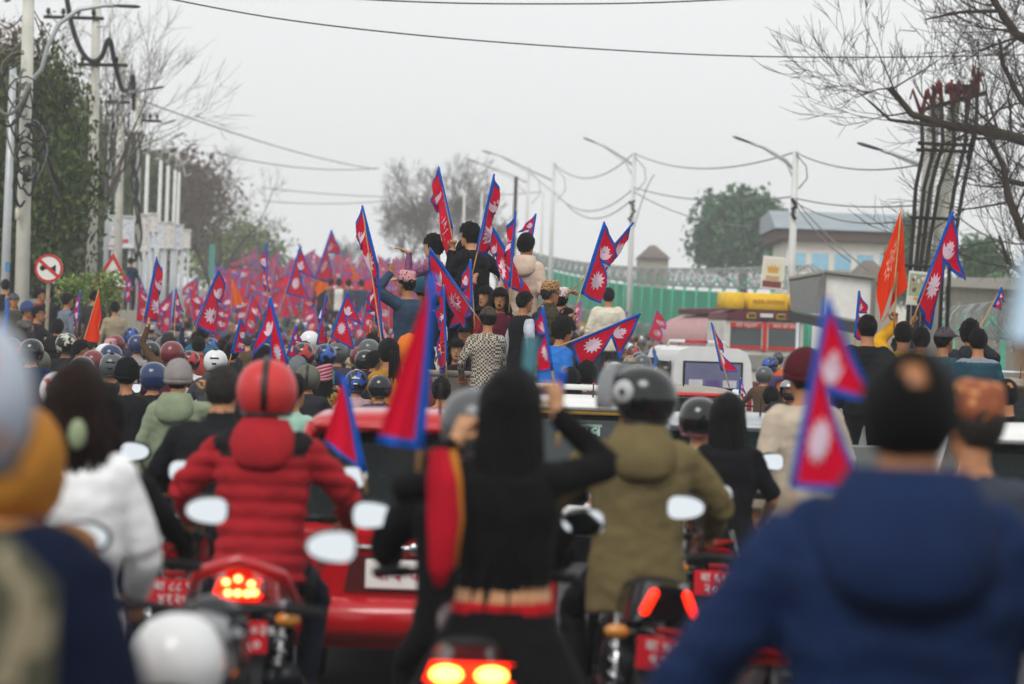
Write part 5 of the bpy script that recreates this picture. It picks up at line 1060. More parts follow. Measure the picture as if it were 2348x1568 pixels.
    if rack:
        mb = MB()
        for yy in (y1 + 0.1, (y1+y2)/2, y2 - 0.1): mb.tube([V((-wr*1.02, yy, zr - 0.02)), V((-wr*0.98, yy, zr + 0.07)), V((wr*0.98, yy, zr + 0.07)), V((wr*1.02, yy, zr - 0.02))], 0.015, 6)
        for sg in (-1, 1): mb.tube([V((sg*wr, y1, zr + 0.085)), V((sg*wr, y2, zr + 0.085))], 0.015, 6)
        mb.build('roof_rack', rack, e, True)
    return e
# ------------------------------------------------------------------ hero people and their vehicles
OCC = []          # (x, y, r) kept clear by the crowd filler
BOXES = []        # vehicle footprints
PREGROUND = 0.004
def hero(px, ptop, D, mats, label, rz=0, base=None, hair='short', hairm=HAIR, hat=None, hatm=None, helm=None, fc=None, x=None, y=None, toff=0.0, group=None, seatref=None, **P):
    rider = P.pop('rider', 0); X = at(px, ptop, D).x if x is None else x; ztop = at(px, ptop, D).z; Y = D if y is None else y
    z0 = (zg(D) + PREGROUND) if base is None else base
    hat_h = {'helmet': 0.036, 'topi': 0.04, 'beanie': 0.04, 'cap': 0.016, 'halfhelmet': 0.035, 'fullhelmet': 0.035}.get(hat if hat else ('helmet' if helm else ''), 0.015)
    nat = (P.get('hip', (0, 0, 0.86))[2] + 0.818 if rider else (P['hip'][2] + 0.818 if 'hip' in P else 1.738)) + hat_h - toff
    h = (ztop - z0)/nat*1.72; h = min(max(h, 1.46), 1.92); P['h'] = h
    if rider:
        P.setdefault('hip', (0, 0, 0.86)); P.setdefault('footR', (0.2, 0.22, 0.26)); P.setdefault('footL', (-0.2, 0.22, 0.26)); P.setdefault('kneeout', 0.35); P.setdefault('knee', (0, 1, 0.6)); P.setdefault('lean', 8)
        P.setdefault('armR', {'to': (0.31, 0.44, 1.03), 'pose': 'grip', 'hint': (0.7, -0.2, -0.6), 'hup': (0, 0, 1)}); P.setdefault('armL', {'to': (-0.31, 0.44, 1.03), 'pose': 'grip', 'hint': (-0.7, -0.2, -0.6), 'hup': (0, 0, 1)})
    P.setdefault('vox', 0.016); P.setdefault('seed', len(OCC)); B = build_body(P)
    o = put_person(B, mats, (X, Y, z0), R(rz), label, group=group); OCC.append((X, Y, 0.42))
    if hair and hair != 'none': wear(o, B, hair, hairm, 'hair')
    if hat: wear(o, B, hat, hatm, {'topi': 'cap', 'beanie': 'cap', 'hooded': 'hood', 'wrap': 'head_wrap'}.get(hat, hat))
    if helm: helmet(o, B, **helm)
    if fc: face(o, B, **(fc if isinstance(fc, dict) else {}))
    B['ob'] = o; B['h'] = h
    return B
def world(B, p): return B['ob'].matrix_basis @ V(p)
HB = mat('helmet_black', '16181a', rough=0.18, coat=0.6, var=0.05); HW = mat('helmet_white', 'd9dadb', rough=0.25, coat=0.5, var=0.04); HR_ = mat('helmet_red', 'c63a3a', rough=0.35, var=0.06); HG = mat('helmet_grey', '4e5254', rough=0.3, coat=0.4); HO = mat('helmet_olive', '5d5f52', rough=0.5); HBL = mat('helmet_blue', '1d3258', rough=0.25, coat=0.5); HMAR = mat('helmet_maroon', '6e2a30', rough=0.3, coat=0.4); HSIL = mat('helmet_silver', '8b9092', rough=0.3, coat=0.4, metal=0.3)
HBB = mat('helmet_blue_black', '15181d', rough=0.25, coat=0.5, pattern='patch', col2='2b58b0', pscale=7); HRB = mat('helmet_red_black', '1b1c1f', rough=0.25, coat=0.5, pattern='patch', col2='b03030', pscale=7); HST = mat('helmet_star', '15161a', rough=0.3, coat=0.4, pattern='patch', col2='b9b9a8', pscale=13); HWR = mat('helmet_white_red', 'd4d4d2', rough=0.3, coat=0.4, pattern='patch', col2='b03436', pscale=5)
CLEARV = mat('clear_visor', 'c9ced0', rough=0.05, trans=0.6, spec=0.5); DARKV = mat('dark_visor', '1a1d20', rough=0.06, spec=0.8)
# --- red jacket rider on the red motorcycle
D = 12.6; X0 = at(610, 900, D).x
bk = make_bike('wide', 'red motorcycle with lit tail lamp and red number plate ridden by the red jacket man', paint=REDP, lit=1, num=('प्र ३-०२-०३७', 'प ३२५०')); bk.location = (X0 - 0.02, D + 0.12, PREGROUND); OCC.append((X0, D, 0.7))
rj = hero(612, 824, D, mset('a1242c', '1d222e', '151515', sl='a1242c', se='201d20'), 'rider in red quilted jacket with black yoke and plain red helmet on the red motorcycle', rider=1, hair=None, helm=dict(m=HR_, strap=BLACKP), quilt=0.075, puff=0.028, hood=1.0, yoke=0.80, fat=1.06, vox=0.014, lean=4, armR={'to': (0.36, 0.36, 1.0), 'hint': (0.9, -0.3, -0.4), 'pose': 'grip'}, armL={'to': (-0.36, 0.36, 1.0), 'hint': (-0.9, -0.3, -0.4), 'pose': 'grip'}, hoodmat=4, sleeve2=1)
# --- olive jacket rider
D = 12.4; X0 = at(1462, 900, D).x
bk = make_bike('twin', 'black motorcycle with two slanted red tail lamps ridden by the olive jacket man', paint=BLACKPAINT, lit=1, num=('बा ७३ प', '९३७५')); bk.location = (X0 + 0.0, D + 0.22, PREGROUND); bk.rotation_euler = (0, R(3), R(6)); OCC.append((X0, D, 0.7))
oj = hero(1475, 838, D, mset('6b5f41', '17181b', '151515'), 'rider in olive brown hooded jacket and black helmet with clear visor on the black motorcycle', rider=1, rz=4, hair='short', helm=dict(m=HB), puff=0.03, fat=1.1, hood=1.05, hem=0.2, vox=0.014, lean=5, head=(58, 0, 0), armR={'to': (0.36, 0.36, 1.0), 'hint': (0.9, -0.3, -0.5), 'pose': 'grip'}, armL={'to': (-0.36, 0.36, 1.0), 'hint': (-0.9, -0.3, -0.5), 'pose': 'grip'})
hl = [c for c in oj['ob'].children if c.name.startswith('helmet')][0]; sub_wear(hl, 'bubble', CLEARV, 'visor')
for sg in (-1, 1):
    mb = MB(); mb.tube([V((sg*0.122, 0.02, 0.045)), V((sg*0.136, 0.022, 0.045))], [0.052, 0.047], 20); h_ = mb.build('visor_hub', mat('hub_grey', 'b7babb', rough=0.4), hl, True); mb = MB(); mb.tube([V((sg*0.13, 0.02, 0.045)), V((sg*0.141, 0.022, 0.045))], 0.014, 12); mb.build('visor_screw', BLACKP, hl, True)
# --- black jacket man with grey hair on the chrome-railed motorcycle
D = 14.6; X0 = at(462, 900, D).x
bk = make_bike('rail', 'dark motorcycle with chrome grab rail carrying the grey haired black jacket man', paint=BLACKPAINT, num=('बा ८८ प', '४१२७')); bk.location = (X0, D, PREGROUND); OCC.append((X0, D, 0.7))
hero(492, 834, D, mset('1c1d20', '1c1e22'), 'rider with short grey hair in plain black jacket beside the red quilted jacket rider', rider=1, hairm=HAIRG, x=X0 + 0.1, puff=0.03, fat=1.15, collar=1, head=(-14, 0, 0))
# --- white shirt woman as pillion, with the rider in front of her
D = 9.9; X0 = -1.46
bk = make_bike('plain', 'dark motorcycle with bright round mirrors carrying the woman in white', paint=BLACKPAINT, plate=False); bk.location = (X0, D, PREGROUND); OCC.append((X0, D, 0.7))
hero(232, 838, 9.5, mset('f0f0f1', '2a3038', skin=SKIN2), 'woman with dark brown shoulder length hair and loose white shirt seated on a motorcycle', rider=1, hip=(0, 0, 0.93), hair='bob', hairm=HAIRB, fem=1, puff=0.035, hem=0.3, fat=1.0, wrinkle=0.005, y=9.42, x=X0 + 0.02, vox=0.015, lean=2, armR={'to': (0.2, 0.28, 0.98)}, armL={'to': (-0.2, 0.28, 0.98)})
cl_ = MB(); cl_.ell((-1.405, 9.27, 1.50), (0.03, 0.02, 0.05), 10, 6); tag(cl_.build('hair_clip', mat('clip_green', '8d9a78', rough=0.5), None, True), 'pale green hair clip in the brown hair of the woman in white', 'hair clip')
hero(250, 880, 10.25, mset('16171a'), 'rider in black just ahead of the woman in white', rider=1, x=X0 - 0.02, y=10.12, hair='thick', vox=0.022)
# --- woman in black as pillion, both arms up, filming
D = 9.95; X0 = at(1075, 1545, 9.05).x
bk = make_bike('lobes', 'dark red motorcycle with two glowing tail lobes carrying the woman in black', paint=mat('dark_red_paint', '3a0d10', rough=0.25, coat=0.6), lit=1, plate=False); bk.location = (X0, D, PREGROUND); OCC.append((X0, D, 0.7))
wb_ = hero(1152, 852, 9.4, mset('121214', '121316', se='b01420', skin=SKIN2), 'woman in black with very long black hair holding a phone up over the crowd', rider=1, hip=(0, 0, 0.95), wrinkle=0.006, hair='vlong', fem=1, x=X0 + 0.1, y=9.5, vox=0.013, lean=2, rz=-4, bands=[(0.10, 0.18, 2), (0.04, 0.10, 5)], puff=0.014, hem=0.30, flare=0.14,
    armR={'to': (0.15, 0.22, 1.64), 'hint': (0.75, 0.2, -0.5), 'hdir': (-0.15, 0.1, 1), 'hup': (0.6, -0.9, 0), 'pose': 'grip'}, armL={'to': (-0.20, 0.24, 1.52), 'hint': (-0.95, 0.0, -0.6), 'hdir': (0.3, 0.2, 0.9), 'hup': (-0.5, -0.9, 0), 'pose': 'grip'})
hero(1062, 884, 10.3, mset('141417', '121316'), 'rider in black jacket and dark helmet steering ahead of the woman in black', rider=1, hair=None, helm=dict(m=HG), x=X0 - 0.02, y=10.2, puff=0.035, fat=1.06, vox=0.02)
def phone(p, rot, label, m=None):
    e = empty('phone', p, 0, label, 'phone'); e.rotation_euler = rot; mb = MB(); mb.box((0, 0, 0), (0.076, 0.009, 0.156), 0, 0.004); mb.build('case', BLACKP, e, True); mb = MB(); mb.box((0, -0.0055, 0), (0.069, 0.002, 0.146)); mb.build('screen', m or mat('screen_teal', '3e6a74', rough=0.15, emit='3e6a74', estr=0.35), e); return e
phone(at(1217, 822, 9.62), (0, R(4), R(-52)), 'phone with teal screen held up by the woman in black')
sc_ = MB(); pts = [at(1005, 1030, 9.33), at(1012, 1100, 9.3), at(1016, 1190, 9.3), at(1010, 1300, 9.32), at(1006, 1345, 9.34)]; sc_.tube(pts, [0.03, 0.05, 0.055, 0.04, 0.015], 10, 0, True, 0.35); o = tag(sc_.build('scarf', cloth('b3162b'), None, True), 'red scarf hanging from the left hand of the woman in black', 'scarf'); 
sc_ = MB(); sc_.tube([p + V((0.048, 0.012, 0)) for p in pts[:4]], [0.012, 0.02, 0.02, 0.008], 8, 0, True, 0.4); sc_.build('gold_border', cloth('b5702a'), o, True)
# --- navy jacket man close by
nv = hero(2078, 798, 5.7, mset('1a2a4a', '14181f'), 'balding man in navy jacket standing with his back turned beside the blurred red flag', hair='bald', puff=0.04, fat=1.16, hood=1.15, vox=0.014, rz=-6, wrinkle=0.012, x=at(2090, 900, 5.7).x, armR={'to': (0.52, 0.1, 0.95)}, armL={'to': (-0.5, 0.12, 0.95)}, hoodmat=0)
# --- people at the left edge
hero(-140, 700, 4.4, mset('131b30', '14181f', se='6f6a5c'), 'person in navy jacket and pale helmet with mottled backpack at the near kerb', hair=None, helm=dict(m=mat('helmet_pale', 'aeb8c6', rough=0.35, var=0.25, scale=5, pattern='patch', col2='b59a98', pscale=4)), puff=0.04, fat=1.15, vox=0.018, rz=0)
e = empty('backpack', at(-120, 1560, 4.05), 0, 'mottled khaki backpack on the navy jacket at the near kerb', 'backpack'); mb = MB(); mb.box((0, 0, 0), (0.3, 0.16, 0.42), 0, 0.07); mb.build('pack', mat('camo', '4c4c3c', rough=0.9, pattern='patch', col2='8a7f68', pscale=8, var=0.3), e, True); mb = MB(); mb.tube([V((0, -0.09, 0.1)), V((0, -0.1, -0.1))], 0.03, 6); mb.build('pocket', mat('camo2', '5e5a46', rough=0.9), e, True)
hero(60, 955, 7.4, mset('a8712f', '30281e'), 'person in ochre jacket between the pale helmet and the woman in white', hair='none', hat='hooded', hatm=cloth('a8712f'), puff=0.03, vox=0.02, x=at(48, 900, 7.4).x)
b_ = make_bike('plain', 'motorcycle with a white helmet resting on its seat near the bottom of the crowd', paint=BLACKPAINT, plate=False); b_.location = (at(405, 1500, 8.0).x, 8.35, PREGROUND); OCC.append((b_.location.x, 8.3, 0.7))
he = empty('helmet', at(407, 1520, 8.0), R(10), 'plain white helmet resting on a motorcycle seat', 'helmet'); he.location.z = 0.9
c_ = link('shell', hm('helmet'), he); c_.data.materials or c_.data.materials.append(HW); c_.material_slots[0].link = 'OBJECT'; c_.material_slots[0].material = HW; sub_wear(he, 'rim', BLACKP)
# raised hand with a phone at the right edge
hero(2420, 800, 5.0, mset('1d2433', '14181f'), 'person beside the navy jacket man raising a phone high', hair='short', vox=0.016, x=at(2860, 900, 5.0).x, armL={'to': (at(2382, 850, 5.0).x - at(2860, 900, 5.0).x, 0.02, 1.80), 'abs': 1, 'hint': (0.8, 0.2, -0.6), 'hdir': (0, 0.05, 1), 'hup': (0, -1, 0), 'pose': 'grip', 'bare': 1})
phone(at(2362, 690, 4.97), (0, R(8), R(20)), 'phone with pale screen held high beside the navy jacket man', mat('screen_pale', '9fb4c4', rough=0.2, emit='9fb4c4', estr=0.5))
# topi man blurred behind the navy jacket
TOPI1 = mat('topi_brown', '8d4f36', rough=0.8, pattern='dots', col2='c98a58', pscale=26); TOPIP = mat('topi_pink', 'c98f92', rough=0.8, pattern='dots', col2='56434c', pscale=34); TOPIG = mat('topi_gold', 'b08a5c', rough=0.8, pattern='dots', col2='3b2018', pscale=44); TOPIW = mat('topi_white', 'd6c9c8', rough=0.8, pattern='dots', col2='8d5a68', pscale=34)
hero(2242, 872, 9.6, mset('3a3f4a', '23262e'), 'person in brown patterned cap standing behind the navy jacket man', hair='short', hairm=HAIRG, hat='topi', hatm=TOPI1, vox=0.02, head=(30, 0, 0))
# --- red hatchback, jeep, cars, vans
def park(e, px, D, W, Lc, rz=0, z=PREGROUND): e.location = (at(px, 900, D).x, D, zg(D) + z); e.rotation_euler = (0, 0, R(rz)); BOXES.append((e.location.x, D, W/2 + 0.35, Lc, rz)); return e
c1 = park(make_car('red hatchback with chrome strip and white number plate behind the woman in black', 'car', REDP, 1.52, 3.4, 1.46), 962, 14.8, 1.52, 3.4)
pg = hero(905, 990, 15.9, mset(mat('plaid_blue', '2c3c62', rough=0.85, pattern='plaid', col2='c9ccd0', pscale=10)), 'person in blue and white plaid shirt sitting inside the red hatchback', hip=(0, 0, 0.62), base=PREGROUND, hair='short', vox=0.022, footR=(0.1, 0.5, 0.3), footL=(-0.1, 0.5, 0.3), x=c1.location.x - 0.28, y=15.95)
GOLD = mat('gold_trim', 'b48a34', rough=0.4)
j1 = park(make_car('white jeep with roof rack and Devanagari lettering on its rear glass', 'car', WHITE, 1.5, 3.3, 1.40, belt=0.8, rack=WPOST, glass=mat('jeep_glass', '1f2c2c', rough=0.06, spec=0.7)), 1335, 24.0, 1.5, 3.3)
text_mesh('िशव', 0.15, mat('letter_green', '9fc4b4', rough=0.5), j1, (0.06, 0.175, 1.12), (R(68), 0, 0), bold=0.006)
mb = MB(); mb.box((0, 0.12, 1.27), (1.1, 0.05, 0.035), 0, 0.01); mb.build('gold_trim', GOLD, j1)
park(make_car('red car with dusty grey roof and antenna beside the white vans', 'car', mat('salmon_paint', 'b5282c', rough=0.3, coat=0.5), 1.58, 3.6, 1.47, dusty=mat('dusty_roof', '9a9489', rough=0.8, var=0.15)), 1548, 28.0, 1.58, 3.6)
park(make_car('silver hatchback with large dark door mirror ahead of the long haired pillion', 'car', mat('silver_paint', 'a9adaf', rough=0.35, metal=0.5, coat=0.4), 1.56, 3.5, 1.38, glass=mat('tint_green', '2d4440', rough=0.05, spec=0.8, trans=0.5)), 1722, 20.2, 1.56, 3.5)
park(make_car('white car at the kerb beside the topi wearing person', 'car', WHITE, 1.56, 3.6, 1.42), 2460, 18.0, 1.56, 3.6)
def van(label, px, D, rz, bar=False):
    e = empty('van', (0, 0, 0), 0, label, 'van'); w = 0.72; H_ = 1.85; Lv = 3.6
    mb = MB(); mb.rings([[V((sx*w*k, y, z)) for sx, z, k in ((-1, 0.25, 1), (1, 0.25, 1), (1, 1.0, 1.02), (1, 1.6, 0.93), (1, H_ - 0.06, 0.82), (1, H_, 0.6), (-1, H_, 0.6), (-1, H_ - 0.06, 0.82), (-1, 1.6, 0.93), (-1, 1.0, 1.02))] for y in (0.0, 0.06, Lv*0.85, Lv)]); mb.build('body', WHITE, e, auto=40)
    mb = MB(); mb.box((0, -0.012, 1.36), (1.06, 0.03, 0.5), 0, 0.01); f = mb.build('window_frame', RUBBER, e); mb = MB(); mb.box((0, -0.03, 1.36), (0.98, 0.012, 0.43)); mb.build('rear_window', mat('van_glass', '6d6f8c', rough=0.06, spec=0.8), e)
    for k in range(3): mb = MB(); mb.box((-0.3 + 0.3*k, -0.04, 1.22), (0.24, 0.006, 0.13)); mb.build('window_sticker', mat('sticker%d' % (k % 2), ('c9c5cc', '5f4d86')[k % 2], rough=0.5), e)
    for sg in (-1, 1):
        mb = MB(); mb.box((sg*(w*0.99), 1.5, 1.4), (0.03, 2.2, 0.4), 0, 0.01); mb.build('side_window', GLASSD, e); mb = MB(); mb.box((sg*0.66, -0.015, 0.92), (0.09, 0.04, 0.32), 0, 0.01); mb.build('tail_light', TAILOFF, e); mb = MB(); mb.tube([V((sg*0.62 - 0.07, 0.6, 0.27)), V((sg*0.62 + 0.07, 0.6, 0.27))], 0.26, 16); mb.build('wheel', RUBBER, e, True); mb = MB(); mb.tube([V((sg*0.62 - 0.07, 2.9, 0.27)), V((sg*0.62 + 0.07, 2.9, 0.27))], 0.26, 16); mb.build('wheel', RUBBER, e, True)
    mb = MB(); mb.box((0, -0.05, 0.42), (1.4, 0.12, 0.2), 0, 0.03); mb.build('bumper', WHITE, e, True); mb = MB(); mb.box((0, -0.02, 0.72), (0.44, 0.01, 0.13)); mb.build('number_plate', PLATE, e)
    if bar: mb = MB(); mb.tube([V((-0.6, 0.4, H_ - 0.02)), V((-0.55, 0.4, H_ + 0.09)), V((0.55, 0.4, H_ + 0.09)), V((0.6, 0.4, H_ - 0.02))], 0.03, 8); r_ = mb.build('light_bar', WPOST, e, True); mb = MB(); mb.tube([V((-0.25, 0.39, H_ + 0.09)), V((0.2, 0.39, H_ + 0.09))], 0.036, 8); mb.build('red_lens', mat('lens_red', 'b02a38', rough=0.3), r_, True)
    return park(e, px, D, 1.5, 3.6, rz)
van('white minivan with wide purple tinted rear window beside the red car', 1632, 50, 3); van('white minivan with red striped light bar ahead of the purple windowed van', 1600, 56, 3, True)
# --- decorated tanker lorry facing us
e = empty('lorry', (0, 0, 0), 0, 'old decorated tanker lorry with yellow top and red lettering over its windscreens', 'lorry'); Y_ = mat('lorry_yellow', 'efbf22', rough=0.5, var=0.12); LW = mat('lorry_white', 'd8d6cc', rough=0.6, var=0.2, scale=3); LR = mat('lorry_red', 'c92f28', rough=0.5); LPK = mat('tank_pink', 'b58a8a', rough=0.6, var=0.15); LMAR = mat('lorry_maroon', '5f2530', rough=0.6); LBL = mat('lorry_blue', '2f5f9e', rough=0.6)
mb = MB(); mb.box((0, 0.9, 1.45), (2.25, 1.7, 1.96), 0, 0.05); mb.build('cab', LW, e, auto=30)
mb = MB(); mb.prism([(-1.14, 2.44), (1.14, 2.44), (1.08, 2.6), (0.75, 2.7), (-0.75, 2.7), (-1.08, 2.6)], -0.06, 1.7); mb.build('headboard', LMAR, e, auto=30)
for x0, x1 in ((-1.14, -0.62), (-0.5, 0.62), (0.72, 1.14)): mb = MB(); mb.box(((x0+x1)/2, 0.4, 2.94), (x1 - x0, 0.9, 0.46), 0, 0.025, None, (0.94, 1)); mb.build('roof_board', Y_, e, True)
text_mesh('सडक यातायात', 0.17, mat('letter_orange', 'b8641c'), e, (0.06, -0.068, 2.93))
for sg in (-1, 1):
    mb = MB(); mb.box((sg*0.54, 0.035, 2.0), (0.98, 0.05, 0.78), 0, 0.02); f = mb.build('window_frame', mat('lorry_frame', 'e2e0d8', rough=0.5, var=0.1), e); mb = MB(); mb.box((sg*0.54, -0.005, 1.68), (0.9, 0.03, 0.09), 0, 0.01); mb.build('lower_band', LR, e); mb = MB(); mb.box((sg*0.54, 0.0, 1.97), (0.88, 0.03, 0.48), 0, 0.01); mb.build('windscreen', mat('lorry_glass', '3d4446', rough=0.08, spec=0.7), e); mb = MB(); mb.box((sg*0.54, -0.005, 2.29), (0.9, 0.03, 0.15), 0, 0.01); b_ = mb.build('slogan_band', LR, e); text_mesh('श्री पशुपति' if sg < 0 else 'माता की जय', 0.14, WHITE, b_, (sg*0.54, -0.023, 2.29))
    mb = MB(); mb.box((sg*0.42, -0.075, 2.56), (0.28, 0.04, 0.18), 0, 0.02); f = mb.build('badge', Y_, e); mb = MB(); mb.box((sg*0.42, -0.1, 2.56), (0.18, 0.02, 0.1)); mb.build('badge_centre', mat('badge_green', '2c4a38'), f); mb = MB(); mb.tube([V((sg*0.78, 0.01, 0.85)), V((sg*0.78, 0.06, 0.85))], 0.12, 16); mb.build('headlight', mat('headlamp', 'cfd3d2', rough=0.1), e, True)
    mb = MB(); mb.box((sg*1.3, 0.1, 1.55), (0.14, 0.06, 0.3), 0, 0.02); mb.build('mirror', BLACKP, e, True)
    for yy in (0.8, 4.6): mb = MB(); mb.tube([V((sg*0.95 - 0.13, yy, 0.48)), V((sg*0.95 + 0.13, yy, 0.48))], 0.48, 20); mb.build('wheel', RUBBER, e, True)
mb = MB(); mb.box((0, -0.01, 1.3), (1.9, 0.06, 0.4), 0, 0.01); mb.build('grille', mat('grille', '8f8d86', rough=0.6), e); mb = MB(); mb.box((0, -0.1, 0.65), (2.3, 0.2, 0.25), 0, 0.03); mb.build('bumper', LMAR, e); mb = MB(); mb.box((0, 0.02, 2.0), (0.12, 0.06, 0.82)); mb.build('centre_post', LR, e); mb = MB(); mb.box((0, -0.09, 2.57), (0.36, 0.03, 0.1)); mb.build('white_badge', WHITE, e)
mb = MB(); mb.rings([[V((1.12*math.cos(2*math.pi*i/20), y, 1.75 + 0.85*math.sin(2*math.pi*i/20))) for i in range(20)] for y in (1.95, 7.0)]); mb.build('tank', LPK, e, auto=40); mb = MB(); mb.box((0, 4.4, 2.68), (1.2, 4.0, 0.16), 0, 0.03); mb.build('walkway', LMAR, e); mb = MB(); mb.box((0, 4.4, 0.85), (2.2, 5.0, 0.3)); mb.build('chassis', LMAR, e)
e.location = (at(1752, 800, 77).x, 77, zg(77) + PREGROUND); e.rotation_euler = (0, 0, R(13)); BOXES.append((e.location.x, 76.5, 1.7, 8, 0))
# --- open truck with the crowd on it
TX = at(1085, 860, 29).x; TD = 29.0; TG = mat('truck_panel', '8f897c', rough=0.7, var=0.2, scale=3, bump=0.2)
e = empty('open_truck', (TX, TD, PREGROUND), 0, 'open truck packed with flag waving people, its grey tailgate closed', 'truck'); BOXES.append((TX, TD, 1.25, 5.0, 0))
mb = MB(); mb.box((0, 0.04, 1.18), (1.84, 0.06, 0.58), 0, 0.015); mb.build('tailgate', TG, e); mb = MB(); mb.tube([V((-0.94, 0.03, 1.5)), V((0.94, 0.03, 1.5))], 0.035, 8); mb.build('tailgate_rail', TG, e, True)
for sg in (-1, 1):
    mb = MB(); mb.box((sg*0.92, 1.55, 1.18), (0.06, 2.95, 0.58), 0, 0.015); mb.build('side_board', TG, e)
    for yy in (0.6, 3.9): mb = MB(); mb.tube([V((sg*0.75 - 0.1, yy, 0.35)), V((sg*0.75 + 0.1, yy, 0.35))], 0.34, 18); mb.build('wheel', RUBBER, e, True)
    mb = MB(); mb.box((sg*0.8, -0.02, 0.75), (0.16, 0.06, 0.1), 0, 0.01); mb.build('tail_light', TAILOFF, e)
mb = MB(); mb.box((0, 1.55, 0.85), (1.8, 2.95, 0.08)); mb.build('bed', DARKM, e); mb = MB(); mb.box((0, 2.3, 0.6), (0.8, 4.4, 0.2)); mb.build('chassis', DARKM, e); mb = MB(); mb.box((0, 3.9, 1.35), (1.75, 1.5, 1.5), 0, 0.1, None, (0.85, 0.8)); mb.build('cab', WHITE, e, auto=40); mb = MB(); mb.box((0, 3.06, 2.13), (1.7, 0.12, 0.08), 0, 0.02); mb.tube([V((-0.8, 3.06, 0.9)), V((-0.8, 3.06, 2.12))], 0.03, 6); mb.tube([V((0.8, 3.06, 0.9)), V((0.8, 3.06, 2.12))], 0.03, 6); mb.build('roof_frame', DARKM, e); mb = MB(); mb.box((0, -0.12, 0.52), (1.7, 0.2, 0.1), 0, 0.02); mb.build('step', DARKM, e); mb = MB(); mb.box((0, 2.6, 1.06), (1.7, 0.45, 0.33), 0, 0.02); mb.build('bench', DARKM, e)
FL = 0.895
Z4 = lambda x, y: ((940 + 0.3828*x)/1.0907, (380 + 0.3828*y)/1.0907)
Z5 = lambda x, y: ((1240 + 0.3188*x)/1.0907, (480 + 0.3188*y)/1.0907)
Z3 = lambda x, y: ((600 + 0.3188*x)/1.0907, (500 + 0.3188*y)/1.0907)
Z2 = lambda x, y: (0.3189*x/1.0907, (600 + 0.3189*y)/1.0907)
Z6 = lambda x, y: ((1600 + 0.4146*x)/1.0907, (350 + 0.4146*y)/1.0907)
Z7 = lambda x, y: ((2040 + 0.3826*x)/1.0907, (450 + 0.3826*y)/1.0907)
ZB = lambda x, y: ((650 + 0.15945*x)/1.0907, (800 + 0.15945*y)/1.0907)
BLZ = '34465a'
def reach(px, py, D, bx, by, bz, rz, dd=0):
    """a place in the picture -> a hand target in the person's own frame"""
    p = at(px, py, D + dd) - V((bx, by, bz)); return tuple(Matrix.Rotation(-R(rz), 3, 'Z') @ p)
def thero(px, ptop, D, mats, label, rz=0, base=FL, hands=None, **k):
    X = at(px, ptop, D).x
    for key, (hx, hy, dd, kw) in (hands or {}).items(): k[key] = dict({'to': reach(hx, hy, D, X, D, base, rz, dd), 'abs': 1, 'pose': 'grip'}, **kw)
    k.setdefault('vox', 0.0135)
    return hero(px, ptop, D, mats, label, rz, base, **k)
thero(*Z4(225, 772), 29.7, mset(BLZ, '1a1c22', sl=BLZ), 'man in blue grey blazer and pink patterned cap pointing one finger up', 52, hat='topi', hatm=TOPIP, hem=0.26, puff=0.018, fat=1.08, fc=1, wrinkle=0.008, hands={'armL': (*Z4(98, 790), -0.1, dict(pose='point', hint=(-0.6, 0.3, -0.7), hdir=(0, 0, 1), hup=(0, -1, 0)))})
PLAID = mat('plaid_purple', '8a5578', rough=0.85, pattern='plaid', col2='3e2a48', pscale=22)
thero(*Z4(410, 540), 31.2, mset(PLAID, '23232b', skin=SKIN2), 'man in purple plaid shirt stretching an open hand out over the crowd', 75, base=1.25, hair='thick', fc=1, hands={'armL': (*Z4(215, 655), -0.05, dict(pose='open', hint=(0, 0.2, -1), hdir=(-0.3, 1, 0.35), hup=(0, 0, 1)))}, armR={'to': (0.2, 0.5, 1.25)})
thero(*Z4(575, 572), 31.6, mset('3a3c44', '1c1d21'), 'man in black knitted cap and grey quilted jacket on the truck', -20, base=1.25, hat='beanie', hatm=cloth('15161a'), quilt=0.08, puff=0.03, hair='short')
thero(*Z4(660, 462), 31.0, mset('1a1b1f', '1d2027', skin=SKIN2), 'young man in black denim jacket seated high on the truck cab frame', 62, base=1.42, hair='thick', hip=(0, 0, 0.86), footR=(0.15, 0.3, 0.42), footL=(-0.1, 0.36, 0.42), fc=1, puff=0.035, fat=1.12, hem=0.16, lean=6, hands={'armL': (*Z4(500, 640), 0.0, dict(hint=(0, -0.2, -1)))}, armR={'to': (0.3, -0.25, 0.95)})
mb = MB(); mb.box((at(1122, 690, 31.0).x, 31.05, 2.205), (0.5, 0.5, 0.09), 0, 0.02); tag(mb.build('board', DARKM, None), 'dark board on the truck cab frame under the young man in black', 'board')
thero(*Z4(975, 526), 30.6, mset('cbb6a4', '3a3a40'), 'man in beige hooded sweatshirt reaching right with a flag stick', -16, base=1.22, hood=1.0, puff=0.015, fat=0.96, hands={'armR': (*Z5(560, 785), -0.1, dict(hint=(0.4, -0.2, -0.9)))}, head=(-8, 0, 0))
thero(*Z5(395, 690), 30.0, mset('3c3a2a', '24262b'), 'elderly man in olive quilted jacket with gold patterned cap and glasses', -72, base=0.9, hat='topi', hatm=TOPIG, hair='short', hairm=HAIRG, quilt=0.09, puff=0.045, collar=1, fc=dict(glasses=True))
thero(*Z5(500, 745), 30.5, mset('5f5f6a', '24262b'), 'person in white patterned cap with a red collar behind the olive jacket', -20, base=0.86, hat='topi', hatm=TOPIW, hands={'armR': (*Z5(530, 880), 0.1, dict(hint=(0.5, 0, -1)))}, collar=1)
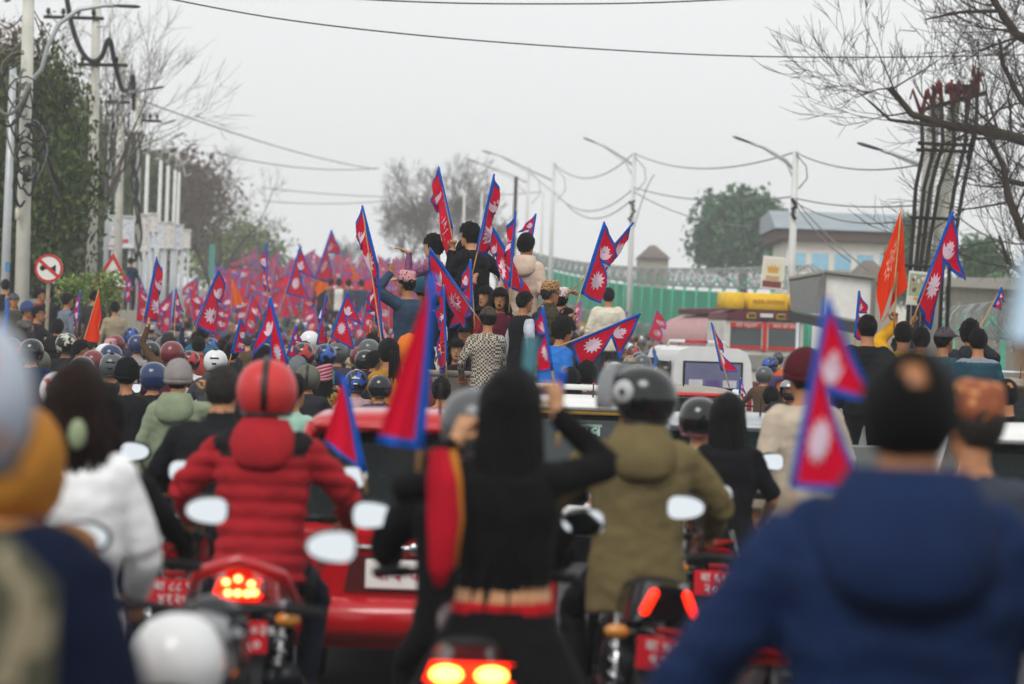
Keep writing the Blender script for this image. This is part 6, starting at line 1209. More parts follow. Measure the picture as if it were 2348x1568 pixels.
thero(*Z5(535, 905), 30.0, mset('3e4756', '24262b'), 'bald man in blue grey jacket gripping a flag stick with beads on the wrist', -50, base=0.9 - 0.25, hair='bald', puff=0.02, hands={'armL': (*Z5(575, 1030), -0.2, dict(hint=(0, -0.5, -0.9), hdir=(0, 0.1, 1))), 'armR': (*Z5(600, 1040), -0.1, dict(hint=(0.4, -0.5, -0.9), hdir=(0, 0.1, 1)))})
thero(*Z5(440, 968), 28.4, mset('2f6fc0', '24262b'), 'young man in bright blue sweatshirt leaning at the truck corner', -62, base=PREGROUND + 0.33, hair='thick', fc=1, puff=0.025, head=(0, -14, 0), lean=10)
thero(*Z4(950, 908), 29.6, mset('181a20', '1d1f25', sl='c2c8d2'), 'man in black sleeveless jacket with pale grey sleeves on the truck', -58, base=0.88, fc=1, sleeve2=1, puff=0.012)
thero(*Z4(815, 893), 30.2, mset('5a1c30', '2a2026', skin=SKIN), 'shouting woman in maroon top facing out of the truck', 176, hair='bob', fem=1, fc=dict(shout=True), puff=0.012, vox=0.012)
thero(*Z4(728, 878), 30.9, mset('9a2430', '2a2026', skin=SKIN2), 'woman in red sweater raising a flag behind the shouting woman', 150, hair='bob', fem=1, fc=1, hands={'armR': (*Z4(645, 850), -0.1, dict(hint=(0.6, 0, -0.9), hdir=(0, 0, 1), hup=(0, 1, 0)))})
HOUND = mat('houndstooth', 'b5ac9c', rough=0.9, pattern='check', col2='37322e', pscale=50)
thero(*Z4(728, 1003), 28.7, mset(HOUND, '2a2624'), 'man in houndstooth coat and brown flat cap climbing the tailgate', -6, base=0.575, hat='cap', hatm=cloth('4a4238'), hem=0.34, puff=0.008, fat=0.95, lean=8, hands={'armL': (*Z4(560, 1455), 0.15, dict(hint=(-0.2, -1, 0), hdir=(-0.1, 0.5, -0.6)))}, armR={'to': (0.16, 0.42, 1.0), 'hint': (0.1, -0.6, -1)}, wrinkle=0.01, head=(10, 0, 0))
mb = MB(); mb.ell(Z4(0, 0) and at(*Z4(562, 1487), 28.93), (0.04, 0.04, 0.04), 14, 10); tag(mb.build('orange', mat('orange_fruit', 'd9622a', rough=0.5, bump=0.2, bscale=120), None, True), 'orange held against the tailgate by the houndstooth man', 'fruit')
thero(*Z4(528, 1312), 29.45, mset('2c2428', '1c1c20', skin=SKIN2), 'girl with black fringe looking back over the tailgate', 178, base=0.895, hip=(0, 0, 0.30), footR=(0.15, 0.4, 0.06), footL=(-0.15, 0.4, 0.06), hair='bob', fem=1, fc=1, vox=0.012)
thero(*Z4(585, 1238), 29.9, mset('33363e', '1c1c20'), 'man in black cap crouching behind the girl on the truck', 170, base=0.895, hip=(0, 0, 0.5), footR=(0.15, 0.35, 0.06), footL=(-0.15, 0.35, 0.06), hat='cap', hatm=cloth('1a1a1d'), fc=1)
thero(*Z4(225, 1205), 28.6, mset('7a3b2a', '2a2024'), 'person under an orange hood at the side of the truck', 15, base=PREGROUND, hat='hooded', hatm=cloth('d9702a'), hair=None, fem=1, puff=0.02)
thero(*Z4(308, 815), 31.4, mset('2d5566', '24262b'), 'person in teal cap behind the blazer man', 10, base=0.895, hat='beanie', hatm=cloth('2d5c6c'))
thero(*Z3(1180, 1090), 28.3, mset('a8762a', '2b2a30'), 'person in mustard sleeves holding the tall flag stick with both hands', 20, base=PREGROUND, hair='tail', fem=1, hands={'armL': (*Z3(1130, 1320), 0.15, dict(hint=(-0.7, -0.3, -0.7), hdir=(0, 0.2, 1))), 'armR': (*Z3(1160, 1260), 0.15, dict(hint=(0.7, -0.3, -0.7), hdir=(-0.2, 0.2, 1)))})
# --- pickup with men on the right
PX = at(2112, 860, 24.0).x; e = empty('pickup', (PX, 23.3, PREGROUND), 0, 'low grey pickup carrying the men with the orange flag', 'truck'); BOXES.append((PX, 23.3, 1.1, 4.8, 0)); PG = mat('pickup_grey', '6f726f', rough=0.5, var=0.1)
mb = MB(); mb.box((0, 0.03, 0.85), (1.6, 0.06, 0.5), 0, 0.015); mb.build('tailgate', PG, e)
for sg in (-1, 1):
    mb = MB(); mb.box((sg*0.8, 1.2, 0.85), (0.06, 2.3, 0.5), 0, 0.015); mb.build('side_board', PG, e)
    for yy in (0.6, 3.6): mb = MB(); mb.tube([V((sg*0.66 - 0.09, yy, 0.31)), V((sg*0.66 + 0.09, yy, 0.31))], 0.3, 18); mb.build('wheel', RUBBER, e, True)
mb = MB(); mb.box((0, 1.2, 0.58), (1.56, 2.3, 0.06)); mb.build('bed', DARKM, e); mb = MB(); mb.box((0, 3.3, 0.95), (1.55, 1.9, 1.1), 0, 0.1, None, (0.86, 0.8)); mb.build('cab', PG, e, auto=40)
PB = 0.615
thero(*Z7(345, 880), 23.9, mset('17181b', '1c1d22'), 'man with thinning hair in black jacket on the pickup beside the orange flag', 4, PB, hair='short', puff=0.035, fat=1.1)
thero(*Z7(575, 925), 24.1, mset('1a1b1e', '1c1d22', sl='d29a20', se='c9971f'), 'man in black and yellow jacket holding up the orange flag', -4, PB, sleeve2=1, puff=0.035, fat=1.08, bands=[(0.9, 1.2, 5)], hands={'armL': (*Z7(518, 940), 0.3, dict(hint=(-0.9, 0.1, -0.5), hdir=(0, 0, 1)))})
thero(*Z7(695, 995), 24.5, mset('202226', '1c1d22'), 'dark haired man beside the flag with the golden crown banner behind', 6, PB, hands={'armL': (*Z7(625, 955), 0.2, dict(hint=(-0.8, 0.1, -0.5), hdir=(0.1, 0, 1)))})
thero(*Z7(815, 1030), 24.0, mset('2f4a52', '1c1d22'), 'man in grey brown cap and teal jacket looking sideways on the pickup', -55, PB - 0.0, hat='cap', hatm=cloth('4e464a'), puff=0.02)
thero(*Z7(1010, 915), 24.9, mset('2b2f34', '1c1d22'), 'man in dark jacket with cream collar lifting a flag stick on the pickup', -8, PB, hair='thick', puff=0.03, hood=0.8, hoodmat=5, hands={'armR': (*Z7(1045, 1045), -0.25, dict(hint=(0.7, -0.3, -0.6), hdir=(0.3, 0, 1)))})['ob'].material_slots[5].material = cloth('b9ab98')
thero(*Z7(1065, 1032), 23.7, mset('274653', '1c1d22', se='7b858c'), 'young man with cropped hair in teal blue jacket with grey collar on the pickup', 2, PB - 0.0, bands=[(0.93, 1.2, 5)], puff=0.015)
thero(*Z7(1262, 1300), 21.9, mset('17191d', '1c1d22'), 'balding man in black shirt walking beside the pickup', 10, PREGROUND, hair='bald')
e = park(make_car('grey tarpaulin covered car with roof rack beyond the pickup', 'car', mat('tarp_grey', '8b877d', rough=0.9, var=0.15), 1.6, 3.6, 1.62, rack=GALV), 2330, 34, 1.6, 3.6)
# --- people between the cars on the right
BP = dict(rider=1)
D = 15.9; X0 = at(1655, 900, D).x; bk = make_bike('plain', 'small motorcycle with red number plate carrying the long haired pillion', paint=BLACKPAINT, num=('बा ६१ प', '२०६६')); bk.location = (X0 - 0.03, D + 0.35, PREGROUND); OCC.append((X0, D, 0.7))
hero(1662, 904, D, mset('141518', '5d7c96', sl='141518', skin=SKIN2), 'pillion passenger in black top with long black hair tied high', rider=1, hip=(0, 0, 0.9), hair='longer', fem=1, x=X0 + 0.04, y=D - 0.05, puff=0.02, armR={'to': (0.26, 0.3, 0.98), 'bare': 1}, armL={'to': (-0.2, 0.3, 0.98)})
hero(1628, 908, D + 0.7, mset('c3c6c9', '20242a'), 'rider in white striped jacket and red rimmed black helmet ahead of the long haired pillion', rider=1, hair='short', helm=dict(m=HB, rim=HMAR), x=X0 - 0.08, y=D + 0.5)
D = 10.6; X0 = at(1745, 1200, D).x; bk = make_bike('plain', 'red motorcycle with tall red tank beside the olive jacket rider', paint=REDP, num=('बा ४४ प', '७७१८'), plate=False); bk.location = (X0 + 0.1, D + 0.5, PREGROUND); bk.rotation_euler = (0, 0, R(-8)); OCC.append((X0, D, 0.7))
hero(1852, 800, 17.0, mset('b9ab98', '2b2b30'), 'person in cream jacket and maroon cap standing beside the silver hatchback', hat='beanie', hatm=cloth('4e1c22'), puff=0.04, rz=20)
hero(1768, 885, 27.0, mset('27384e', '20242a'), 'man in blue jacket with a dark backpack beyond the silver hatchback', puff=0.02, rz=-5, bag=1)
e = empty('backpack', at(1785, 955, 26.8), 0, 'dark backpack on the man in blue beyond the silver hatchback', 'backpack'); mb = MB(); mb.box((0, 0, -0.05), (0.27, 0.16, 0.38), 0, 0.06); mb.build('pack', cloth('24282e'), e, True); mb = MB(); mb.box((0, -0.09, -0.12), (0.2, 0.05, 0.18), 0, 0.02); mb.build('pocket', cloth('2b3036'), e, True)
hero(1810, 868, 33, mset('4a1a22', '20242a'), 'rider in maroon with grey helmet and black face mask looking this way', rz=175, rider=1, helm=dict(m=HSIL), hair=None, fc=dict(mask=True)); hero(1836, 872, 34, mset('8a1f24', '2a2024', skin=SKIN2), 'woman in red scarf and glasses looking this way near the masked rider', rz=172, fem=1, hair='bob', fc=dict(glasses=True), hood=0.7)
# --- left foreground crowd by name
hero(407, 824, 20.5, mset('808b72', '2b2b30', skin=SKIN2), 'man in sage green hoodie and grey knitted cap taking a picture', hat='beanie', hatm=cloth('8d8685'), hood=1.05, puff=0.025, rz=-6, vox=0.015, armR={'to': (0.2, 0.22, 1.52), 'hint': (0.9, 0, -0.4), 'hdir': (-0.3, 0.2, 1), 'pose': 'grip'})
hero(690, 858, 19.4, mset('8fb5a5', '2b2b30'), 'man in mint green shirt beside the red hatchback', x=-1.5, hair='short', rz=-30)
hero(132, 848, 17.5, mset('23252b'), 'rider in white and red helmet behind the woman in white', rider=1, hair=None, helm=dict(m=HWR), x=at(132, 900, 17.5).x)
def crowd_head(px, py, D, kind, col, lab, hel=None, **k):
    hero(px, py, D, mset(col), lab, hair=None if hel else k.pop('hair', 'short'), helm=hel, vox=k.pop('vox', 0.02), **k)
RID = dict(rider=1)
crowd_head(493, 800, 30.5, 0, '43444c', 'rider in slate hoodie and glossy white helmet with black vent', dict(m=HW, vent=BLACKP), rider=1, hood=1, puff=0.03)
crowd_head(88, 802, 31, 0, '2b2d2c', 'rider in olive grey helmet with leather strap near the kerb', dict(m=HO, strap=BLACKP), rider=1)
crowd_head(185, 815, 26, 0, '202125', 'rider in shiny round black helmet behind the white and red helmet', dict(m=HB), rider=1)
crowd_head(255, 808, 28, 0, '26282c', 'rider in scuffed black helmet with vents', dict(m=HG, vent=BLACKP), rider=1)
crowd_head(240, 786, 34, 0, '8f8f92', 'person in white hooded helmet cover beside the orange flag stick', dict(m=HW), rider=1)
crowd_head(150, 762, 36, 0, '1b1c20', 'person in black jacket wearing a black helmet with pale stars', dict(m=HST), rider=1)
crowd_head(180, 778, 34, 0, '23252a', 'man in dark grey jacket bowing his head beside the starred helmet', head=(-40, -12, 0), rz=-30, collar=1)
crowd_head(130, 722, 44, 0, '17181b', 'man in black hooded jacket at the pavement edge', hood=1, puff=0.03, rz=-10)
crowd_head(345, 782, 38, 0, '1d1e22', 'rider in glossy black open helmet', dict(m=HB), rider=1); crowd_head(375, 770, 40, 0, '8f8fa0', 'rider in matte black helmet with tan collar', dict(m=HG), rider=1)
crowd_head(313, 766, 41, 0, '8c8686', 'rider in blue helmet with bright trim and grey top', dict(m=HBL, kind='fullhelmet', visor=DARKV), rider=1); crowd_head(300, 748, 46, 0, '2a2f42', 'rider in blue black patterned helmet', dict(m=HBB), rider=1)
crowd_head(350, 828, 24.5, 0, '1d1e22', 'rider in blue topped helmet with dark visor ahead of the sage hoodie', dict(m=HBL, kind='fullhelmet', visor=DARKV), rider=1)
crowd_head(290, 820, 22.5, 0, '1c1c20', 'person in black knitted cap with teal edge', hat='beanie', hatm=cloth('16171b'))
crowd_head(465, 738, 44, 0, '2f5a74', 'man in teal quilted jacket', quilt=0.09, puff=0.04); crowd_head(455, 770, 38, 0, '9a3f34', 'man in rust red jacket with tan collar', puff=0.03, collar=1)
crowd_head(530, 786, 34, 0, '232428', 'person in black hoodie behind the white vented helmet', hood=1); crowd_head(605, 795, 27, 0, '2a2320', 'woman with long dark hair beside the big red flag', hair='long', fem=1)
crowd_head(251, 776, 39, 0, '1d1e22', 'person in pink patterned cap behind the white hooded helmet', hat='topi', hatm=TOPIP)
crowd_head(705, 835, 27.5, 0, '2d2d33', 'rider in matte olive helmet with black stripe', dict(m=HO, strap=BLACKP), rider=1); 
hero(*ZB(985, 712), 29.5, mset(mat('floral_yellow', '9a8a2c', rough=0.85, pattern='dots', col2='7d2a34', pscale=34), skin=SKIN2), 'woman in yellow floral top with pink head wrap and long hair filming', hair='long', hat='wrap', hatm=cloth('c9808e'), fem=1, vox=0.016, armR={'to': (0.2, 0.3, 1.45), 'hint': (0.8, 0, -0.6), 'pose': 'grip'})
phone(at(*ZB(1125, 900), 29.75), (0, 0, R(-15)), 'phone held up by the woman with the pink head wrap')
crowd_head(*ZB(675, 345), 33.5, 0, '2e292c', 'rider in red and black racing helmet with dark visor', dict(m=HRB, kind='fullhelmet', visor=DARKV), rider=1, hood=0.8); crowd_head(*ZB(1025, 365), 35, 0, '22305c', 'rider in navy and red jacket with blue flame helmet', dict(m=HBB, kind='fullhelmet'), rider=1, puff=0.02)
crowd_head(*ZB(1215, 330), 37, 0, '3f3a44', 'rider in plum jacket with black striped helmet', dict(m=HG, kind='fullhelmet', vent=BLACKP), rider=1); crowd_head(*ZB(1510, 775), 28.6, 0, 'b99aa2', 'rider in pink top with blue and black racing helmet', dict(m=HBB, kind='fullhelmet', vent=HW), rider=1)
crowd_head(*ZB(1885, 850), 27.2, 0, '26334e', 'rider in checked shirt with plain black helmet beside the truck', dict(m=HB), rider=1); crowd_head(*ZB(1710, 290), 37.5, 0, '24262b', 'rider in dull black round helmet', dict(m=HG), rider=1); crowd_head(*ZB(1650, 460), 34, 0, '1e2024', 'rider in black helmet with red trim', dict(m=HB, rim=HMAR), rider=1); crowd_head(*ZB(1770, 480), 32, 0, '202228', 'man in black hooded jacket looking aside near the truck', hood=0.9, rz=-30, head=(-25, 0, 0))
crowd_head(*ZB(780, 80), 42, 0, '2a2d33', 'rider in plain cream white helmet', dict(m=HW), rider=1); crowd_head(*ZB(1775, 180), 42, 0, 'a8472e', 'man in brown orange top beside the small orange flag'); crowd_head(*ZB(590, 595), 31, 0, '6f7276', 'person in grey speckled hood', hat='hooded', hatm=cloth('6d7075'))
crowd_head(1012, 868, 25.8, 0, 'b06a7c', 'person in pink top with short black hair right behind the truck', hair='thick'); crowd_head(1320, 800, 30, 0, 'c9602c', 'person in orange jacket and navy cap beside the truck', hat='cap', hatm=cloth('252b40')); crowd_head(1308, 845, 27.5, 0, 'a9a49a', 'person in grey checked coat between the truck and the jeep', hair='longer', fem=1); crowd_head(1345, 830, 28, 0, '3c3f45', 'person in charcoal jacket between the jeep and the truck', hair='thick')
hero(1395, 655, 47, mset('cfc8b4', '3a3f48'), 'man in cream white jacket raised above the crowd beside the fence lamp', base=0.85, puff=0.05, rz=-8)
mb = MB(); bx_ = at(1398, 700, 47).x; e = empty('cart', (bx_, 47, zg(47)), 0, 'low cart under the man in the cream white jacket', 'cart'); mb.box((0, 0, 0.75), (1.1, 1.6, 0.16), 0, 0.02); mb.build('deck', DARKM, e)
for sx in (-0.45, 0.45): mb = MB(); mb.tube([V((sx - 0.05, 0, 0.35)), V((sx + 0.05, 0, 0.35))], 0.34, 16); mb.build('wheel', RUBBER, e, True)
BOXES.append((bx_, 46, 0.8, 2, 0))
# pavement people filming on the left
for px, py, D, rz, col, lab, kw in [(30, 672, 52, -150, '4e4b46', 'man in grey flat cap and grey jacket smiling from the pavement', dict(hat='cap', hatm=cloth('55585c'), fc=1)), (58, 690, 49, -120, '5a5852', 'man in blue cap and grey jacket filming with a dark phone', dict(hat='beanie', hatm=cloth('3a4a72'), fc=1, armR={'to': (-0.1, 0.35, 1.5), 'pose': 'grip'})), (82, 700, 47, -100, '2a2b2f', 'man in dark jacket and glasses filming from the kerb', dict(fc=dict(glasses=True), armL={'to': (0.0, 0.4, 1.35), 'pose': 'grip'})), (150, 672, 52, -50, '6b7480', 'man in grey blue denim jacket looking down the street', dict(fc=1)), (85, 660, 55, -90, '7c2a30', 'man in dark red shirt on the pavement', {}), (215, 665, 56, 0, '2c2f36', 'man with a blue striped backpack standing by the concrete pole', {}), (300, 590, 90, 0, '1e2c44', 'man in dark blue standing above the crowd by the hoardings', {}), (110, 600 + 60, 57, 0, '1f2024', 'dark haired man on the pavement below the no horn sign', {}), (12, 640, 58, 0, '20242c', 'man in dark jacket at the pavement edge by the cabinet', {}), (265, 690, 54, 20, '9a8c74', 'man in tan jacket beside the small flag stick', {}), (138, 640, 60, 0, '25272c', 'dark jacketed man behind the denim jacket man', {})]:
    b_ = 0.3 + zg(D); ex = at(px, py, D); hero(px, py, D, mset(col), lab, rz=rz, base=max(zg(D) + 0.145, ex.z - 1.8), vox=0.022, **kw)
hero(-8, 640, 48, mset('4a6aa8'), 'person in blue track jacket holding a phone up on the pavement', base=0.145, vox=0.022, x=at(-14, 700, 48).x, armR={'to': reach(22, 618, 48, at(-14, 700, 48).x, 48, 0.145, 0), 'abs': 1, 'pose': 'grip', 'hint': (0.8, 0.2, -0.6)}); phone(at(17, 612, 47.95), (0, 0, 0), 'phone raised by the person in the blue track jacket', mat('screen_blue', '3f6f9c', rough=0.2, emit='3f6f9c', estr=0.4))
mb = MB(); mb.box((at(300, 640, 90).x, 90, zg(90) + 1.0), (1.0, 0.6, 2.0), 0, 0.02); tag(mb.build('plinth', WALLB, None), 'concrete plinth under the man in dark blue by the hoardings', 'plinth')
# ------------------------------------------------------------------ flags by hand
def fz(Z, T, B, U, L_, D, P=None, label='', **k): return flag(Z(*T), Z(*B), Z(*U), Z(*L_), D, Z(*P) if P else None, label, **k)
fz(Z4, (408, 98), (498, 500), (378, 400), (462, 780), 31.0, (517, 640), 'tall flag hanging folded above the young man in black denim', fold=0.9, amp=0.12)
fz(Z4, (772, 145), (655, 655), (772, 425), (718, 668), 30.3, (628, 800), 'tall flag on a slanted stick in front of the young man in black denim', fold=0.9, amp=0.08)
fz(Z4, (765, 495), (880, 700), (770, 700), (862, 940), 30.4, (905, 745), 'flag drooping between the black denim and the beige hoodie', fold=0.9, amp=0.1)
fz(Z4, (912, 385), (875, 885), (842, 700), (1003, 935), 29.9, (870, 1015), 'flag upright on a bamboo stick before the beige hoodie', fold=0.9, amp=0.09)
fz(Z4, (1043, 405), (1012, 600), (928, 525), (960, 690), 31.2, (1000, 680), 'flag tip showing behind the head of the beige hoodie man')
fz(Z4, (352, 630), (620, 1005), (400, 960), (565, 1170), 28.9, (678, 1100), 'flag tilted down across the plaid shirt with sun and moon in view', fold=0.5, amp=0.06)
fz(Z4, (617, 705), (632, 1060), (556, 890), (470, 1165), 29.2, (640, 1120), 'flag raised by the red sweater sleeve with its big sun below', fold=0.5, amp=0.06)
fz(Z4, (440, 872), (462, 1370), (418, 1165), (412, 1452), 28.7, (462, 1450), 'narrow rolled flag hanging by the girl with the fringe', fold=0.9, amp=0.06, waves=2)
fz(Z5, (850, 235), (668, 800), (915, 592), (838, 878), 29.3, (612, 950), 'large flag held up on bamboo right of the olive quilted jacket', fold=0.5, amp=0.07)
fz(Z5, (1078, 240), (740, 640), (925, 545), (838, 730), 30.2, (598, 775), 'flag leaning right behind the large raised flag', fold=0.5, amp=0.08)
fz(Z5, (1135, 955), (585, 1185), (975, 1312), (692, 1490), 28.2, (525, 1202), 'flag held out sideways and fully spread with sun and moon', amp=0.05)
fz(Z5, (365, 900), (440, 1400), (290, 1090), (300, 1420), 20.0, (455, 1500), 'flag in front of the bright blue sweatshirt', amp=0.08)
fz(Z6, (430, 1100), (492, 1392), (520, 1285), (606, 1402), 36.0, (526, 1465), 'flag waved in front of the purple windowed van', amp=0.06); fz(Z6, (590, 1270), (600, 1330), (635, 1325), (630, 1345), 60.0, (605, 1360), 'tiny flag in front of the tanker lorry')
fz(Z6, (607, 1438), (600, 1530), (640, 1540), (630, 1570), 30.0, (600, 1580), 'small flag below the purple windowed van beside a helmet')
fz(Z7, (893, 205), (665, 805), (985, 648), (765, 975), 24.6, (628, 925), 'large clean flag raised over the pickup men', amp=0.05, ph=0.5); fz(Z7, (282, 725), (255, 1030), (352, 870), (330, 1060), 26.0, (250, 1100), 'flag half hidden behind the black jacket man on the pickup'); fz(Z7, (1215, 700), (1158, 830), (1240, 800), (1230, 850), 24.6, (1052, 1005), 'flag on a bare stick lifted by the cream collar man')
quadflag([Z7(515, 790), Z7(557, 180), Z7(582, 700), Z7(420, 945)], 24.3, Z7(510, 935), 'vermilion pennant with pale sun emblem held on the pickup', emblem=None); 
quadflag([Z7(512, 660), Z7(556, 185), Z7(393, 632), Z7(418, 930)], 24.25, Z7(512, 700), 'folded vermilion cloth with pale emblem on the same stick as the pennant', emblem=(0.35, 0.55, 0.22), amp=0.03)
fz(Z3, (958, 45), (1078, 520), (925, 402), (1060, 700), 28.6, (1142, 1330), 'very tall narrow flag rising beside the blazer man', fold=0.9, amp=0.05, depth=0.3); fz(Z3, (1078, 520), (1112, 1090), (1014, 890), (1180, 1200), 28.9, (1118, 1240), 'flag wrapped beside the tall narrow flag', fold=0.9, amp=0.1)
fz(Z3, (843, 720), (712, 1075), (957, 985), (895, 1178), 36.0, (625, 1295), 'clean spread flag on a slanted stick over the blue flame helmet', amp=0.04); fz(Z3, (675, 740), (602, 1135), (625, 960), (692, 1125), 38.0, (583, 1235), 'narrow upright flag beside the clean spread flag', fold=0.9, amp=0.08)
fz(Z3, (472, 365), (362, 735), (574, 612), (537, 778), 62, (333, 815), 'large dark red flag spread against the sky', amp=0.04, r=0.02); fz(Z3, (720, 235), (590, 620), (790, 420), (700, 640), 88, (570, 690), 'largest far flag above the white pickup crowd', amp=0.06, r=0.03); fz(Z3, (207, 335), (215, 700), (178, 545), (205, 720), 52, (214, 770), 'slim flag standing straight up against the sky', fold=0.9, amp=0.08)
fz(Z3, (237, 765), (372, 1290), (72, 1245), (260, 1420), 22, (400, 1390), 'big out of focus flag above the red helmet', amp=0.05); fz(Z3, (440, 985), (368, 1225), (478, 1115), (440, 1240), 33, (350, 1290), 'small flag beside the red and black racing helmet')
quadflag([Z3(1025, 1060), Z3(1010, 945), Z3(1020, 960), Z3(975, 1055)], 42, Z3(1030, 1120), 'small plain orange pennant beside the brown orange top'); quadflag([Z3(690, 690), Z3(680, 650), Z3(595, 625), Z3(590, 765)], 70, Z3(700, 800), 'orange square flag below the largest far flag', m=ORANGE2); quadflag([Z3(900, 640), Z3(870, 500), Z3(930, 600), Z3(920, 640)], 90, Z3(905, 700), 'narrow orange flag on the far white pickup', m=ORANGE2)
fz(Z2, (1228, 130), (1130, 620), (1250, 440), (1222, 642), 45, (1103, 720), 'tall flag with bright blue edge near the hoardings', fold=0.9, amp=0.05); fz(Z2, (1715, 230), (1525, 668), (1745, 505), (1705, 762), 42, (1500, 740), 'wide leaning flag behind the teal quilted jacket', fold=0.5, amp=0.05); fz(Z2, (1380, 380), (1352, 640), (1428, 572), (1402, 655), 44, (1362, 795), 'flag on a thin straight stick beside the tall blue edged flag', amp=0.05)
fz(Z2, (1887, 610), (1815, 890), (1905, 800), (1918, 868), 33, (1800, 950), 'flag beside the woman with long dark hair', fold=0.9, amp=0.06); fz(Z2, (630, 400), (610, 640), (538, 602), (570, 680), 45, (605, 700), 'flag drooping left near the kerb'); fz(Z2, (1005, 280), (973, 480), (1047, 372), (1030, 492), 60, (950, 548), 'flag near the triangular sign on a bamboo stick'); fz(Z2, (1098, 300), (1150, 440), (1085, 400), (1130, 460), 64, (1165, 480), 'flag tilted forward near the triangular sign')
quadflag([Z2(650, 790), Z2(775, 390), Z2(788, 620), Z2(770, 805)], 36, Z2(628, 890), 'bright orange pennant on a thin stick beside the white helmet cover', emblem=(0.9, 0.6, 0.12), amp=0.04)
quadflag([(536, 700), (532, 640), (556, 690), (552, 700)], 66, (530, 720), 'orange flag behind the wide leaning flag', m=ORANGE2)
# out-of-focus foreground flags
triflag((964, 1030), (992, 628), (864, 1012), 9.2, (958, 1080), 'large blurred flag held up in the left hand of the woman in black'); triflag((834, 1084), (786, 862), (746, 1012), 12.0, (840, 1130), 'blurred flag at the elbow of the red quilted jacket')
flag((1898, 680), (1812, 1120), (2010, 925), (1990, 1125), 7.6, (1800, 1200), 'blurred flag beside the head of the navy jacket man', depth=0.2, amp=0.03, r=0.007); flag((1292, 850), (1280, 960), (1262, 900), (1268, 985), 11.0, (1279, 990), 'blurred flag edge beside the raised phone hand', depth=0.2, amp=0.03)
# white pickup far up the street with people standing on it
D = 92; wx = at(772, 690, D).x; e = empty('pickup', (wx, D, zg(D)), 0, 'far white pickup carrying standing people up the street', 'truck'); BOXES.append((wx, D, 1.2, 4.5, 0)); mb = MB(); mb.box((0, 1.2, 0.95), (1.7, 2.4, 0.7), 0, 0.05); mb.build('bed', WHITE, e); mb = MB(); mb.box((0, 3.3, 1.15), (1.6, 1.9, 1.2), 0, 0.1, None, (0.85, 0.8)); mb.build('cab', WHITE, e)
for sg in (-1, 1): mb = MB(); mb.tube([V((sg*0.7 - 0.09, 0.6, 0.33)), V((sg*0.7 + 0.09, 0.6, 0.33))], 0.33, 14); mb.build('wheel', RUBBER, e, True)
for px, py, col, lab in ((778, 612, 'd8d5cc', 'person in white hooded top on the far white pickup'), (742, 606, '25272c', 'person in black on the far white pickup'), (800, 604, '3d434c', 'person in grey on the far white pickup'), (830, 598, '2c3850', 'person in blue on the far white pickup'), (760, 600, '5a4a44', 'person in brown on the far white pickup')): hero(px, py, D + 0.6, mset(col), lab, base=zg(D) + 1.3, vox=0.03)
# ------------------------------------------------------------------ the crowd
CV = []
armup = lambda s: {'to': (s*0.26, 0.12, 1.86), 'hint': (s*0.9, 0.1, -0.3), 'pose': 'grip', 'hdir': (0, 0, 1)}
for i, P in enumerate([dict(), dict(puff=0.03, hood=0.9), dict(armR=armup(1)), dict(armL=armup(-1), fat=1.08), dict(fem=1), dict(puff=0.04, quilt=0.09, fat=1.08), dict(armR={'to': (0.14, 0.32, 1.56), 'hint': (0.9, 0, -0.4)}, armL={'to': (-0.1, 0.32, 1.56), 'hint': (-0.9, 0, -0.4)}),
        dict(R=1), dict(R=1, puff=0.035, fat=1.1, hood=0.9), dict(R=1, lean=14, collar=1)]):
    rd = P.pop('R', 0)
    if rd: P.update(hip=(0, 0, 0.86), footR=(0.2, 0.22, 0.26), footL=(-0.2, 0.22, 0.26), kneeout=0.35, knee=(0, 1, 0.6), armR={'to': (0.31, 0.44, 1.03)}, armL={'to': (-0.31, 0.44, 1.03)}); P.setdefault('lean', 8)
    P.update(vox=0.03, h=1.68, seed=90 + i); CV.append((build_body(P), rd, P))
JC = [('black', '1a1b1e', 8), ('charcoal', '33363b', 6), ('navy', '1d2840', 6), ('grey', '6a6d70', 4), ('maroon', '5a1d28', 3), ('red', '9c2a2c', 3), ('tan', '9c8868', 3), ('olive', '51543a', 3), ('teal', '2f5a62', 2), ('blue', '35609c', 3), ('brown', '54402f', 3), ('cream', 'c6bfae', 2), ('green', '3d5c42', 1), ('purple', '4c3a5c', 1), ('orange', 'b8562c', 1), ('white', 'cfcfcf', 2)]
JP = [j for j in JC for _ in range(j[2])]
HELS = [('black', HB, 6), ('grey', HG, 3), ('white', HW, 3), ('blue', HBL, 1), ('maroon', HMAR, 1), ('silver', HSIL, 1), ('blue black patterned', HBB, 1), ('red black patterned', HRB, 1)]
HP = [h for h in HELS for _ in range(h[2])]
bike0 = make_bike('plain', 'dark motorcycle in the crowd', paint=BLACKPAINT, num=('बा ५ प', '१४२३')); bike0.location = (at(700, 900, 31.5).x, 31.4, PREGROUND)
def blocked(x, y):
    for (bx, by, hw, ln, rz) in BOXES:
        if abs(x - bx) < hw and by - 0.4 < y < by + ln + 0.3: return True
    return any((x-a)**2 + (y-b)**2 < (r + 0.2)**2 for a, b, r in OCC)
rc = random.Random(12); placed = []; used_bike = [0]; LABG = {}
def zone(x, y):
    px = 1173 + x*FPX/y
    if px < 420: return 'by the pavement'
    if px < 980: return 'beside the truck'
    if px < 1420: return 'ahead of the truck'
    return 'near the green fence'
DESC = []
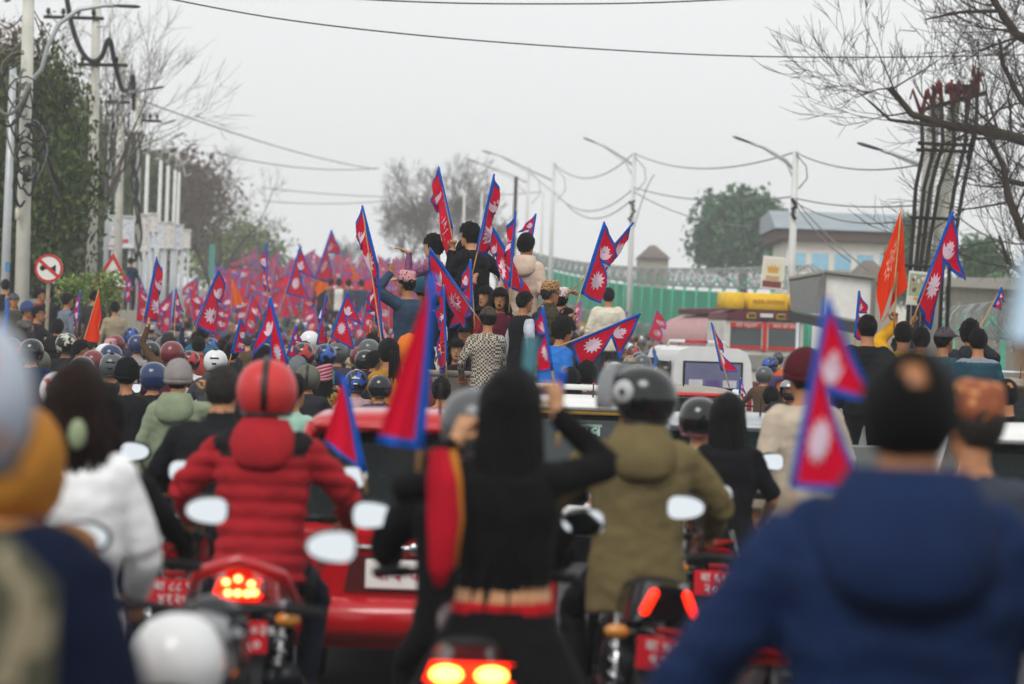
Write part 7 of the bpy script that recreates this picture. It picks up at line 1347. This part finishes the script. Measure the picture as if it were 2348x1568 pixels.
def add_crowd(x, y, zb=None):
    B, rd, P = rc.choice(CV if rc.random() < 0.5 else (CV[:7] if y > 45 else CV[7:])); jn, jc, _ = rc.choice(JP); r = rc.random(); s = rc.uniform(0.94, 1.06)
    face_to = rc.choice((0, 0, 0, 0, 0, rc.uniform(-70, 70), 180 + rc.uniform(-30, 30) if y > 40 else 0)) if not rd else rc.uniform(-8, 8)
    o = put_person(B, mset(jc, rc.choice(('23262e', '2a2a2e', '34302c', '1c2436')), skin=rc.choice((SKIN, SKIN2, SKIN3))), (x, y, zg(y) + PREGROUND if zb is None else zb), R(face_to), ''); o.scale = (s, s, s)
    if rd or r < 0.42:
        hn, hmm, _ = rc.choice(HP); helmet(o, B, hmm, rim=None if y > 60 else BLACKP); wn = hn + ' helmet'
    elif r < 0.5: wear(o, B, 'topi', rc.choice((TOPIP, TOPIG, TOPIW)), 'cap'); wear(o, B, 'short', HAIR, 'hair'); wn = 'patterned cap'
    elif r < 0.57: c_ = rc.choice(('2a2c30', '5b5f63', '7a2c30', '9a8d76')); wear(o, B, 'cap', cloth(c_), 'cap'); wear(o, B, 'short', HAIR, 'hair'); wn = {'2a2c30': 'black', '5b5f63': 'grey', '7a2c30': 'maroon', '9a8d76': 'khaki'}[c_] + ' cap'
    elif r < 0.63: wear(o, B, 'beanie', cloth('3a3d44'), 'cap'); wn = 'knitted cap'
    else: k = rc.choice(('short', 'short', 'thick', 'thick', 'long' if P.get('fem') else 'bob')); wear(o, B, k, rc.choice((HAIR, HAIR, HAIRG)), 'hair'); wn = {'short': 'short hair', 'thick': 'thick hair', 'long': 'long hair', 'bob': 'shoulder length hair'}[k]
    if abs(face_to) > 100: face(o, B)
    act = 'riding' if rd else ('raising an arm' if ('armR' in P or 'armL' in P) else 'walking')
    lab = 'person with %s and %s jacket %s %s' % (wn, jn, act, zone(x, y)); tag(o, lab, 'person', 'crowd ' + zone(x, y)); DESC.append((x, y, '%s and %s jacket' % (wn, jn)))
    if rd and y < 50:
        if used_bike[0] == 0: b = bike0
        else: b = copy_tree(bike0)
        used_bike[0] += 1; b.location = (x, y + 0.12, zg(y) + PREGROUND); b.rotation_euler = (0, 0, R(face_to)); tag(b, 'dark motorcycle ridden by the person with %s and %s jacket' % (wn, jn), 'motorcycle', 'motorcycles ridden in the crowd')
    return o
tries = 0; N_CROWD = 165
while len(placed) < N_CROWD and tries < 30000:
    tries += 1; y = 30 + (rc.random()**1.25)*62; lo = road_x(y, -4.7); hi = road_x(y, 12.2); x = rc.uniform(lo, hi)
    px = 1173 + x*FPX/y
    if px < -60 or px > 1960: continue
    if y < 38 and 880 < px < 2400: continue
    if px > 1380 and y < 40: continue
    if 1590 < px < 1880 and 54 < y < 78: continue
    if 1470 < px < 1740 and y < 51: continue
    sp = 0.62 if px < 1000 else 0.8
    if blocked(x, y) or any((x-a)**2 + (y-b)**2 < sp*sp for a, b in placed): continue
    placed.append((x, y)); add_crowd(x, y)
# onlookers packed on the pavement
k = 0; pv = []
while k < 26:
    y = rc.uniform(50, 84); x = rc.uniform(road_x(y, -7.2), road_x(y, -5.2)); px = 1173 + x*FPX/y
    if px < -40 or any((x-a)**2 + (y-b)**2 < 0.5 for a, b in pv) or blocked(x, y): continue
    pv.append((x, y)); add_crowd(x, y, zg(y) + 0.145); k += 1
# people packed between the truck and the green fence
k = 0
for t_ in range(4000):
    if k >= 26: break
    y = rc.uniform(39, 62); px = rc.uniform(1285, 1490); x = (px - 1173)*y/FPX
    if blocked(x, y) or any((x-a)**2 + (y-b)**2 < 0.36 for a, b in placed): continue
    placed.append((x, y)); add_crowd(x, y); k += 1
# far crowd and its flags: one mass each
rg = np.random.default_rng(5)
def lowpoly():
    mb = MB(); mb.tube([V((0, 0, 0)), V((0, 0, 0.85))], [0.1, 0.15], 6, 1); mb.tube([V((0, 0, 0.8)), V((0, 0, 1.1)), V((0, 0, 1.38)), V((0, 0, 1.46))], [0.17, 0.19, 0.21, 0.1], 8, 0); mb.ell((0, 0, 1.58), (0.085, 0.1, 0.12), 8, 6, 2)
    for s in (-1, 1): mb.tube([V((s*0.2, 0, 1.38)), V((s*0.27, 0.02, 1.1)), V((s*0.25, 0.12, 0.85))], [0.06, 0.05, 0.04], 5, 0)
    return mb
lp = lowpoly(); lv = np.array(lp.v); vs = []; fs = []; ms = []; off = 0
cols = [cloth(j[1]) for j in JC]; heads = [HAIR, HB, HG, HW, SKIN, HAIR]; smats = cols + heads + [cloth('23262e')]
pts = []
while len(pts) < 1500:
    y = 84 + (rc.random()**0.8)*125; x = rc.uniform(road_x(y, -4.6), road_x(y, 12)); 
    if any(abs(x-bx) < hw and by - 0.5 < y < by + ln for bx, by, hw, ln, rz in BOXES): continue
    pts.append((x, y))
for x, y in pts:
    a = rc.uniform(-0.4, 0.4); c_, s_ = math.cos(a), math.sin(a); s = rc.uniform(0.93, 1.06); v = lv*s; v = np.stack([v[:, 0]*c_ - v[:, 1]*s_ + x, v[:, 0]*s_ + v[:, 1]*c_ + y, v[:, 2] + zg(y)], 1)
    ci = JC.index(rc.choice(JP)); hi_ = len(cols) + rc.randrange(len(heads)); vs.append(v); fs += [tuple(i + off for i in f) for f in lp.f]; ms += [ci if m == 0 else (len(smats)-1 if m == 1 else hi_) for m in lp.m]; off += len(lv)
me = bpy.data.meshes.new('distant_crowd'); me.from_pydata(np.concatenate(vs).tolist(), [], fs); me.polygons.foreach_set('material_index', ms); me.polygons.foreach_set('use_smooth', [True]*len(fs))
for m in smats: me.materials.append(m)
tag(link('distant_crowd', me), 'dense mass of distant people filling the street to the crest', 'crowd', kind='stuff')
SF = [small_flag_mesh(i) for i in range(14)]
nfl = 0; USED = {}
for k in range(4000):
    if nfl >= 56: break
    y = 58 + (rc.random()**0.7)*46; x = rc.uniform(road_x(y, -4.4), road_x(y, 10)); px = 1173 + x*FPX/y
    if px < 200 or px > 1560 or (px > 1000 and rc.random() < 0.55): continue
    if blocked(x, y): continue
    fi = rc.randrange(14); o = link('flag', SF[fi]); s = rc.uniform(0.6, 1.0)*(0.75 if y < 55 else 1.0); o.scale = (s, s, s); o.location = (x, y, zg(y) + rc.uniform(1.15, 1.5)); o.rotation_euler = (rc.uniform(-0.15, 0.15), rc.uniform(-0.3, 0.3), rc.uniform(-0.5, 0.5)); nfl += 1
    dq = min(DESC, key=lambda q: (q[0]-x)**2 + (q[1]-y)**2 + 60*USED.get(q, 0)); USED[dq] = USED.get(dq, 0) + 1; dn = dq[2]; tag(o, 'small %s flag beside the person with %s' % ('spread' if random.Random(fi).uniform(0.35, 1.0) > 0.65 else 'furled', dn), 'flag', 'small flags waved in the crowd')
vs = []; fs = []; ms = []; off = 0; src = []
for me_ in SF:
    v = np.empty(len(me_.vertices)*3); me_.vertices.foreach_get('co', v); src.append((v.reshape(-1, 3), [tuple(p.vertices) for p in me_.polygons], [p.material_index for p in me_.polygons]))
for k in range(420):
    y = 98 + (rc.random()**0.7)*105; x = rc.uniform(road_x(y, -4.4), road_x(y, 9.5)); v, f, m = src[rc.randrange(14)]; s = rc.uniform(0.9, 1.45); a = rc.uniform(-0.6, 0.6); t = rc.uniform(-0.25, 0.25)
    w_ = v*s; w_ = np.stack([w_[:, 0]*math.cos(a) - w_[:, 1]*math.sin(a) + w_[:, 2]*t + x, w_[:, 0]*math.sin(a) + w_[:, 1]*math.cos(a) + y, w_[:, 2] + zg(y) + rc.uniform(1.1, 1.6)], 1)
    keep = rc.random() < 0.45; vs.append(w_); fs += [tuple(i + off for i in q) for q, mm in zip(f, m) if keep or mm != 2]; ms += [mm for mm in m if keep or mm != 2]; off += len(v)
me = bpy.data.meshes.new('distant_flags'); me.from_pydata(np.concatenate(vs).tolist(), [], fs); me.polygons.foreach_set('material_index', ms)
for m in (RED, BLUE, PINKW, BAMBOO): me.materials.append(m)
tag(link('distant_flags', me), 'sea of tiny red and blue flags over the distant crowd', 'flags', kind='stuff')
if used_bike[0] == 0: bpy.data.objects.remove(bike0)
# ------------------------------------------------------------------ the hazy winter air
mb = MB(); mb.box((0, 212, 14.5), (680, 504, 34)); hz = mb.build('haze', [], None); m = bpy.data.materials.new('haze_air'); m.use_nodes = True; n = m.node_tree
for q in list(n.nodes):
    if q.type == 'BSDF_PRINCIPLED': n.nodes.remove(q)
pv_ = n.nodes.new('ShaderNodeVolumePrincipled'); pv_.inputs['Density'].default_value = 0.0012; pv_.inputs['Color'].default_value = (0.985, 0.99, 1, 1); pv_.inputs['Anisotropy'].default_value = 0.0
out = [q for q in n.nodes if q.type == 'OUTPUT_MATERIAL'][0]; n.links.new(pv_.outputs[0], out.inputs['Volume']); hz.data.materials.append(m); tag(hz, 'pale haze in the winter air over the street', 'haze', kind='stuff')
print('OBJS', len(bpy.data.objects))
